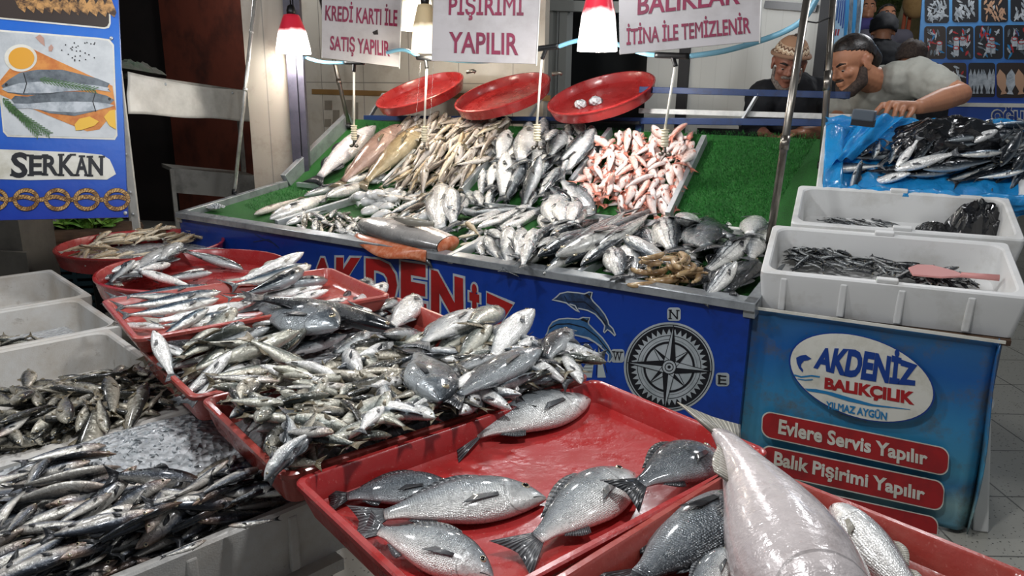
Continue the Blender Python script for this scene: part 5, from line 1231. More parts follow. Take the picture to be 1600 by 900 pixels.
# fourth front bay: row of whiting standing head up, and long striped fish
heap(SA, [(745, 385), (800, 360), (900, 345), (985, 345), (880, 420), (820, 412), (750, 402)], 18, ['silver_s'], (.18, .24), yA((840, 380), (4, -8)), .3, 4, label='small silver fish in the lower layer of the fourth front bay', group='lower silver fish of the fourth bay', seed=19)
ROW = [((749, 371), (755, 402)), ((761, 374), (782, 410)), ((758, 360), (764, 372)), ((770, 352), (782, 388)), ((788, 346), (793, 376)), ((801, 338), (813, 360)), ((798, 366), (793, 414)), ((819, 362), (808, 408)), ((834, 364), (820, 410)), ((828, 384), (816, 416)), ((862, 362), (842, 408)), ((846, 358), (832, 380))]
for i, (hd, tl) in enumerate(ROW):
    layp('silver', SA, hd, tl, fat=1.1, label='silver fish of the upright row in the fourth front bay', group='upright row of silver fish', roll=.3, hgt=.06)
for i, (hd, tl) in enumerate([((850, 334), (852, 362)), ((863, 309), (874, 360)), ((872, 322), (880, 352)), ((884, 320), (884, 350)), ((898, 321), (890, 358)), ((908, 326), (898, 356))]):
    layp('silver', SA, hd, tl, fat=1.3, label='bright silver fish standing below the grey bream, %s from the left' % ORD[i], hgt=.06, roll=.2)
BON = [((800, 400), (905, 332)), ((822, 412), (925, 336)), ((838, 416), (958, 338)), ((850, 418), (990, 336)), ((862, 416), (1010, 334)), ((872, 420), (1030, 322)), ((880, 414), (1036, 318)), ((880, 395), (980, 330)), ((858, 385), (960, 326)), ((896, 404), (1000, 326)), ((905, 418), (1012, 350)), ((930, 395), (1022, 332))]
for i, (hd, tl) in enumerate(BON):
    layp('bonito', SA, hd, tl, fat=.72 + .06 * (i % 3), h=.035 + .012 * (i % 4), label='long striped grey fish in the fan right of the upright row', group='long striped fish fanned in the fourth bay', dors='u' if i % 2 else 'd', by=.02)
layp('silver', SA, (862, 423), (912, 419), fat=1.1, label='single slim silver fish along the front rim of the fourth bay')
# right front bay
RF = [((1075, 333), (1071, 376), 'silver', 'silver fish standing at the left of the trio on the right turf'), ((1092, 345), (1106, 414), 'bream_dark', 'deep blue grey bream standing on the right turf'), ((1078, 376), (1083, 412), 'silver', 'white bellied fish below the standing silver one'), ((1145, 329), (1139, 358), 'silver', 'silver fish head behind the black curved fish'),
      ((1180, 341), (1169, 384), 'silver', 'silver fish standing farthest right on the right turf'), ((1131, 368), (1122, 406), 'striped', 'striped silver fish right of the blue grey bream'), ((1035, 347), (1052, 400), 'striped', 'striped fish lying head up alone on the turf'), ((1011, 361), (1021, 395), 'striped', 'striped fish half hidden beside the divider'),
      ((975, 382), (1062, 418), 'silver', 'long silver fish slanting across the right front bay'), ((955, 393), (970, 440), 'striped', 'dark striped fish at the left corner of the right front bay'), ((975, 388), (990, 441), 'silver', 'silver scaled fish standing in the left corner of the right bay'), ((1001, 397), (1019, 432), 'striped', 'boldly striped round fish beside the shrimp'),
      ((1172, 386), (1096, 424), 'striped', 'long striped fish slanting towards the shrimp'), ((1184, 374), (1172, 412), 'bass', 'grey fish standing at the right rim'), ((1126, 426), (1066, 454), 'bass_dark', 'black fish lying right of the shrimp'), ((1152, 429), (1092, 459), 'striped', 'dark striped fish along the front rim of the right bay'), ((1182, 410), (1130, 465), 'bass_dark', 'black fish at the right front corner of the right bay'), ((1094, 412), (1068, 428), 'silver', 'pale fish belly behind the shrimp'), ((1198, 352), (1182, 398), 'silver', 'silver fish squeezed beside the foam box')]
for hd, tl, kd, lb in reversed(RF):
    layp(kd, SA, hd, tl, fat=1.0 if kd == 'bream_dark' else 1.45, label=lb, roll=.25, dors='u' if rnd.random() < .6 else 'd')
layp('bass_dark', SA, (1092, 338), (1150, 388), fat=1.1, by=.08, dors='u', hgt=.08, label='black curved fish lying over the others on the right turf')
# shrimps
def shrimp(bed, x, y, L, yaw):
    a = float(bed.h(x, y)) + L * .13; o, A, B, n = bed.fr; X = A * math.cos(yaw) + B * math.sin(yaw); Y = np.cross(n, X); c = bed.world(x, y, a); bed.stamp(x, y, yaw, L, L * .12, L * .14, a, 0)
    P = []; rad = []
    for i in range(15):
        t = i / 14; an = -.9 + 2.0 * t; P.append(c + X * L * .5 * math.sin(an) + Y * L * .34 * math.cos(an) - Y * L * .2); rad.append(L * (.028 + .075 * math.sin(math.pi * min(1, .12 + t * .85)) ** .8) * (1 + .06 * (i % 2)))
    mb = MB(); mb.tube(P, rad, 9); o_ = mb.build('shrimp', M['shrimp'])
    mb = MB()
    for i in range(3, 12): mb.tube([P[i] - (P[i] - c) * .2, c + (P[i] - c) * .45 + n * L * .02], [L * .016, L * .007], 5)
    mb.build('legs', M['shrimp'], o_)
    mb = MB()
    for s in (-1, 1): mb.tube([P[0], P[0] + X * L * .12 - Y * L * .18 + n * L * .05 * s, P[0] + X * L * .1 * s - Y * L * .45], [L * .01, L * .008, L * .004], 5)
    mb.build('antennae', M['shrimp'], o_)
    d = nrm(P[-1] - P[-2]); mb = MB(); mb.tube([P[-1], P[-1] + d * L * .07, P[-1] + d * L * .14], [L * .03, L * .05, L * .012], 6); mb.build('tail_fan', M['shrimp'], o_)
    return tag(o_, 'orange brown shrimp in the small shrimp pile of the right bay', 'shrimp', 'shrimp pile')
for i in range(30):
    p = SA.px(rr.uniform(1002, 1086), rr.uniform(424, 446), .03); shrimp(SA, p[0], p[1], rr.uniform(.10, .15), rr.uniform(0, 6.28))
# half salmon with the orange cut face
hd_, tl_ = SA.px(566, 352, .05), SA.px(700, 384, .05); ax = np.array([*(hd_ - tl_)]); Ls = float(np.hypot(*ax)); o_, A_, B_, n_ = SA.fr
X = nrm(A_ * ax[0] + B_ * ax[1]); Y = np.cross(n_, X); c0 = SA.world(*tl_, .055)
salm = thing('cut_salmon', c0 - n_ * .05, 'half a large salmon lying on the front rim, orange cut face to the right', 'salmon')
mb = MB(); ss = np.linspace(.02, .62, 22); T_, B2_, W_ = prof('bulk', ss); K = 20; vs = []; uv = []
for i, s in enumerate(ss):
    for j in range(K):
        a = 2 * math.pi * j / K; y = (T_[i] if math.cos(a) > 0 else B2_[i]) * math.cos(a); z = W_[i] * .8 * math.sin(a)
        vs.append(c0 + X * Ls * (1 - (s - .02) / .60) + Y * y * Ls * 1.35 + n_ * z * Ls * 1.1); uv.append((s, a / math.pi if a <= math.pi else 2 - a / math.pi))
mb.add(vs, [(i * K + j, i * K + (j + 1) % K, (i + 1) * K + (j + 1) % K, (i + 1) * K + j) for i in range(21) for j in range(K)] + [tuple(range(K))[::-1]], 0, True, uv)
mb.build('body', M['salmon_skin'], salm)
mb = MB(); last = vs[-K:]; cen = sum(last) / K
ring = [cen + (p - cen) * .96 - X * .003 for p in last]; hole = [cen + (p - cen) * .33 - X * .02 for p in last]
mb.add(ring + hole, [(j, (j + 1) % K, K + (j + 1) % K, K + j) for j in range(K)] + [tuple(range(K, 2 * K))], 0, True); mb.build('cut_face', M['salmon_flesh'], salm, recalc=True)
mb = MB()
def flap(u, v):
    x = Ls * (.86 - .80 * u); w_ = .035 + .085 * math.sin(math.pi * min(1, .15 + .8 * u)) * v
    sd = -1 if np.dot(Y, A_DIR) > 0 else 1
    return c0 + X * x + Y * sd * (.07 + w_) - n_ * (.005 + .03 * v * v * (1 + u)) + n_ * .01 * math.sin(u * 9) * v
mb.grid(flap, 20, 6); fl = mb.build('belly_flap', M['salmon_flesh'], salm); so = fl.modifiers.new('thick', 'SOLIDIFY'); so.thickness = .008
mb = MB()
P = [front(650, 405, -.01) + Z * .01, front(668, 408, .012), front(675, 418, .015)]; mb.tube(P, [.018, .015, .004], 8); mb.build('fin_tip', M['fin'], salm)
mb = MB(); p = c0 + X * Ls * .35 + Y * .02 + n_ * .085; mb.tube([p + X * .12, p, p - X * .13 - Y * .03], [.01, .025, .012], 8); mb.build('pectoral_fin', M['fin_pale'], salm)
mb = MB()
# ------------------------------------------------------------------ right hand table with foam boxes
def px_of(p):
    q = np.asarray(p) - CO; w_ = q @ _fw; return np.array([800 + F_PX * (q @ RT) / w_, 450 - F_PX * (q @ UP) / w_])
ZTB = .755
tl, tr = U(1183, 484, ZTB), U(1592, 533, ZTB)
ET = nrm(tr - tl); NT_ = np.array([-ET[1], ET[0], 0.0]); WB = float(np.linalg.norm(tr - tl))
def box_pose(fl, D, h, target):
    """fl: front left bottom corner; finds the backward tilt that puts the back left rim on the target pixel"""
    best = None
    for i in range(0, 42):
        t = R(i); dv = NT_ * math.cos(t) + Z * math.sin(t); nv = np.cross(ET, dv)
        e = np.linalg.norm(px_of(fl + dv * D + nv * h) - target)
        if best is None or e < best[0]: best = (e, t, dv, nv)
    return best
def stair_box(key, fl, D, h, target, label, ribs):
    e, t, dv, nv = box_pose(fl, D, h, np.array(target)); print('box', key, 'tilt', math.degrees(t), 'err', e)
    o = fl + ET * WB / 2 + dv * D / 2
    foam_box(key, (o, ET, dv, nv), WB, D, h, label, 'foam boxes stepped up on the right hand table', ribs=ribs, mat=M['foam_clean'])
    return fl + dv * D, dv, nv, t
HB = .165
e1_, dv1, nv1, t1 = stair_box('R1', tl, .46, HB, (1240, 352), 'white foam box of anchovies, nearest of the stepped boxes on the right', True)
# the boxes behind stand on hidden stock, each a step higher
rim2 = UP_(1236, 347, e1_ + NT_ * .03, NT_); fl2 = rim2 - nv1 * HB
e2_, dv2, nv2, t2 = stair_box('R2', fl2, .44, HB, (1276, 292), 'white foam box with a crumpled black bag, middle of the stepped boxes', False)
rim3 = UP_(1276, 286, e2_ + NT_ * .03, NT_); fl3 = rim3 - nv2 * HB
e3_, dv3, nv3, t3 = stair_box('R3', fl3, .48, HB, (1322, 186), 'white foam box lined with blue plastic, highest and farthest on the right', False)
# stand below: boards and legs, wrapped in the printed banner
st = thing('box_stand', tl + ET * WB / 2 + NT_ * .6, 'stepped stand under the foam boxes, hidden behind the printed blue cloth', 'stand')
for fl, dv, nv, D, nm in ((tl, dv1, nv1, .46, 'board'), (fl2, dv2, nv2, .44, 'board'), (fl3, dv3, nv3, .48, 'board')):
    mb = MB(); mb.slab([fl - nv * .004 + ET * .02, fl + ET * (WB - .02) - nv * .004, fl + ET * (WB - .02) + dv * D - nv * .004, fl + ET * .02 + dv * D - nv * .004], -nv, .02); mb.build(nm, M['cardboard'], st)
    for s in (.06, WB - .06):
        for k in (.06, D - .06):
            p = fl + ET * s + dv * k - nv * .024; mb = MB(); mb.bar(np.array([p[0], p[1], 0]), p, .035, .035, up=NT_); mb.build('leg', M['black_metal'], st)
# printed cloth hanging in front
def cl(x, y, off=0.0): return UP_(x, y, tl - NT_ * (.035 + off), NT_)
cloth = thing('printed_banner', cl(1370, 700), 'worn blue banner with an oval fish shop logo hanging below the foam boxes', 'banner')
ca, cb = cl(1174, 482), cl(1571, 537); cz0 = .02
def clothf(u, v):
    p = ca * (1 - u) + cb * u; z = p[2] * v + cz0 * (1 - v)
    f = .012 * math.sin(u * 21 + v * 3) * (1 - v) ** .8 * .6 + .010 * math.exp(-((u - .10 - .10 * (1 - v)) / .022) ** 2) * v + .006 * noise3((u * 4, v * 4, 1))
    edge = .03 * max(0, (u - .96) / .04)
    return np.array([p[0], p[1], z]) - NT_ * (f * .6 - .022 - edge)
mb = MB(); mb.grid(clothf, 70, 40); bn = mb.build('cloth', M['cloth_blue'], cloth); so = bn.modifiers.new('thick', 'SOLIDIFY'); so.thickness = .004; so.offset = -1
mb = MB()
def side(u, v):
    p = cb + NT_ * (u * .9) + ET * (.012 * math.sin(u * 9 + v * 5) + .03 * u * (1 - v)); z = cb[2] * v + .02 * (1 - v) + .06 * u * v
    return np.array([p[0], p[1], z])
mb.grid(side, 20, 20); sd_ = mb.build('side_cloth', M['cloth_blue'], cloth); so = sd_.modifiers.new('thick', 'SOLIDIFY'); so.thickness = .004
mb = MB(); mb.bar(ca + Z * .004, cb + Z * .004, .008, .01); mb.build('hem', M['ink_white'], cloth)
cn = -NT_
OF = .009
def oval(c, a, b, g=1.0, k=64): return [(c[0] + g * (a[0] * math.cos(t) + b[0] * math.sin(t)), c[1] + g * (a[1] * math.cos(t) + b[1] * math.sin(t))) for t in [2 * math.pi * i / k for i in range(k)]]
C_, A_v, B_v = (1346.5, 590), (112.5, 14.5), (20, 69)
P = Print(cl, cn); P.poly(oval(C_, A_v, B_v), OF, 0).poly(oval(C_, A_v, B_v, .975), OF + .0012, 1)
P.build('oval_logo', [M['ink_navy'], M['ink_white']], cloth)
lettering('AKDENİZ', px_quad([(1271, 573), (1431, 601), (1433, 569), (1278, 543)], cl, 0), cn, M['ink_navy'], cloth, 'lettering', .05, OF + .0028, warp=lambda x, y: (x, (y - .0) * (1 + .42 * 4 * x * (1 - x)) - .16 * 4 * x * (1 - x)), ref='K')
lettering('BALIKÇILIK', px_quad([(1288, 605.5), (1428, 631), (1429, 611), (1289, 588)], cl, 0), cn, M['ink_red'], cloth, 'lettering', .05, OF + .0028, ref='K')
lettering('YILMAZ AYGÜN', px_quad([(1290, 636), (1385, 655), (1386, 643), (1291, 625)], cl, 0), cn, M['ink_cyan'], cloth, 'lettering', .03, OF + .0034, ref='Y')
P = Print(cl, cn)
w1 = [(1257, 607), (1275, 608), (1300, 613), (1330, 622), (1365, 632), (1422, 639.5)]; w2 = [(1262, 611), (1290, 615.5), (1325, 627), (1360, 634.5), (1422, 640.2)]
P.poly(w1 + w2[::-1], OF + .0028, 0)
P.stroke([(1241, 586), (1252, 589), (1268, 587), (1281, 589)], 2.4, OF + .0028, 0).stroke([(1246, 592), (1258, 594), (1270, 593)], 1.6, OF + .0028, 0)
P.poly([(1244, 559), (1251, 555.5), (1259, 554.5), (1268, 560.5), (1262, 563), (1256, 564), (1252, 569), (1251.5, 573), (1255, 578), (1254, 582), (1248, 575), (1245, 567)], OF + .0028, 1)
P.build('logo_fish_and_wave', [M['ink_cyan'], M['ink_navy']], cloth)
def redbar(lt, rt, rb, lb):
    P = Print(cl, cn); q = [np.array(p, float) for p in (lb, rb, rt, lt)]
    for g, off, m in ((0, OF, 0), (1, OF + .0014, 1)):
        pts = [tuple(bil([np.append(p, 0) for p in q], x, y)[:2]) for x, y in rrect(.0 + g * .005, .0 + g * .04, 1 - g * .005, 1 - g * .04, .05, .32)]
        P.poly(pts, off, m)
    P.build('red_text_bar', [M['ink_white'], M['ink_red']], cloth)
redbar((1191, 641), (1484, 701), (1481, 745), (1189, 682)); redbar((1190, 694), (1477, 753), (1473, 800), (1188, 738)); redbar((1188, 748), (1467, 809), (1464, 850), (1186, 792))
lettering('Evlere Servis Yapılır', px_quad([(1216, 675.5), (1448.5, 725), (1449, 704), (1218, 653)], cl, 0), cn, M['ink_white'], cloth, 'lettering', .03, OF + .0032, ref='E')
lettering('Balık Pişirimi Yapılır', px_quad([(1209, 724), (1444, 780.5), (1445, 760), (1211, 703)], cl, 0), cn, M['ink_white'], cloth, 'lettering', .03, OF + .0032, ref='B')
# white stool behind the banner
stool = thing('plastic_stool', U(1545, 850, 0), 'white plastic stool showing beside the right edge of the banner', 'stool')
sp0 = tr + NT_ * .22 - ET * .16; sp0[2] = 0
mb = MB(); mb.lathe([(.15, .42), (.17, .43), (.17, .455), (.15, .46)], (sp0, ET, NT_, Z), 28); mb.build('seat', M['white_plastic'], stool)
for s1_, s2_ in ((-1, -1), (-1, 1), (1, -1), (1, 1)):
    mb = MB(); mb.bar(sp0 + ET * .17 * s1_ + NT_ * .17 * s2_, sp0 + ET * .12 * s1_ + NT_ * .12 * s2_ + Z * .43, .05, .03, up=NT_); mb.build('leg', M['white_plastic'], stool, bevel=.006)

# anchovies and scoop
r1 = bbed('R1', lambda x, y: .02 + .035 * np.maximum(0, 1 - ((x + .08) / .26) ** 2) * np.maximum(0, 1 - ((y - .02) / .2) ** 2), .004)
heap(r1, [(1232, 396), (1262, 385), (1330, 405), (1430, 420), (1525, 437), (1420, 440), (1330, 432), (1250, 415)], 190, ['anch'], (.085, .115), img_yaw(r1, (1330, 410), (10, 2)), .7, 4, label='small dark anchovy in the nearest foam box on the right', group='anchovies in the nearest foam box', seed=51, ph=.04, fat=(1.15, 1.5))
layp('anch', r1, (1375, 383), (1402, 378), label='single anchovy stuck on the back wall of the nearest box', hgt=.03)
r2 = bbed('R2', None, .005)
heap(r2, [(1290, 345), (1340, 340), (1395, 350), (1380, 358), (1300, 353)], 26, ['anch'], (.09, .115), img_yaw(r2, (1340, 348), (10, 2)), .3, 4, label='small dark anchovy on the floor of the middle foam box', group='anchovies in the middle foam box', seed=52, fat=(.9, 1.2))
sc_ = thing('scoop', r1.world(*r1.px(1480, 436, .05), .05), 'flat pink plastic scoop lying at the front of the anchovy box', 'scoop')
P0 = [r1.world(*r1.px(x, y, .07), .082) for x, y in ((1418, 425), (1432, 420), (1455, 421), (1490, 430), (1508, 438), (1470, 440), (1425, 436))]
mb = MB(); mb.slab(P0, nv1, .008); mb.build('blade', M['pink_plastic'], sc_, bevel=.002)
mb = MB(); mb.tube([r1.world(*r1.px(1500, 437, .07), .090), r1.world(*r1.px(1560, 440, .08), .095)], [.010, .012], 8); mb.build('handle', M['pink_plastic'], sc_)

# blue plastic sheet lining the highest box
bx3 = BOXES['R3']; o3, a3, b3_, n3 = bx3['fr']; hx3, hy3 = bx3['hx'] + .04, bx3['hy'] + .04; top3 = HB - .022
def sheetf(u, v):
    x = -hx3 + .05 * (1 - v) + u * (2 * hx3 + .03)
    nz = lambda k, s: noise3((u * k, v * k * .7, s))
    if v < .38:     # hangs over the front rim
        t = v / .38; drop = .05 + .10 * (.5 + .5 * math.sin(u * 5 + .6)) * (1 if u > .15 else .5) + .11 * max(0, u - .75) * 2
        y = -hy3 - .012 - .018 * abs(nz(9, 1)); z = top3 + .008 - drop * (1 - t)
        y -= .02 * math.sin(u * 31 + 2 * nz(5, 4)) * (1 - t)
    elif v < .46:
        t = (v - .38) / .08; y = -hy3 - .012 + t * .05; z = top3 + .008 + .012 * math.sin(t * math.pi)
    elif v < .85:
        t = (v - .46) / .39; y = -hy3 + .038 + t * (2 * hy3 - .08); z = top3 - .03 + .02 * nz(6, 2)
        if u < .10: z += .05
    else:
        t = (v - .85) / .15; y = hy3 - .042 + t * .05; z = top3 - .03 + .05 * t
    cr_ = 1 - abs(nz(11, 5)) * 2; return o3 + a3 * x + b3_ * (y + .01 * nz(17, 8)) + n3 * (z + .012 * nz(14, 3) + .016 * cr_)
mb = MB(); mb.grid(sheetf, 90, 60); bs = mb.build('plastic_sheet', M['bag_blue']); so = bs.modifiers.new('thick', 'SOLIDIFY'); so.thickness = .002
tag(bs, 'blue plastic sheet lining the highest foam box and hanging over its front', 'plastic sheet')
r3 = bbed('R3', lambda x, y: .125 + .03 * np.clip(y / .2, -1, 1), .006); r3.cap = .20
def flapf(u, v):   # the raised left corner of the sheet
    A0, A1 = r3.world(*r3.px(1283, 268, .16), .16), r3.world(*r3.px(1330, 190, .19), .19); B0, B1 = r3.world(*r3.px(1330, 250, .17), .175), r3.world(*r3.px(1412, 186, .20), .205)
    p = (A0 * (1 - v) + A1 * v) * (1 - u) + (B0 * (1 - v) + B1 * v) * u
    return p + n3 * (.03 * math.sin(u * math.pi) + .012 * math.sin(u * 17 + v * 4) + .015 * noise3((u * 5, v * 5, 7))) - n3 * (.05 * (1 - u) ** 3)
mb = MB(); mb.grid(flapf, 30, 30); bs = mb.build('plastic_sheet', M['bag_blue']); so = bs.modifiers.new('thick', 'SOLIDIFY'); so.thickness = .002
tag(bs, 'raised left corner of blue plastic folded over the mackerel', 'plastic sheet')
MK = [((1343, 253), (1372, 218), 'mack_dark'), ((1362, 258), (1376, 214), 'mack'), ((1388, 262), (1402, 222), 'mack'), ((1397, 267), (1436, 228), 'silver'), ((1420, 260), (1462, 226), 'mack_dark'), ((1440, 262), (1490, 232), 'mack_dark'), ((1550, 233), (1584, 212), 'mack_dark'), ((1518, 236), (1572, 192), 'silver'), ((1560, 268), (1600, 200), 'mack_dark'), ((1578, 275), (1606, 230), 'mack_dark'), ((1520, 205), (1566, 186), 'mack_dark'),
      ((1478, 243), (1540, 236), 'mack_dark'), ((1425, 277), (1520, 262), 'mack_dark'), ((1440, 272), (1562, 254), 'mack_dark'), ((1565, 247), (1478, 250), 'mack'), ((1397, 268), (1498, 248), 'silver'), ((1597, 281), (1518, 277), 'mack'), ((1424, 279), (1345, 277), 'silver'), ((1282, 263), (1386, 268), 'mack')]
lbs = ['striped mackerel at the left of the blue lined box, partly under the plastic', 'striped mackerel standing second from the left in the blue lined box', 'striped mackerel third from the left in the blue lined box', 'white bellied mackerel standing in the blue lined box', 'dark mackerel below the black bag', 'dark mackerel lying under the right end of the black bag', 'dark mackerel at the back right of the blue lined box', 'long white bellied mackerel right of the black bag', 'dark blue mackerel steeply leaning at the right edge', 'black mackerel at the far right of the blue lined box', 'dark mackerel behind the long white bellied one', 'dark mackerel in the middle of the blue lined box', 'black mackerel low in the front middle of the blue lined box', 'black backed mackerel crossing the front of the blue lined box', 'mackerel with silvery head pointing right, near the middle', 'long pale mackerel across the standing ones', 'mackerel with round eye at the front right of the blue lined box', 'pale mackerel with its head right at the front of the sheet', 'silver mackerel lying farthest left along the front of the sheet']
heap(r3, [(1340, 250), (1400, 220), (1590, 200), (1610, 270), (1420, 278)], 26, ['mack_dark', 'mack', 'mack_dark'], (.28, .34), img_yaw(r3, (1480, 240), (10, -2)), .25, 4, label='dark mackerel in the lower layer of the blue lined box', group='lower mackerel of the blue lined box', seed=61, ph=.14)
for (hd, tl_, kd), lb in zip(MK, lbs): layp(kd, r3, hd, tl_, hgt=.17, fat=1.15, dors='u', label=lb)
layp('mack', r3, (1345, 262), (1322, 322), hgt=.15, fat=.9, label='mackerel tail hanging down over the front of the blue sheet')
# black bags
def crumple(name, centre, ax, ay, az, rx, ry, hz, label, seed, k=42):
    def f(u, v):
        th = u * 2 * math.pi; q = (math.cos(th) * v * 1.6 + seed, math.sin(th) * v * 1.6, seed * .7)
        rr_ = v * (1 + .22 * noise3((math.cos(th) * 1.5, math.sin(th) * 1.5, seed)) + .05 * noise3((math.cos(th) * 6, math.sin(th) * 6, seed + 4)))
        ridg = 1 - abs(noise3(q, 1.5)) * 2.2; fine = 1 - abs(noise3(q, 2.6)) * 2
        h = hz * (1 - v ** 2.6) * (.6 + .4 * ridg) + hz * .12 * fine * (1 - v * .5)
        return centre + ax * rx * rr_ * math.cos(th) + ay * ry * rr_ * math.sin(th) + az * h
    mb = MB(); mb.grid(f, 44, k // 3, smooth=False); o = mb.build(name, M['bag_black']); so = o.modifiers.new('thick', 'SOLIDIFY'); so.thickness = .002
    return tag(o, label, 'bag')
pc = r3.world(*r3.px(1482, 212, .19), .170); crumple('plastic_bag', pc, a3, b3_, n3, .25, .13, .10, 'crumpled black plastic bag on top of the mackerel', 3.3)
pc = r3.world(*r3.px(1425, 228, .19), .180); crumple('plastic_bag', pc, a3, b3_, n3, .09, .07, .05, 'small black plastic fold left of the crumpled bag on the mackerel', 9.1, 24)
pc = r2.world(*r2.px(1528, 345, .06), .02); crumple('plastic_bag', pc, a3, b3_, nv2, .12, .10, .12, 'crumpled black plastic bag in the middle foam box', 6.2)
pc = r2.world(*r2.px(1460, 352, .03), .0); crumple('plastic_bag', pc, a3, b3_, nv2, .07, .04, .04, 'flat black plastic scrap beside the crumpled bag in the middle box', 12.2, 20)
# ------------------------------------------------------------------ poles, rails and round trays behind the stall
def pole(name, a, b, r, mat, label, collar=None, foot=True):
    root = thing(name, b, label, 'pole'); mb = MB(); mb.tube([a, b], r, 14); mb.build('tube', mat, root)
    d = nrm(b - a); mb = MB(); mb.tube([b - d * .03, b + d * .004], [r * 1.35, r * 1.35], 14); mb.build('foot_cap', M['black_plastic'], root)
    for t, w_ in (collar or []):
        p = a + (b - a) * t; mb = MB(); mb.tube([p - d * w_, p + d * w_], [r * 1.25, r * 1.25], 14); mb.build('collar', mat, root)
    return root
b0 = onA(366, 303, .01); db = float((b0 - CO) @ _fw)
pole('thin_pole', UD(404, -60, db - .05), b0, .012, M['pole_white'], 'thin whitish pole leaning at the left end of the stall', [(.55, .01), (.30, .008)])
b0 = SP(SLEN + .035, .60, ZB - .12); pb0 = onA(1200, 392, .0); db = float((pb0 - CO) @ _fw)
pole('steel_pole', UD(1270, -60, db - .10), pb0, .017, M['chrome'], 'leaning steel pole in front of the men, left of the pair', [(.62, .03)])
b0 = onB(1284, 262, .0); db = float((b0 - CO) @ _fw)
pole('steel_pole', UD(1306, -60, db + .0), b0, .0165, M['chrome'], 'upright steel pole close to the box corner, right of the pair', [(.58, .05)])
mb = MB()
pa_, pb2 = UD(1251, 32, db - .12), UD(1301, 26, db)
tag((lambda m_: (m_.tube([pa_, (pa_ + pb2) / 2 - Z * .02, pb2], .004, 6), m_.build('tie_wire', M['black_plastic']))[1])(mb), 'black wire tied between the two steel poles', 'wire')
dd = float((onB(560, 200) - CO) @ _fw) + .1
pole('chrome_pole', UD(492, -40, dd), UD(546, 200, dd), .016, M['chrome'], 'chrome pole slanting behind the credit card sign', [(.7, .02)])
# rail frame behind the stall
DR = D_TOP + .14
def rl(x, y, off=0.0): return UP_(x, y, SL + N1 * (DR + off), N1)
rf = thing('rail_frame', rl(1160, 190) * np.array([1, 1, 0]), 'blue painted steel rails with a white board behind the turf', 'rail')
for (a, b, wv, hv, m_, nm) in ((rl(1000, 140), rl(1328, 149), .03, .036, 'blue_rail', 'upper_rail'), (rl(570, 184), rl(1312, 192), .03, .038, 'blue_rail', 'lower_rail'), (rl(1000, 173, .06), rl(1330, 183, .06), .05, .030, 'white_rail', 'white_board'), (rl(570, 190, -.03), rl(1000, 192, -.03), .02, .02, 'black_metal', 'lower_bar')):
    mb = MB(); mb.bar(a, b, wv, hv); mb.build(nm, M[m_], rf, bevel=.003)
for x in (1185, 600, 850):
    mb = MB(); mb.bar(rl(x, 146), rl(x - 30, 196, .02), .03, .012); mb.build('bracket', M['steel'], rf)
for x in (590, 1000, 1310):
    p = rl(x, 190, .03); mb = MB(); mb.bar(np.array([p[0], p[1], 0]), p, .04, .04, up=N1); mb.build('upright', M['blue_rail'], rf)
# three round trays leaning on the rails
for i, ((x, y), rp, ang, lb) in enumerate((((655, 139), 72, 19, 'red round tray leaning at the left of the row behind the stall'), ((784, 142), 78, 16, 'red round tray leaning in the middle of the row behind the stall'), ((938, 143), 86, 13, 'red round tray leaning at the right with two lumps of ice in it'))):
    c = rl(x, y, -.02); v = nrm(c - CO); r = rp * float((c - CO) @ _fw) / F_PX
    n = nrm(-v * .46 + (UP * math.cos(R(ang)) - RT * math.sin(R(ang))) * .888); h = .075
    round_tray('W%d' % i, c - n * h, r, h, n, lb, 'red round trays leaning behind the stall')
    if i < 2:
        p = rl(x + rp + 8, y - 26); cl_ = thing('clip', p, 'small chrome clip %s' % ('between the left and middle leaning trays' if i == 0 else 'between the middle and right leaning trays'), 'clip')
        mb = MB(); mb.tube([p - RT * .03, p + RT * .02 + UP * .01, p + RT * .035], .012, 8); mb.build('clip_body', M['chrome'], cl_)
w2 = Bed(TRAYS['W2']['fr'], .3, .3, .01)
for i, (x, y) in enumerate(((908, 163), (931, 158))):
    p = w2.world(*w2.px(x, y, .02), .02); mb = MB()
    def lump(u, v):
        th = u * 2 * math.pi; fi = (v - .5) * math.pi; k = 1 + .25 * noise3((math.cos(th) * 1.4 + i * 5, math.sin(th) * 1.4, fi))
        return p + RT * .042 * math.cos(fi) * math.cos(th) * k + UP * .03 * math.sin(fi) * k - _fw * .03 * math.cos(fi) * math.sin(th) * k
    mb.grid(lump, 14, 10); tag(mb.build('ice_lump', M['ice']), 'clear lump of ice in the right leaning tray, %s one' % ('left' if i == 0 else 'right'), 'ice')

# ------------------------------------------------------------------ hanging lamps, signs, hose and water rods
DH = 0.95
def hp(x, y, off=0.0): return UP_(x, y, SL + N1 * (DH + off), N1)
def shade_mat(name, top, glow, e):
    t = NT(name); sep = t.n('ShaderNodeSeparateXYZ'); t.l(t.uv(), sep.inputs[0]); ob = t.obj()
    f = t.ramp(t.math('ADD', sep.outputs[1], t.math('MULTIPLY', t.math('SUBTRACT', t.noise(9, 3, ob), .5), .22)), [(.50, 0.0), (.64, 1.0)])
    t.col(t.mix(f, '#f4f0ea', top)); t.l(t.mix(f, glow, top), t.b.inputs['Emission Color']); t.l(t.math('MULTIPLY_ADD', f, -e * .93, e), t.b.inputs['Emission Strength']); t.set(Roughness=.3); return t.m
M['shade_pink'] = shade_mat('lamp_shade_pink', '#c8283c', '#fff4f0', 3.4)
M['shade_cream'] = shade_mat('lamp_shade_cream', '#d8c39a', '#ffeac6', 1.6)
M['bulb'] = emis('glowing_bulb', '#fff6e8', 30)
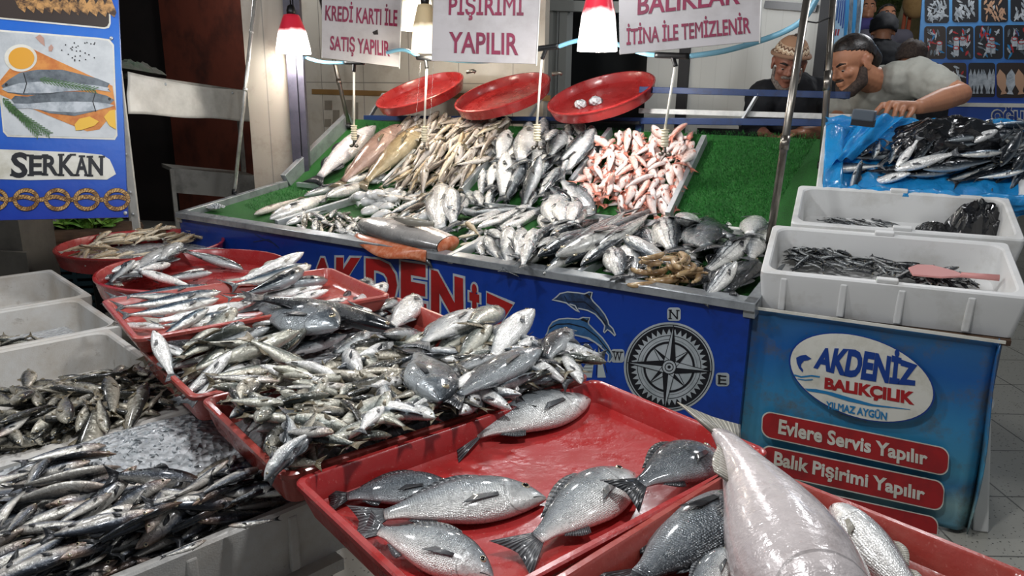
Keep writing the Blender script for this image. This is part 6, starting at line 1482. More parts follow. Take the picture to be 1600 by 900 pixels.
def lamp(cx, ty, by, tw, bw, mat, off, label, power, warm, sides=8, light=True):
    c0, c1 = hp(cx, ty, off), hp(cx, by, off); dist = float((c1 - CO) @ _fw); s = dist / F_PX; c1 = np.array([c0[0], c0[1], c1[2]]); h = c0[2] - c1[2]
    root = thing('pendant_lamp', c0, label, 'lamp', 'lamps hanging over the stall'); r0, r1 = tw * s / 2, bw * s / 2; ax = np.array([1., 0, 0]); ay = np.array([0, 1., 0])
    pr = [(r0 * .45, 0.0), (r0 * .9, .02), (r0 * 1.06, .10), (r0 * 1.06 + (r1 - r0) * .55, .45), (r1 * .97, .85), (r1, 1.0), (r1 * .97, 1.0), (r1 * .90, .8), (r0 * .95, .12), (r0 * .4, .05)]
    mb = MB(); K = sides * 3; vs = []; uv = []
    for r_, t in pr:
        for j in range(K):
            an = 2 * math.pi * j / K; k = 1 - .035 * (1 - math.cos(((an / (2 * math.pi / sides)) % 1 - .5) * 2 * math.pi)) * .5
            vs.append(c0 + ax * r_ * k * math.cos(an) + ay * r_ * k * math.sin(an) - Z * h * t); uv.append((j / K, 1 - t))
    mb.add(vs, [(i * K + j, i * K + (j + 1) % K, (i + 1) * K + (j + 1) % K, (i + 1) * K + j) for i in range(len(pr) - 1) for j in range(K)], 0, True, uv); mb.build('lamp_shade', mat, root)
    mb = MB(); mb.lathe([(r0 * .5, -.01), (r0 * .55, .02), (r0 * .4, .05), (.008, .06)], (c0, ax, ay, Z), 16); mb.build('socket', M['black_plastic'], root)
    mb = MB(); mb.tube([c0 + Z * .05, c0 + Z * .5], .005, 6); mb.build('cord', M['black_plastic'], root)
    mb = MB(); bc = c0 - Z * h * .72; br = min(.03, r1 * .6); mb.lathe([(.004, -br)] + [(br * math.cos(t), br * math.sin(t)) for t in np.linspace(-1.3, 1.0, 8)] + [(br * .4, br * 1.3), (br * .4, br * 2)], (bc, ax, ay, Z), 14); mb.build('bulb', M['bulb'], root)
    if light:
        l = lamp_light('lamp_glow', c1 - Z * .02, power, .05, warm); l.parent = root; l.matrix_parent_inverse = world_of(root).inverted()
lamp(455, 22, 84, 26, 54, M['shade_pink'], -.05, 'red and white pendant lamp at the left, in front of the painted post', 15, (1, .97, .93))
lamp(937, -26, 80, 34, 64, M['shade_pink'], -.05, 'red and white pendant lamp between the middle and right signs', 17, (1, .97, .93))
lamp(664, 6, 82, 24, 46, M['shade_cream'], .05, 'cream pendant lamp half behind the cooking sign', 11, (1, .90, .74))
lamp(651, -40, 48, 30, 54, M['shade_cream'], .45, 'cream pendant lamp farther back, cut by the top of the picture', 9, (1, .90, .74))

def sign(q, depth, label, texts, holes=()):
    """q: lb, rb, rt, lt pixels with their forward distances"""
    Q = [UD(x, y, d) for (x, y), d in zip(q, depth)]
    n = nrm(np.cross(Q[1] - Q[0], Q[3] - Q[0])); n = n if np.dot(n, CO - Q[0]) > 0 else -n
    root = thing('hanging_sign', (Q[2] + Q[3]) / 2, label, 'sign', 'white signs hanging over the stall')
    Q[2] = UP_(*q[2], Q[0], n); mb = MB(); mb.slab([p - n * .006 for p in Q], n, .006); mb.build('board', M['board_white'], root, bevel=.001)
    pl = lambda x, y, off=0.0: UP_(x, y, Q[0] + n * off, n)
    for t, tq, ref, bo in texts: lettering(t, px_quad(tq, pl, 0), n, M['ink_maroon'], root, 'lettering', bo, .003, ref=ref)
    mb = MB(); mb.tube([Q[1] - UP * .01, Q[2] + n * .002], .004, 6); mb.build('edge_trim', M['white_plastic'], root)
    for s in (.15, .85):
        p = Q[3] * (1 - s) + Q[2] * s; mb = MB(); mb.tube([p - Z * .01, p + Z * .4], .002, 5); mb.build('hanging_wire', M['black_plastic'], root)
    return root, pl, n
ds = float((hp(760, 60) - CO) @ _fw)
d1_, d3_ = float((hp(560, 60) - CO) @ _fw), float((hp(1080, 60) - CO) @ _fw)
sg, pl, n_ = sign([(503, 90), (624, 105), (629, -60), (503, -60)], [d1_ - .12, d1_ + .08, d1_ + .08, d1_ - .12], 'white credit card sign with maroon letters, left of the three hanging signs',
     [('KREDİ KARTI İLE', [(507.8, 32), (620.5, 41.5), (621, 16), (508.5, 8.5)], 'K', .02), ('SATIŞ YAPILIR', [(515.5, 78), (609, 88.5), (608.5, 64.5), (516, 56)], 'K', .02)])
P = Print(pl, n_); P.poly([(582, 50), (590, 46), (591, 54), (584, 54)], .004); P.build('burn_mark', [M['dark_wall2']], sg)
sign([(674, 95), (838, 100), (847, -60), (679, -60)], [ds - .02, ds - .05, ds - .05, ds - .02], 'white cooking sign with maroon letters, middle of the three hanging signs',
     [('PİŞİRİMİ', [(701, 23.5), (818, 24.5), (818.5, -4), (702, -5)], 'P', .02), ('YAPILIR', [(701, 82.5), (810, 86.5), (810, 52), (702, 50)], 'Y', .02)])
sign([(968, 85), (1187, 64), (1192, -60), (966, -60)], [d3_ + .05, d3_ - .15, d3_ - .15, d3_ + .05], 'white cleaning sign with maroon letters, right of the three hanging signs',
     [('BALIKLAR', [(996, 23.5), (1156, 6), (1157, -24), (997, -8)], 'B', .02), ('İTİNA İLE TEMİZLENİR', [(979, 70.5), (1173, 52), (1172, 27), (979, 46)], 'T', .02)])
# hose with tees and hanging water rods
hose = thing('water_hose', hp(760, 90), 'light blue hose strung above the stall with black tee fittings', 'hose')
def hose_seg(pts, nm='hose_segment', r=.012, mat='hose', off=.12):
    mb = MB(); Pp = [hp(x, y, off) for x, y in pts]; fine = []
    for i in range(len(Pp) - 1):
        for t in np.linspace(0, 1, 7)[:-1]:
            p0 = Pp[max(i - 1, 0)]; p1 = Pp[i]; p2 = Pp[i + 1]; p3 = Pp[min(i + 2, len(Pp) - 1)]
            fine.append(.5 * ((2 * p1) + (-p0 + p2) * t + (2 * p0 - 5 * p1 + 4 * p2 - p3) * t * t + (-p0 + 3 * p1 - 3 * p2 + p3) * t ** 3))
    fine.append(Pp[-1]); mb.tube(fine, r, 10); mb.build(nm, M[mat], hose)
hose_seg([(478, 90), (505, 97), (540, 98)]); hose_seg([(566, 97), (600, 84), (630, 78), (655, 89)]); hose_seg([(680, 92), (760, 96), (832, 79)]); hose_seg([(872, 73), (900, 64), (935, 60), (1000, 82), (1025, 86)]); hose_seg([(1076, 88), (1130, 80), (1190, 63), (1236, 44), (1262, 22), (1285, -20)], r=.014)
ROD = [((540, 97), (568, 98), (553, 100), (553, 196), 232), ((652, 90), (678, 92), (667, 95), (663, 198), 236), ((834, 77), (874, 72), (847, 80), (839, 194), 236), ((1024, 86), (1078, 88), (1056, 92), (1039, 202), 246)]
for (l, r_, m, e, bt), lb in zip(ROD, ('over the large fish', 'over the brown pile', 'over the sea bass', 'over the pink fish')):
    hose_seg([l, r_], 'tee_fitting', .016, 'black_plastic'); hose_seg([((l[0] + r_[0]) / 2, (l[1] + r_[1]) / 2), (m[0], m[1] + 12)], 'tee_fitting', .012, 'black_plastic')
    root = thing('water_rod', hp(*m, .12), 'white hanging water rod with ribbed weight %s' % lb, 'rod', 'hanging water rods'); a, b, c = hp(*m, .12) - Z * .02, hp(*e, .12), hp(e[0], bt, .12)
    mb = MB(); mb.tube([a, b], .007, 8); mb.build('rod', M['white_rod'], root)
    d = nrm(c - b); L_ = float(np.linalg.norm(c - b)); mb = MB(); pts = []; rad = []
    for i in range(25): pts.append(b + d * L_ * .62 * i / 24); rad.append(.017 + (.006 if i % 4 < 2 else 0))
    mb.tube(pts, rad, 12); mb.build('ribbed_weight', M['rod_cream'], root)
    mb = MB(); mb.tube([b + d * L_ * .6, b + d * L_ * .85], .008, 8); mb.build('nozzle', M['chrome'], root)
    for sx in (-1, 1):
        mb = MB(); q = b + d * L_ * .88 + E1 * .022 * sx; mb.lathe([(.004, -.012), (.014, -.008), (.016, 0), (.012, .01), (.003, .012)], (q, E1, N1, Z), 10); mb.build('spray_head', M['chrome'], root)
for x0, x1 in ((657, 649), (677, 672)):   # thin streams of dripping water
    mb = MB(); a, b = hp(x0, 98, .02), hp(x1, 196, .02); rr = random.Random(x0)
    for i in range(34):
        p = a + (b - a) * (i / 33.) + RT * rr.uniform(-.003, .003); l = rr.uniform(.006, .014); mb.tube([p, p - Z * l * .5, p - Z * l], [.0006, .0016, .0006], 5)
    tag(mb.build('water_drips', M['ice']), 'thin trail of water drops falling from the hose, %s one' % ('left' if x0 < 670 else 'right'), 'water', kind='stuff')

# ------------------------------------------------------------------ big printed sign at the left
Q = [UD(-60, 346, 3.12), UD(201, 340, 3.3), UD(183, -60, 3.3), UD(-60, -60, 3.12)]
sn = nrm(np.cross(Q[1] - Q[0], Q[3] - Q[0])); sn = sn if np.dot(sn, CO - Q[0]) > 0 else -sn
def sp_(x, y, off=0.0): return UP_(x, y, Q[0] + sn * off, sn)
sgn = thing('printed_sign', (Q[0] + Q[1]) / 2, 'large blue sign at the left with two fish photographs and a rope border', 'sign')
mb = MB(); mb.slab([sp_(-60, 346, -.02), sp_(201, 340, -.02), sp_(183, -60, -.02), sp_(-60, -60, -.02)], sn, .02)
for i, t in enumerate([(0, 0), (1, 0), (1, 1), (0, 1)] * 2): mb.uv[i] = t
mb.build('panel', M['sign_blue'], sgn)
def zs(pts): return [(x / 2.5725, y / 2.5725) for x, y in pts]
P = Print(sp_, sn)
P.poly(zs([(-140, 108), (400, 152), (440, 158), (458, 180), (472, 545), (462, 562), (30, 550), (12, 530), (-10, 300), (-140, 290)]), .002, 0)
P.poly(zs([(-140, 116), (395, 158), (434, 164), (452, 184), (466, 540), (456, 555), (34, 543), (17, 524), (0, 300), (-140, 290)]), .0032, 1)
P.build('photo_ground', [M['ink_white'], M['marble_print']], sgn)
P = Print(sp_, sn); P.poly(zs([(-5, 330), (60, 250), (130, 196), (190, 225), (452, 345), (466, 440), (400, 520), (350, 528), (160, 450), (0, 380)]), .0044, 0); P.build('photo_board', [M['wood_print']], sgn)
P = Print(sp_, sn); P.poly(zs(ngon_pts(83, 233, 66, 55)), .0056, 0).poly(zs(ngon_pts(86, 234, 52, 44)), .0066, 1); P.build('photo_oil_bowl', [M['ink_white'], M['oil']], sgn)
f1 = [(5, 345), (35, 320), (80, 292), (150, 280), (250, 280), (330, 300), (390, 315), (440, 335), (432, 350), (445, 370), (390, 352), (300, 360), (200, 380), (100, 383), (30, 372)]
f2 = [(460, 402), (430, 385), (380, 372), (300, 368), (200, 372), (110, 388), (60, 385), (45, 400), (70, 432), (110, 425), (200, 455), (300, 466), (390, 445), (440, 420)]
for f, mm in ((f1, 0), (f2, 0)):
    P = Print(sp_, sn); P.poly(zs(f), .0056, 0)
    cyf = np.mean([p[1] for p in f]); P.poly(zs([(x, cyf + (y - cyf) * .45 + 18) for x, y in f]), .0064, 1)
    ex = 25 if f is f1 else 440; P.poly(zs(ngon_pts(ex, 340 if f is f1 else 398, 6, 6, 14)), .0072, 2)
    gx = 95 if f is f1 else 385; P.stroke(zs([(gx, cyf - 42), (gx + (12 if f is f1 else -12), cyf), (gx, cyf + 40)]), 1.6, .0072, 2); P.build('photo_fish', [M['print_fish'], M['print_fish_lt'], M['ink_black']], sgn)
P = Print(sp_, sn)
for s0, s1_ in (((160, 318), (385, 362)), ((12, 395), (155, 545)), ((30, 430), (200, 540)), ((20, 410), (120, 500))):
    s0 = np.array(s0, float); s1_ = np.array(s1_, float); d = s1_ - s0; pn = np.array([-d[1], d[0]]) / np.hypot(*d); P.stroke(zs([s0, s1_]), 1.2, .0080, 0)
    for i in range(16):
        p = s0 + d * (i / 16)
        for sg_ in (-1, 1): P.stroke(zs([p, p + d / 16 * 1.6 + pn * sg_ * 13]), 1.3, .0084, 0)
P.build('photo_rosemary', [M['herb']], sgn)
P = Print(sp_, sn)
P.poly(zs([(300, 500), (318, 478), (360, 468), (398, 488), (380, 505), (330, 522), (304, 524)]), .0080, 0).poly(zs([(418, 470), (440, 445), (462, 440), (466, 520), (440, 505)]), .0080, 0); P.build('photo_lemon', [M['lemon']], sgn)
P = Print(sp_, sn)
P.poly(zs([(142, 150), (160, 138), (176, 152), (180, 186), (160, 170)]), .0050, 0).poly(zs([(195, 190), (206, 178), (215, 190), (208, 206), (196, 206)]), .0050, 0)
for i in range(26): P.poly(zs(ngon_pts(rr.uniform(240, 385) * 1.0, rr.uniform(165, 245), 3, 3, 8)), .0050, 1)
P.build('photo_garlic_and_pepper', [M['garlic'], M['ink_black']], sgn)
P = Print(sp_, sn); P.poly(zs([(-140, -160), (440, -160), (445, 95), (438, 112), (420, 116), (0, 76), (-140, 60)]), .002, 0).poly(zs([(-140, -160), (434, -160), (438, 92), (430, 106), (418, 109), (0, 69), (-140, 54)]), .0032, 1)
for i in range(11):
    x = 60 + i * 36; P.poly(zs([(x, 0 + i * 2), (x + 22, -20), (x + 48, 20 + i * 3), (x + 40, 50 + i * 2), (x + 14, 30 + i * 2)]), .0044 + .0004 * (i % 2), 2)
P.build('photo_grilled_fish', [M['ink_white'], M['print_pan'], M['print_grill']], sgn)
P = Print(sp_, sn); P.poly(zs([(-140, 590), (0, 600), (150, 606), (330, 614), (410, 622), (440, 640), (455, 672), (466, 700), (430, 722), (300, 720), (120, 724), (0, 720), (-140, 715)]), .002, 0); P.build('name_ground', [M['ink_white']], sgn)
for ch, (x0, x1, yb, yt) in zip('SERKAN', ((45, 112, 716, 612), (118, 170, 704, 625), (174, 234, 702, 624), (238, 300, 704, 622), (304, 354, 704, 628), (356, 415, 706, 630))):
    lettering(ch, px_quad(zs([(x0, yb), (x1, yb), (x1, yt), (x0, yt)]), sp_, 0), sn, M['ink_black'], sgn, 'letter', .03, .0034)
    w_ = (x1 - x0)
    for fx, fy in {'S': ((.85, .88), (.12, .12)), 'E': ((.1, 1), (.1, 0), (.95, .92), (.95, .08)), 'R': ((.12, 0), (.12, 1), (.95, 0)), 'K': ((.12, 0), (.12, 1), (.92, 0), (.88, 1)), 'A': ((.06, 0), (.94, 0), (.5, 1)), 'N': ((.1, 0), (.08, 1), (.9, 1))}[ch]:
        x, y = x0 + w_ * fx, yb + (yt - yb) * fy; P = Print(sp_, sn); P.poly(zs([(x - 13, y + 4), (x + 13, y + 4), (x + 13, y - 4), (x - 13, y - 4)]), .0036); P.build('letter_serif', [M['ink_black']], sgn)
P = Print(sp_, sn)   # knotted rope border
def ropes(pts, wd, off):
    P.stroke(zs(pts), wd * 1.25, off, 1); P.stroke(zs(pts), wd, off + .0007, 0)
    pts = [np.array(p, float) for p in pts]
    for i in range(len(pts) - 1):
        d = pts[i + 1] - pts[i]; pn = np.array([-d[1], d[0]]) / (np.hypot(*d) + 1e-6) * wd * 1.15
        P.stroke(zs([pts[i] + pn, pts[i] - pn + d * .7]), .7, off + .0014, 1)
def arcp(cx, cy, rx, ry, a0, a1, k=26): return [(cx + rx * math.cos(R(a0 + (a1 - a0) * i / k)), cy + ry * math.sin(R(a0 + (a1 - a0) * i / k))) for i in range(k + 1)]
ropes([(x, 797 + 6 * math.sin(x * .05)) for x in range(-100, 520, 12)], 6, .0020)
for cx in (-20, 105, 230, 348, 470):
    ropes(arcp(cx, 802, 46, 38, 0, 360), 5.5, .0042); 
P.build('rope_border', [M['rope'], M['print_pan']], sgn)
mb = MB(); p = sp_(447, 155); 
for (x, y) in ((174, 60), (196, 333)):
    mb = MB(); mb.lathe([(.001, .006), (.008, .005), (.009, 0)], (sp_(x, y, .002), RT, UP, sn), 12); mb.build('screw', M['steel'], sgn)
# ------------------------------------------------------------------ people
M['eye_white'] = plain('eye_white', '#a89a90', .2)
def sphere(mb, c, r, ax=None, k=16):
    c = np.asarray(c, float); r = np.asarray(r if hasattr(r, '__len__') else (r, r, r), float); A = ax if ax is not None else np.eye(3)
    vs = [c]; vs = []
    for i in range(k + 1):
        f = math.pi * i / k - math.pi / 2
        for j in range(2 * k):
            t = math.pi * j / k; p = np.array([math.cos(f) * math.cos(t), math.cos(f) * math.sin(t), math.sin(f)]) * r; vs.append(c + A[0] * p[0] + A[1] * p[1] + A[2] * p[2])
    K = 2 * k
    mb.add(vs, [(i * K + j, i * K + (j + 1) % K, (i + 1) * K + (j + 1) % K, (i + 1) * K + j) for i in range(k) for j in range(K)], 0, True)
def limb(mb, pts, rad, k=14):
    pts = [np.asarray(p, float) for p in pts]
    for i in range(len(pts) - 1):
        a, b = pts[i], pts[i + 1]; n = max(2, int(np.linalg.norm(b - a) / max(.4 * min(rad[i], rad[i + 1]), .004)))
        for t in np.linspace(0, 1, n + 1)[(0 if i == 0 else 1):]:
            sphere(mb, a + (b - a) * t, rad[i] + (rad[i + 1] - rad[i]) * t, k=7)
def remesh(mb, name, mats, parent, vox=.006, smooth=5, region=None, org=None):
    me = mb.mesh('tmp', mats); o = bpy.data.objects.new('tmp', me); COL.objects.link(o)
    r = o.modifiers.new('r', 'REMESH'); r.mode = 'VOXEL'; r.voxel_size = vox
    s = o.modifiers.new('s', 'SMOOTH'); s.iterations = smooth; s.factor = .5
    dg = bpy.context.evaluated_depsgraph_get(); m2 = bpy.data.meshes.new_from_object(o.evaluated_get(dg)); m2.name = name
    bpy.data.objects.remove(o); bpy.data.meshes.remove(me)
    m2.materials.clear()
    for mm in mats: m2.materials.append(mm)
    for p in m2.polygons:
        p.use_smooth = True
        p.material_index = region(np.array(p.center)) if region else 0
    ob = bpy.data.objects.new(name, m2); COL.objects.link(ob)
    if parent is not None: ob.parent = parent; ob.matrix_parent_inverse = world_of(parent).inverted()
    return ob
def head_axes(fwd, up):
    f = nrm(fwd); u = nrm(np.asarray(up) - f * np.dot(up, f)); r = np.cross(f, u); return np.array([r, f, u])
def head_shape(mb, c, A, s=1.0):
    """a head about 0.235 high for s = 1; A rows = right, forward, up"""
    L = lambda x, y, z: c + A[0] * x * s + A[1] * y * s + A[2] * z * s
    E_ = lambda p, r: sphere(mb, L(*p), np.array(r) * s, A, 14)
    E_((0, -.012, .032), (.076, .096, .086))        # skull
    E_((0, .028, -.028), (.060, .062, .075))        # face
    E_((0, .040, -.078), (.040, .045, .036))        # jaw
    E_((0, .068, -.096), (.022, .020, .018))        # chin
    for sx in (-1, 1):
        E_((sx * .036, .062, -.022), (.024, .024, .022)); E_((sx * .030, .078, .016), (.026, .014, .010))   # cheek, brow
        E_((sx * .046, .02, -.07), (.016, .035, .03))
        E_((sx * .078, -.006, -.012), (.008, .020, .032)); E_((sx * .080, -.014, .008), (.009, .016, .016))   # ear
    sphere(mb, L(0, .094, -.022), np.array((.012, .022, .014)) * s, A, 10); sphere(mb, L(0, .088, -.004), np.array((.009, .016, .022)) * s, A, 10)   # nose
    for sx in (-1, 1): E_((sx * .012, .090, -.028), (.008, .010, .008))
    for sx in (-1, 1):
        E_((sx * .031, .0765, .0055), (.0150, .0125, .0085)); E_((sx * .031, .0745, -.0125), (.0145, .0115, .0055))   # eyelids
    E_((0, .086, -.052), (.024, .010, .006)); E_((0, .084, -.063), (.021, .010, .007))   # lips
    return L
def eyes(L, A, s, parent, lids=True):
    for sx in (-1, 1):
        mb = MB(); sphere(mb, L(sx * .031, .0755, -.001), .0105 * s, A, 10); o = mb.build('eye', M['eye_white'], parent)
        mb = MB(); sphere(mb, L(sx * .031, .0825, -.005), np.array((.0058, .004, .0052)) * s, A, 8); mb.build('iris', M['pupil'], o)
        mb = MB(); mb.tube([L(sx * .014, .092, .020), L(sx * .034, .090, .026), L(sx * .052, .076, .020)], [.004 * s, .0055 * s, .003 * s], 8); mb.build('eyebrow', M['brow'], parent)
def legs(mb, hip, toe_dir, r=.085):
    side = np.cross(nrm(toe_dir), Z)
    for sx in (-1, 1):
        h = hip + side * .10 * sx; k = h * np.array([1, 1, 0]) + Z * .50 + nrm(toe_dir) * .03; a = h * np.array([1, 1, 0]) + Z * .09
        limb(mb, [h, k, a], [r, .06, .042]); sphere(mb, a - Z * .04 + nrm(toe_dir) * .07, (.045, .11, .042), np.array([side, nrm(toe_dir), Z]), 10)

# man in the grey t-shirt leaning over the boxes
hc = UD(1331, 101, 4.05); A2 = head_axes(-RT * .84 - _fw * .34 - Z * .42, Z * .95 - RT * .30 + _fw * .05)
man = thing('person', np.array([*UD(1390, 200, 4.7)[:2], 0]), 'bearded man with slicked back dark hair leaning over the boxes in a grey t-shirt', 'person')
mb = MB(); LH = head_shape(mb, hc, A2, 1.27)
neck = UD(1370, 128, 4.16); shL = UD(1432, 121, 4.05); shR = UD(1318, 170, 4.45); chest = UD(1378, 182, 4.38); hip = np.array([*UD(1392, 205, 4.75)[:2], 1.0])
elb = UD(1500, 147, 3.84); wri = UD(1436, 167, 3.66)
limb(mb, [LH(0, -.02, -.05), neck, chest], [0.0720, 0.0792, 0.1200])
limb(mb, [shL, shR], [0.0900, 0.0900]); limb(mb, [(shL + shR) / 2, chest, hip], [0.1440, 0.1620, 0.1560]); limb(mb, [(shL + neck) / 2, chest], [0.0960, 0.1320])
limb(mb, [shL, shL * .35 + elb * .65, elb, elb * .55 + wri * .45, wri], [0.0792, 0.0672, 0.0564, 0.0576, 0.0372])
elb2 = UD(1306, 204, 4.36); wri2 = UD(1252, 207, 4.24); limb(mb, [shR, elb2, wri2], [0.0720, 0.0540, 0.0360])
# left hand on the rim of the box: palm, four fingers, thumb
kn = [(1379, 164.5, 3.640), (1391, 162, 3.635), (1403, 163, 3.635), (1414, 166, 3.640)]
pip = [(1371, 172, 3.600), (1386, 172.5, 3.590), (1399, 173.5, 3.590), (1410, 175, 3.600)]
dip = [(1366, 180, 3.590), (1382, 182, 3.580), (1396.5, 183, 3.580), (1407.5, 182.5, 3.590)]
tip = [(1364.5, 184.5, 3.595), (1380, 187, 3.585), (1395, 187.5, 3.585), (1407, 186, 3.595)]
for a, b, c, d in zip(kn, pip, dip, tip): limb(mb, [wri * .25 + UD(*a) * .75, UD(*a), UD(*b), UD(*c), UD(*d)], [0.0168, 0.0150, 0.0130, 0.0114, 0.0096])
for a in kn: limb(mb, [wri, UD(*a)], [0.0288, 0.0174])
limb(mb, [wri * .6 + UD(*kn[3]) * .4, UD(1424, 176, 3.625), UD(1418, 184, 3.605)], [0.0192, 0.0156, 0.0108])
# right hand, on the board behind the rail
for k in range(4):
    d_ = nrm(wri2 - elb2); s_ = np.cross(d_, Z) * (k - 1.5) * .022; limb(mb, [wri2 + s_ * .5, wri2 + d_ * .08 + s_, wri2 + d_ * (.115 + .01 * (k in (1, 2))) + s_ - Z * .012, wri2 + d_ * (.145 + .01 * (k in (1, 2))) + s_ - Z * .032], [0.0216, 0.0138, 0.0120, 0.0096])
limb(mb, [wri2, wri2 + nrm(wri2 - elb2) * .04 + np.cross(nrm(wri2 - elb2), Z) * -.045, wri2 + nrm(wri2 - elb2) * .08 + np.cross(nrm(wri2 - elb2), Z) * -.05], [0.0216, 0.0156, 0.0120])
tod = nrm(-N1); legs(mb, hip, tod, .10)
palec = UD(1400, 172, 3.1)
body = remesh(mb, 'body', [M['skin'], M['skin_hand'], M['black_cloth']], man, .0055, 4, lambda p: 2 if p[2] < .96 else (1 if np.linalg.norm(p - palec) < .15 else 0))
eyes(LH, A2, 1.27, man)
mb = MB(); limb(mb, [shL, shR], [0.1104, 0.1080]); limb(mb, [(shL + shR) / 2, chest, hip], [0.1620, 0.1800, 0.1776]); limb(mb, [(shL + neck) / 2, chest], [0.1056, 0.1560]); limb(mb, [shL, shL * .40 + elb * .60], [0.1056, 0.0948])
shirt = remesh(mb, 'tshirt', [M['tee']], man, .008, 6)
# open the sleeve end and neck by keeping the shirt just outside the body; wrinkles are a noise displacement
tx = bpy.data.textures.new('cloth_folds', 'CLOUDS'); tx.noise_scale = .09
dm = shirt.modifiers.new('folds', 'DISPLACE'); dm.texture = tx; dm.strength = .022; dm.mid_level = .5
def cap_shell(center, A, r, keep, name, mat, parent, k=26, noise_amp=.003, disp=None, border=None):
    """part of an ellipsoid shell (hair, cap, beard) with real thickness; keep(x, y, z) on the unit sphere"""
    mb = MB(); K = 2 * k; idx = {}; vs = []
    for i in range(k + 1):
        f = math.pi * i / k - math.pi / 2
        for j in range(K):
            t = 2 * math.pi * j / K; q = np.array([math.cos(f) * math.cos(t), math.cos(f) * math.sin(t), math.sin(f)])
            m = 1 + noise_amp * noise3(q * 6.0, 1.0) / .01 * .1
            if border: m *= .93 + .07 * min(1, max(0, border(*q)) / .45)
            vs.append((q, center + A[0] * q[0] * r[0] * m + A[1] * q[1] * r[1] * m + A[2] * q[2] * r[2] * m))
    fs = []
    for i in range(k):
        for j in range(K):
            f4 = (i * K + j, i * K + (j + 1) % K, (i + 1) * K + (j + 1) % K, (i + 1) * K + j); cq = sum(vs[a][0] for a in f4) / 4
            if keep(*cq): fs.append(f4)
    mb.add([v[1] for v in vs], fs, 0, True, [(math.atan2(v[0][1], v[0][0]) / (2 * math.pi) + .5, (v[0][2] + 1) / 2) for v in vs])
    me = mb.mesh(name, [mat]); bm = bmesh.new(); bm.from_mesh(me); bmesh.ops.delete(bm, geom=[v for v in bm.verts if not v.link_faces], context='VERTS'); bm.to_mesh(me); bm.free()
    o = bpy.data.objects.new(name, me); COL.objects.link(o); o.parent = parent; o.matrix_parent_inverse = world_of(parent).inverted()
    s = o.modifiers.new('thick', 'SOLIDIFY'); s.thickness = .010; s.offset = -1; return o
S = 1.27
hair = cap_shell(LH(0, -.016, .030), A2, np.array((.0840, .1060, .0965)) * S, lambda x, y, z: z > .14 + .46 * max(0, y) - .75 * max(0, -y), 'hair', M['hair'], man, 44, .002, None, lambda x, y, z: z - (.14 + .46 * max(0, y) - .75 * max(0, -y)))
mb = MB(); limb(mb, [LH(0, -.095, .02), LH(0, -.115, -.015), LH(0, -.10, -.05)], [.045 * S, .040 * S, .022 * S]); remesh(mb, 'hair_bun', [M['hair']], man, .006, 3)
mb = MB()
for sx in (-1, 1): limb(mb, [LH(sx * .066, .012, -.03), LH(sx * .058, .03, -.075), LH(sx * .030, .066, -.100), LH(0, .078, -.106)], [0.0220, 0.0340, 0.0320, 0.0280])
limb(mb, [LH(-.022, .088, -.042), LH(0, .093, -.041), LH(.022, .088, -.042)], [0.0072, 0.0084, 0.0072]); remesh(mb, 'beard', [M['beard']], man, .005, 3)
# tray of the scale / dark block under the hand
kb = thing('cutting_block', UD(1352, 176, 3.14), 'dark blue grey block on the rim of the boxes beside the hand', 'block')
mb = MB(); p0, p1 = UD(1333, 178, 3.16), UD(1368, 182, 3.12); mb.bar(p0, p1, .10, .045); mb.build('block_body', plain('grey_block', '#4a535c', .4), kb, bevel=.006)
mb = MB(); mb.bar(p0 - Z * .03, p1 - Z * .03, .09, .03); mb.build('block_base', M['black_metal'], kb)

# older man with the knitted cap
hc1 = UD(1233, 99, 4.38); A1 = head_axes(-_fw * .80 - Z * .52 - RT * .22, Z * .85 - _fw * .52)
old = thing('person', np.array([*UD(1232, 190, 4.65)[:2], 0]), 'older bearded man in a knitted cap and black hoodie looking down', 'person')
mb = MB(); LO = head_shape(mb, hc1, A1, 1.16)
neck1 = UD(1240, 138, 4.50); sa, sb_ = UD(1192, 152, 4.52), UD(1284, 147, 4.55); ch1 = UD(1236, 192, 4.56); hip1 = np.array([*UD(1236, 205, 4.75)[:2], .98])
limb(mb, [LO(0, -.02, -.05), neck1, ch1], [0.0627, 0.0694, 0.1120]); limb(mb, [sa, sb_], [0.0840, 0.0840]); limb(mb, [(sa + sb_) / 2, ch1, hip1], [0.1344, 0.1568, 0.1456])
ea, wa = UD(1174, 200, 4.46), UD(1194, 209, 4.36); eb, wb = UD(1292, 204, 4.50), UD(1262, 216, 4.40)
limb(mb, [sa, ea, wa], [0.0694, 0.0538, 0.0336]); limb(mb, [sb_, eb, wb], [0.0694, 0.0538, 0.0336])
for e_, w_ in ((ea, wa), (eb, wb)):
    d_ = nrm(w_ - e_); sd = nrm(np.cross(d_, Z))
    for k in range(4):
        s_ = sd * (k - 1.5) * .018; limb(mb, [w_ + s_ * .5, w_ + d_ * .08 + s_, w_ + d_ * (.11 + .01 * (k in (1, 2))) + s_ - Z * .012, w_ + d_ * (.135 + .01 * (k in (1, 2))) + s_ - Z * .03], [0.0202, 0.0129, 0.0112, 0.0090])
    limb(mb, [w_, w_ + d_ * .04 - sd * .04, w_ + d_ * .075 - sd * .045], [0.0190, 0.0146, 0.0112])
legs(mb, hip1, tod)
remesh(mb, 'body', [M['skin_dark'], M['black_cloth']], old, .0055, 4, lambda p: 1 if p[2] < .94 else 0); eyes(LO, A1, 1.16, old)
mb = MB(); limb(mb, [sa, sb_], [0.1064, 0.1064]); limb(mb, [(sa + sb_) / 2, ch1, hip1], [0.1568, 0.1770, 0.1680]); limb(mb, [sa, ea, ea * .5 + wa * .5], [0.0952, 0.0739, 0.0560]); limb(mb, [sb_, eb, eb * .5 + wb * .5], [0.0952, 0.0739, 0.0560])
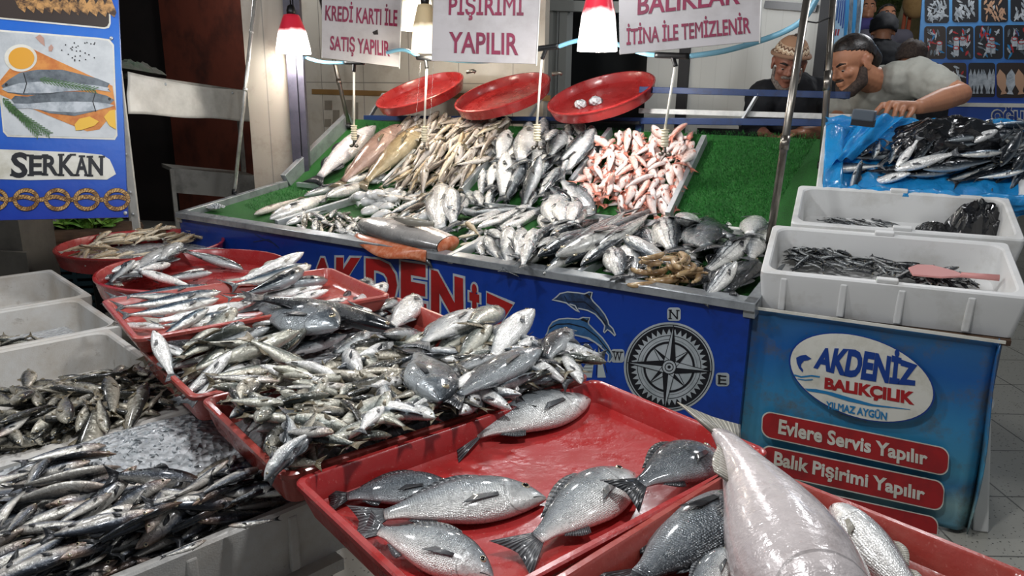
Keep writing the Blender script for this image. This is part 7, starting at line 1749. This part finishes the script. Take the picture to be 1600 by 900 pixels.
limb(mb, [neck1 - RT * .075 + Z * .005, neck1 + _fw * .09 + Z * .04, neck1 + RT * .080 + Z * .01], [0.0504, 0.0672, 0.0504])
ho = remesh(mb, 'hoodie', [M['hoodie']], old, .008, 6); dm = ho.modifiers.new('folds', 'DISPLACE'); dm.texture = tx; dm.strength = .025; dm.mid_level = .5
t = NT('knitted_cap'); sp3 = t.n('ShaderNodeSeparateXYZ'); t.l(t.uv(), sp3.inputs[0]); uu, vv = sp3.outputs[0], sp3.outputs[1]
tri = t.math('ABSOLUTE', t.math('SUBTRACT', t.math('FRACT', t.math('MULTIPLY', uu, 20.0)), .5)); zf = t.math('ADD', vv, t.math('MULTIPLY', tri, .10))
band = t.math('MULTIPLY', t.math('GREATER_THAN', vv, .56), t.math('LESS_THAN', vv, .84)); c = t.ramp(t.math('FRACT', t.math('MULTIPLY', zf, 8.0)), [(.0, '#d8c8ae'), (.33, '#d8c8ae'), (.36, '#6a4a38'), (.66, '#6a4a38'), (.69, '#c9b296'), (1, '#a27c5e')])
t.col(t.mix(band, '#a07a5e', c)); t.set(Roughness=.9); t.bump(t.noise(150, 3, t.obj()), .5, .004); M['knit'] = t.m
cap_ = cap_shell(LO(0, -.012, .030), A1, np.array((.090, .108, .108)) * 1.16, lambda x, y, z: z > .06 + .24 * max(0, y) - .10 * max(0, -y), 'knitted_cap', M['knit'], old, 44, .001)
mb = MB(); rim = [LO(.092 * math.cos(a), -.012 + .110 * math.sin(a), .042 + .020 * max(0, math.sin(a)) - .008 * max(0, -math.sin(a))) for a in np.linspace(0, 2 * math.pi, 33)]; mb.tube(rim, .012, 8, cap=False); mb.build('cap_brim', plain('cap_brim_brown', '#8d6d57', .9, bump=.4, bscale=150), old)
mb = MB(); sphere(mb, LO(0, -.012, .140), .011, k=8); limb(mb, [LO(.0, -.012, .135), LO(.022, -.012, .133)], [0.0067, 0.0034]); mb.build('cap_tuft', M['beard'], old)
mb = MB()
for sx in (-1, 1): limb(mb, [LO(sx * .066, .008, -.03), LO(sx * .056, .03, -.078), LO(sx * .028, .062, -.104), LO(0, .074, -.110)], [0.0112, 0.0202, 0.0202, 0.0202])
limb(mb, [LO(-.026, .086, -.046), LO(0, .093, -.042), LO(.026, .086, -.046)], [0.0090, 0.0101, 0.0090]); remesh(mb, 'beard', [M['beard_grey']], old, .005, 3)

# people in the street behind
def passer(px, d, s, fwd, label, cloth, hairm, lean=0.0):
    c = UD(*px, d); A = head_axes(fwd, Z); p = thing('person', np.array([c[0], c[1], 0]), label, 'person'); mb = MB(); L = head_shape(mb, c, A, s)
    nk = c - Z * .14; sd = A[0]; sa, sb2 = nk + sd * .18 - Z * .06, nk - sd * .18 - Z * .06; hip = np.array([c[0], c[1], .95]) 
    limb(mb, [L(0, -.02, -.05), nk], [.055, .06]); limb(mb, [sa, sb2], [.07, .07]); limb(mb, [(sa + sb2) / 2, (nk + hip) / 2, hip], [.11, .13, .12])
    for q in (sa, sb2): limb(mb, [q, q - Z * .28, q - Z * .52 + A[1] * .06], [.055, .042, .03]); limb(mb, [q - Z * .52 + A[1] * .06, q - Z * .66 + A[1] * .08], [.032, .02])
    legs(mb, hip, A[1]); remesh(mb, 'body', [M['skin'], M['black_cloth']], p, .011, 3, lambda q: 1 if q[2] < .95 else 0)
    mb = MB(); limb(mb, [sa, sb2], [.088, .088]); limb(mb, [(sa + sb2) / 2, (nk + hip) / 2, hip], [.13, .15, .14])
    for q in (sa, sb2): limb(mb, [q, q - Z * .28, q - Z * .46 + A[1] * .05], [.072, .058, .045])
    remesh(mb, 'jacket', [cloth], p, .012, 4)
    cap_shell(L(0, -.016, .032), A, np.array((.084, .106, .094)) * s, lambda x, y, z: z > .25 + .35 * max(0, y) - .8 * max(0, -y), 'hair', hairm, p, 16); eyes(L, A, s, p)
    return p
passer((1356, 14), 7.8, 1.0, -_fw - RT * .3, 'dark haired person in purple partly behind the fish banner in the street', M['purple_cloth'], M['hair'])
passer((1386, 26), 7.2, 1.0, -_fw - RT * .15, 'young person with short dark hair in a grey purple top in the street', M['grey_cloth'], M['hair'])
# two figures in black right behind
def dark_figure(px, d, s, label, tilt, hairm):
    c = UD(*px, d); A = head_axes(_fw * .8 + tilt, Z); p = thing('person', np.array([c[0], c[1], 0]), label, 'person'); mb = MB(); L = head_shape(mb, c, A, s)
    nk = c - Z * .13 - A[1] * .02; sd = A[0]; hip = np.array([c[0], c[1], .93]) + A[1] * .05; sa, sb2 = nk + sd * .2 - Z * .07, nk - sd * .2 - Z * .07
    limb(mb, [L(0, -.02, -.05), nk], [.06, .07]); limb(mb, [sa, sb2], [.075, .075]); limb(mb, [(sa + sb2) / 2, (nk + hip) / 2, hip], [.12, .14, .13])
    for q in (sa, sb2): limb(mb, [q, q - Z * .28 + A[1] * .05, q - Z * .40 + A[1] * .28], [.06, .048, .032])
    legs(mb, hip, A[1]); remesh(mb, 'body', [M['skin'], M['black_cloth']], p, .011, 3, lambda q: 1 if q[2] < .95 else 0)
    mb = MB(); limb(mb, [sa, sb2], [.10, .10]); limb(mb, [(sa + sb2) / 2, (nk + hip) / 2, hip], [.15, .17, .16]); limb(mb, [nk, (nk + hip) / 2], [.075, .16])
    for q in (sa, sb2): limb(mb, [q, q - Z * .28 + A[1] * .05, q - Z * .38 + A[1] * .22], [.085, .07, .05])
    j = remesh(mb, 'jacket', [M['hoodie']], p, .012, 4); dm = j.modifiers.new('folds', 'DISPLACE'); dm.texture = tx; dm.strength = .03; dm.mid_level = .5
    cap_shell(L(0, -.014, .02), A, np.array((.096, .114, .108)) * s, lambda x, y, z: z > -.35 + .9 * max(0, y), 'hair', hairm, p, 16, .02)
    return p
dark_figure((1424, 92), 5.15, 1.0, 'person with dark brown hair seen from behind the leaning man, dressed in black', RT * .6, M['beard'])
dark_figure((1380, 48), 6.0, 1.1, 'person in a black hooded jacket with the back turned, in front of the street', RT * .3, M['black_cloth'])

# ------------------------------------------------------------------ posters and street at the upper right
PQ0 = UD(1430, 150, 6.0); PQ1 = UD(1640, 160, 5.7); pn = nrm(np.cross(PQ1 - PQ0, Z)); pn = pn if np.dot(pn, CO - PQ0) > 0 else -pn
def pp_(x, y, off=0.0): return UP_(x, y, PQ0 + pn * off, pn)
po = thing('fish_poster', PQ0, 'large blue poster wall of fish photographs behind the men at the right', 'poster')
mb = MB(); mb.slab([pp_(1424, 215, -.03), pp_(1680, 215, -.03), pp_(1690, -80, -.03), pp_(1446, -80, -.03)], pn, .03)
for i, t_ in enumerate([(0, 0), (1, 0), (1, 1), (0, 1)] * 2): mb.uv[i] = t_
mb.build('panel', M['poster_blue'], po)
mb = MB(); mb.bar(pp_(1470, 163, .008), pp_(1680, 166, .008), .012, .03, up=Z); mb.build('white_strip', M['ink_white'], po)
cells = [(1445, -4, 1483, 36, 0), (1488, -4, 1529, 35, 0), (1533, -4, 1575, 35, 1), (1579, -4, 1625, 34, 0), (1444, 41, 1478, 92, 2), (1479, 41, 1521, 93, 3), (1523, 40, 1567, 92, 3), (1569, 39, 1620, 93, 3), (1440, 98, 1468, 150, 2), (1471, 98, 1510, 150, 2), (1513, 98, 1555, 152, 4), (1557, 98, 1602, 153, 5)]
rr = random.Random(77)
for x0, y0, x1, y1, kd in cells:
    P = Print(pp_, pn); cx_, cy_ = (x0 + x1) / 2, (y0 + y1) / 2; off = .002
    P.poly(rrect(x0, y0, x1, y1, 5, 5), off, 0)
    W_, H_ = x1 - x0, y1 - y0; n_f = {0: 34, 1: 26, 2: 22, 3: 30, 4: 7, 5: 3}[kd]
    for i in range(n_f):
        if kd in (4, 5): fx, fy, l, wd, an = x0 + W_ * (i + .6) / (n_f + .2), cy_ + 2, H_ * .36, W_ * (.075 if kd == 4 else .17), R(84 + rr.uniform(-10, 10))
        else: fx, fy, l, wd, an = rr.uniform(x0 + 6, x1 - 6), rr.uniform(y0 + 6, y1 - 6), rr.uniform(4, 7), rr.uniform(1.2, 2.0), R(rr.choice((60, 75, 100, 120, 20))) 
        c_, s_ = math.cos(an), math.sin(an); pts = [(fx + c_ * l * a - s_ * wd * b, fy + s_ * l * a + c_ * wd * b) for a, b in ((-1, 0), (-.5, .9), (.2, 1), (.75, .35), (1, .7), (1, -.7), (.75, -.35), (.2, -1), (-.5, -.9))]
        m_ = 1 if kd in (0, 4) else (rr.choice((1, 3)) if kd == 1 else rr.choice((1, 4, 5, 1, 2))) if kd in (2, 3) else (3 if i != 1 else 1)
        P.poly(pts, off + .0012 + .0003 * (i % 9), m_)
    if kd in (2, 3):
        for i in range(3 if kd == 3 else 1):
            fx = x0 + W_ * rr.uniform(.2, .7); fy = y0 + H_ * rr.uniform(.35, .7); P.poly([(fx, fy), (fx + 8, fy), (fx + 8, fy + 12), (fx, fy + 12)], off + .006, 1); P.poly(ngon_pts(fx + 4, fy, 5, 3.4, 14), off + .0068, 6); P.poly(ngon_pts(fx + 4, fy, 3.4, 2, 14), off + .0076, 1)
    P.build('fish_photograph', [M['print_pan'] if kd in (2, 5) else M['ink_black'], M['print_fish_lt'], M['print_fish'], plain('print_flesh', '#b78f72', .5), M['ink_red'], M['ink_cyan'], M['ink_red']], po)
lettering('OĞLU', px_quad([(1548, 192), (1612, 195), (1612, 173), (1548, 170)], pp_, 0), pn, M['ink_white'], po, 'lettering_outline', .10, .002, ref='L')
lettering('OĞLU', px_quad([(1550, 190), (1610, 193), (1610, 175), (1550, 172)], pp_, 0), pn, M['ink_navy'], po, 'lettering', .04, .0035, ref='L')
# slanted fish banner at the edge of the white wall
BQ = [UD(1290, 75, 5.35), UD(1336, 70, 5.7), UD(1352, -60, 5.7), UD(1304, -60, 5.35)]; bn_ = nrm(np.cross(BQ[1] - BQ[0], BQ[3] - BQ[0])); bn_ = bn_ if np.dot(bn_, CO - BQ[0]) > 0 else -bn_
def bp_(x, y, off=0.0): return UP_(x, y, BQ[0] + bn_ * off, bn_)
ban = thing('fish_banner', BQ[0], 'narrow pale blue banner with printed fish and blue lettering beside the white wall', 'banner')
bl = bp_(1284, 130); br_ = bp_(1330, 130)
mb = MB(); mb.slab([bp_(1283, 150, -.02), bp_(1328, 150, -.02), bp_(1353, -60, -.02), bp_(1305, -60, -.02)], bn_, .02); mb.build('panel', plain('banner_pale_blue', '#9fbdd0', .5, 0, '#7fa3c0', 5), ban)
P = Print(bp_, bn_)
for i, (x, c_) in enumerate(((1326, 1), (1332, 0), (1338, 1), (1344, 0))): P.poly([(x - 8, 70), (x - 5, 72), (x + 1, 20), (x + 2, -40), (x - 2, -40), (x - 5, 10)], .002 + .0004 * i, c_)
P.build('printed_fish', [M['print_fish'], M['ink_cyan']], ban)
P = Print(bp_, bn_)
for i in range(5): P.poly([(1303 + i * 3.2, 28 + i * 4), (1305 + i * 3.2, 28 + i * 4), (1309 + i * 3.2, 0), (1307 + i * 3.2, 0)], .002, 0)
for i in range(3): P.poly([(1300 + i * 4, 55), (1302 + i * 4, 56), (1304 + i * 4, 46), (1302 + i * 4, 45)], .002, 1)
P.build('lettering', [M['ink_navy'], M['ink_red']], ban)
# corner post of the white wall
cp = UP_(1281, 100, SL + N1 * (D_WALL - .05), N1); mb = MB(); mb.bar(np.array([cp[0], cp[1], 0]), np.array([cp[0], cp[1], 3.2]), .07, .06, up=N1); structure(mb.build('trim_7', M['black_metal']))
# things in the street: red stall, tree trunk, foliage
mb = MB(); a, b = UD(1404, 60, 9), UD(1420, 0, 9); mb.tube([np.array([a[0], a[1], 0]), a, b, b + (b - a)], [.09, .08, .06, .05], 10); tag(mb.build('tree_trunk', plain('pale_trunk', '#8a8568', .8)), 'pale slim tree trunk in the street behind', 'tree')
sl_ = thing('street_stall', np.array([*UD(1420, 60, 8.0)[:2], 0]), 'orange red street stall with a tan cloth in the background', 'stall'); c_ = UD(1424, 30, 8.0)
mb = MB(); mb.bar(np.array([*UD(1410, 60, 8.)[:2], 1.35]), np.array([*UD(1446, 60, 7.9)[:2], 1.35]), .4, .9); mb.build('counter', plain('street_red', '#8a3a24', .7), sl_)
for x in (1413, 1421): 
    mb = MB(); q = UD(x, 30, 7.8); mb.tube([np.array([q[0], q[1], 0]), np.array([q[0], q[1], 2.9])], .02, 8); mb.build('post', plain('street_post', '#9c4a2c', .6), sl_)
mb = MB(); sphere(mb, UD(1432, 4, 7.7), (.14, .1, .16), k=10); mb.build('tan_cloth', plain('street_tan', '#9a7a4c', .9, 0, '#7d5f35', 8), sl_)
mb = MB(); rr = random.Random(5)
for i in range(900):
    p = UD(rr.uniform(1350, 1420), rr.uniform(-60, 14), rr.uniform(9.5, 11)); d = nrm(np.array([rr.gauss(0, 1) for _ in range(3)])); e = nrm(np.cross(d, Z)) * .03; mb.add([p, p + d * .04 + e, p + d * .09, p + d * .04 - e], [(0, 1, 2, 3)])
tag(mb.build('foliage', plain('street_foliage', '#4a5a22', .8), recalc=False), 'green foliage hanging in the street behind', 'foliage', kind='stuff')

# ------------------------------------------------------------------ dark shop corner at the left
ls = thing('covered_stand', np.array([*UD(300, 300, 5.6)[:2], 0]), 'stand wrapped in white tarpaulin in the dark corner at the left', 'stand')
T0, T1, T2_, T3_ = UD(200, 178, 4.85), UD(402, 190, 5.9), UD(404, 142, 5.9), UD(199, 112, 4.85)
def valf(u, v):
    p = bil([T0, T1, T2_, T3_], u, v); s = .02 * math.sin(u * 13 + v * 4) * (1 - v) + .012 * noise3((u * 5, v * 3, 2)); return p - _fw * s - Z * .03 * math.sin(u * math.pi) * v
mb = MB(); mb.grid(valf, 50, 12); va = mb.build('tarp_valance', M['tarp'], ls); so = va.modifiers.new('thick', 'SOLIDIFY'); so.thickness = .006
back = np.array([-.5, .7, 0]); nb = nrm(back)
mb = MB(); mb.slab([T3_ - Z * .01, T2_ - Z * .01, T2_ + nb * .6 - Z * .01, T3_ + nb * .6 - Z * .01], -Z, .02); mb.build('tarp_top', M['tarp_dim'], ls)
a, b = UD(206, 112, 4.84), UD(214, 360, 4.84); mb = MB(); mb.bar(np.array([b[0], b[1], 0]), np.array([b[0], b[1], a[2]]), .045, .02, up=_fw); mb.build('wrapped_post', M['tarp'], ls)
for y in (176, 240, 300, 335):
    q = UD(210, y, 4.81); mb = MB(); mb.lathe([(.001, .006), (.009, .004), (.010, 0)], (np.array([b[0], b[1], q[2]]) - _fw * .028, RT, UP, -_fw), 10); mb.build('rivet', M['steel'], ls)
for x, y in ((252, 121), (357, 138)):
    q = valf((x - 200) / 203, .88); mb = MB(); mb.lathe([(.001, .008), (.010, .006), (.011, 0)], (q - _fw * .012, RT, UP, -_fw), 10); mb.build('rivet', M['steel'], ls)
for q in (T2_, T2_ + nb * .6, T3_ + nb * .6): 
    mb = MB(); mb.bar(np.array([q[0], q[1], 0]), q - Z * .04, .035, .035, up=nb); mb.build('leg', M['tarp_dim'], ls)
S0, S1 = UD(268, 262, 5.9), UD(402, 275, 6.2)
mb = MB(); mb.slab([S0, S1, S1 + nb * .4, S0 + nb * .4], -Z, .03); mb.slab([S0, S1, S1 - Z * .20, S0 - Z * .20], -nb, .01); mb.build('lower_shelf', M['tarp_dim'], ls)
q = UD(275, 330, 5.9); mb = MB(); mb.bar(np.array([q[0], q[1], 0]), np.array([q[0], q[1], S0[2]]), .03, .03, up=nb); mb.build('leg', M['tarp_dim'], ls)
pc = T3_ + nb * .22 + RT * .10 + Z * .005; crumple('cloth_bundle', pc, nrm(T2_ - T3_), nb, Z, .26, .12, .07, 'dull grey green cloth bundle on top of the tarpaulin stand', 5.5, 20)
bpy.data.objects['cloth_bundle'].data.materials[0] = plain('cloth_grey_green', '#4a4a44', .9, 0, '#2f4a34', 6)
# grey block pillar, sack with greens and crates beneath the sign
gp = thing('concrete_pillar', np.array([*UD(10, 400, 4.1)[:2], 0]), 'rough grey block pillar at the far left edge below the sign', 'pillar')
a, b = UD(-60, 430, 4.15), UD(42, 430, 4.1); mb = MB(); mb.slab([np.array([a[0], a[1], 0]), np.array([b[0], b[1], 0]), np.array([b[0], b[1], UD(40, 344, 4.1)[2] + .1]), np.array([a[0], a[1], UD(40, 344, 4.1)[2] + .1])], nrm(_fw * np.array([1, 1, 0])), .3); mb.build('upper_block', M['concrete'], gp)
a2, b2_ = UD(-60, 440, 4.11), UD(48, 440, 4.06); zz_ = UD(48, 392, 4.06)[2]; mb = MB(); mb.slab([np.array([a2[0], a2[1], 0]), np.array([b2_[0], b2_[1], 0]), np.array([b2_[0], b2_[1], zz_]), np.array([a2[0], a2[1], zz_])], nrm(_fw * np.array([1, 1, 0])), .03); mb.build('cover_plate', M['concrete'], gp)
cr = thing('crate', np.array([*UD(110, 420, 5.0)[:2], 0]), 'dark teal plastic crate under the sack at the left', 'crate'); c0 = UD(48, 384, 4.95); c1_ = UD(200, 378, 5.1); dv = nrm((c1_ - c0) * np.array([1, 1, 0])); nn = np.array([-dv[1], dv[0], 0]); wd = float(np.linalg.norm((c1_ - c0)[:2]))
fr_c = (np.array([c0[0], c0[1], 0.0]), dv, nn, Z); zc = c0[2]
mb = MB()
for z in np.linspace(.05, zc - .03, 9): mb.box((0, -.01, z), (wd, .01, z + .03), fr_c)
for x in np.linspace(0, wd, 6): mb.box((x - .012, -.014, .0), (x + .012, .014, zc), fr_c)
mb.build('slatted_side', M['crate'], cr); mb = MB(); mb.box((0, .02, .0), (wd, .45, zc), fr_c); mb.build('body', M['dark_wall2'], cr)
mb = MB(); mb.box((-.03, -.06, zc), (wd + .03, .42, zc + .085), fr_c); sk = mb.build('sack', M['cardboard'], bevel=.035); tag(sk, 'brown sack lying on the dark crate beneath the blue sign', 'sack')
def leaf_bunch(name, px, d, n, mat, label, spread, size, seed):
    rr = random.Random(seed); c = UD(*px, d); root = thing(name, c, label, 'vegetable')
    for i in range(n):
        an = rr.uniform(0, 6.28); el = rr.uniform(.2, 1.0); d_ = np.array([math.cos(an) * math.cos(el), math.sin(an) * math.cos(el), math.sin(el)]); s_ = nrm(np.cross(d_, Z)); up_ = np.cross(s_, d_); L = size * rr.uniform(.7, 1.2); o = c + np.array([rr.gauss(0, spread), rr.gauss(0, spread * .4), -.02])
        mb = MB(); mb.grid(lambda u, v: o + d_ * L * u + s_ * (v - .5) * L * .9 * math.sin(math.pi * min(1, .12 + u * .85)) + up_ * (.18 * L * math.sin(u * 2.6) + .05 * L * math.sin(v * 22 + u * 9) - .1 * L * (2 * v - 1) ** 2), 8, 10); lf = mb.build('leaf', mat, root); so = lf.modifiers.new('t', 'SOLIDIFY'); so.thickness = .002
zt_ = zc + .085
leaf_bunch('lettuce', (118, 353), 5.15, 16, M['leaf'], 'green lettuce leaves on the brown sack under the sign', .07, .14, 3)
leaf_bunch('lettuce', (148, 352), 5.2, 12, M['leaf'], 'second green lettuce head, at the right end of the sack', .05, .13, 5)
leaf_bunch('purple_cabbage', (62, 354), 5.05, 12, M['leaf_dark'], 'purple grey cabbage leaves at the left end of the sack', .05, .12, 4)
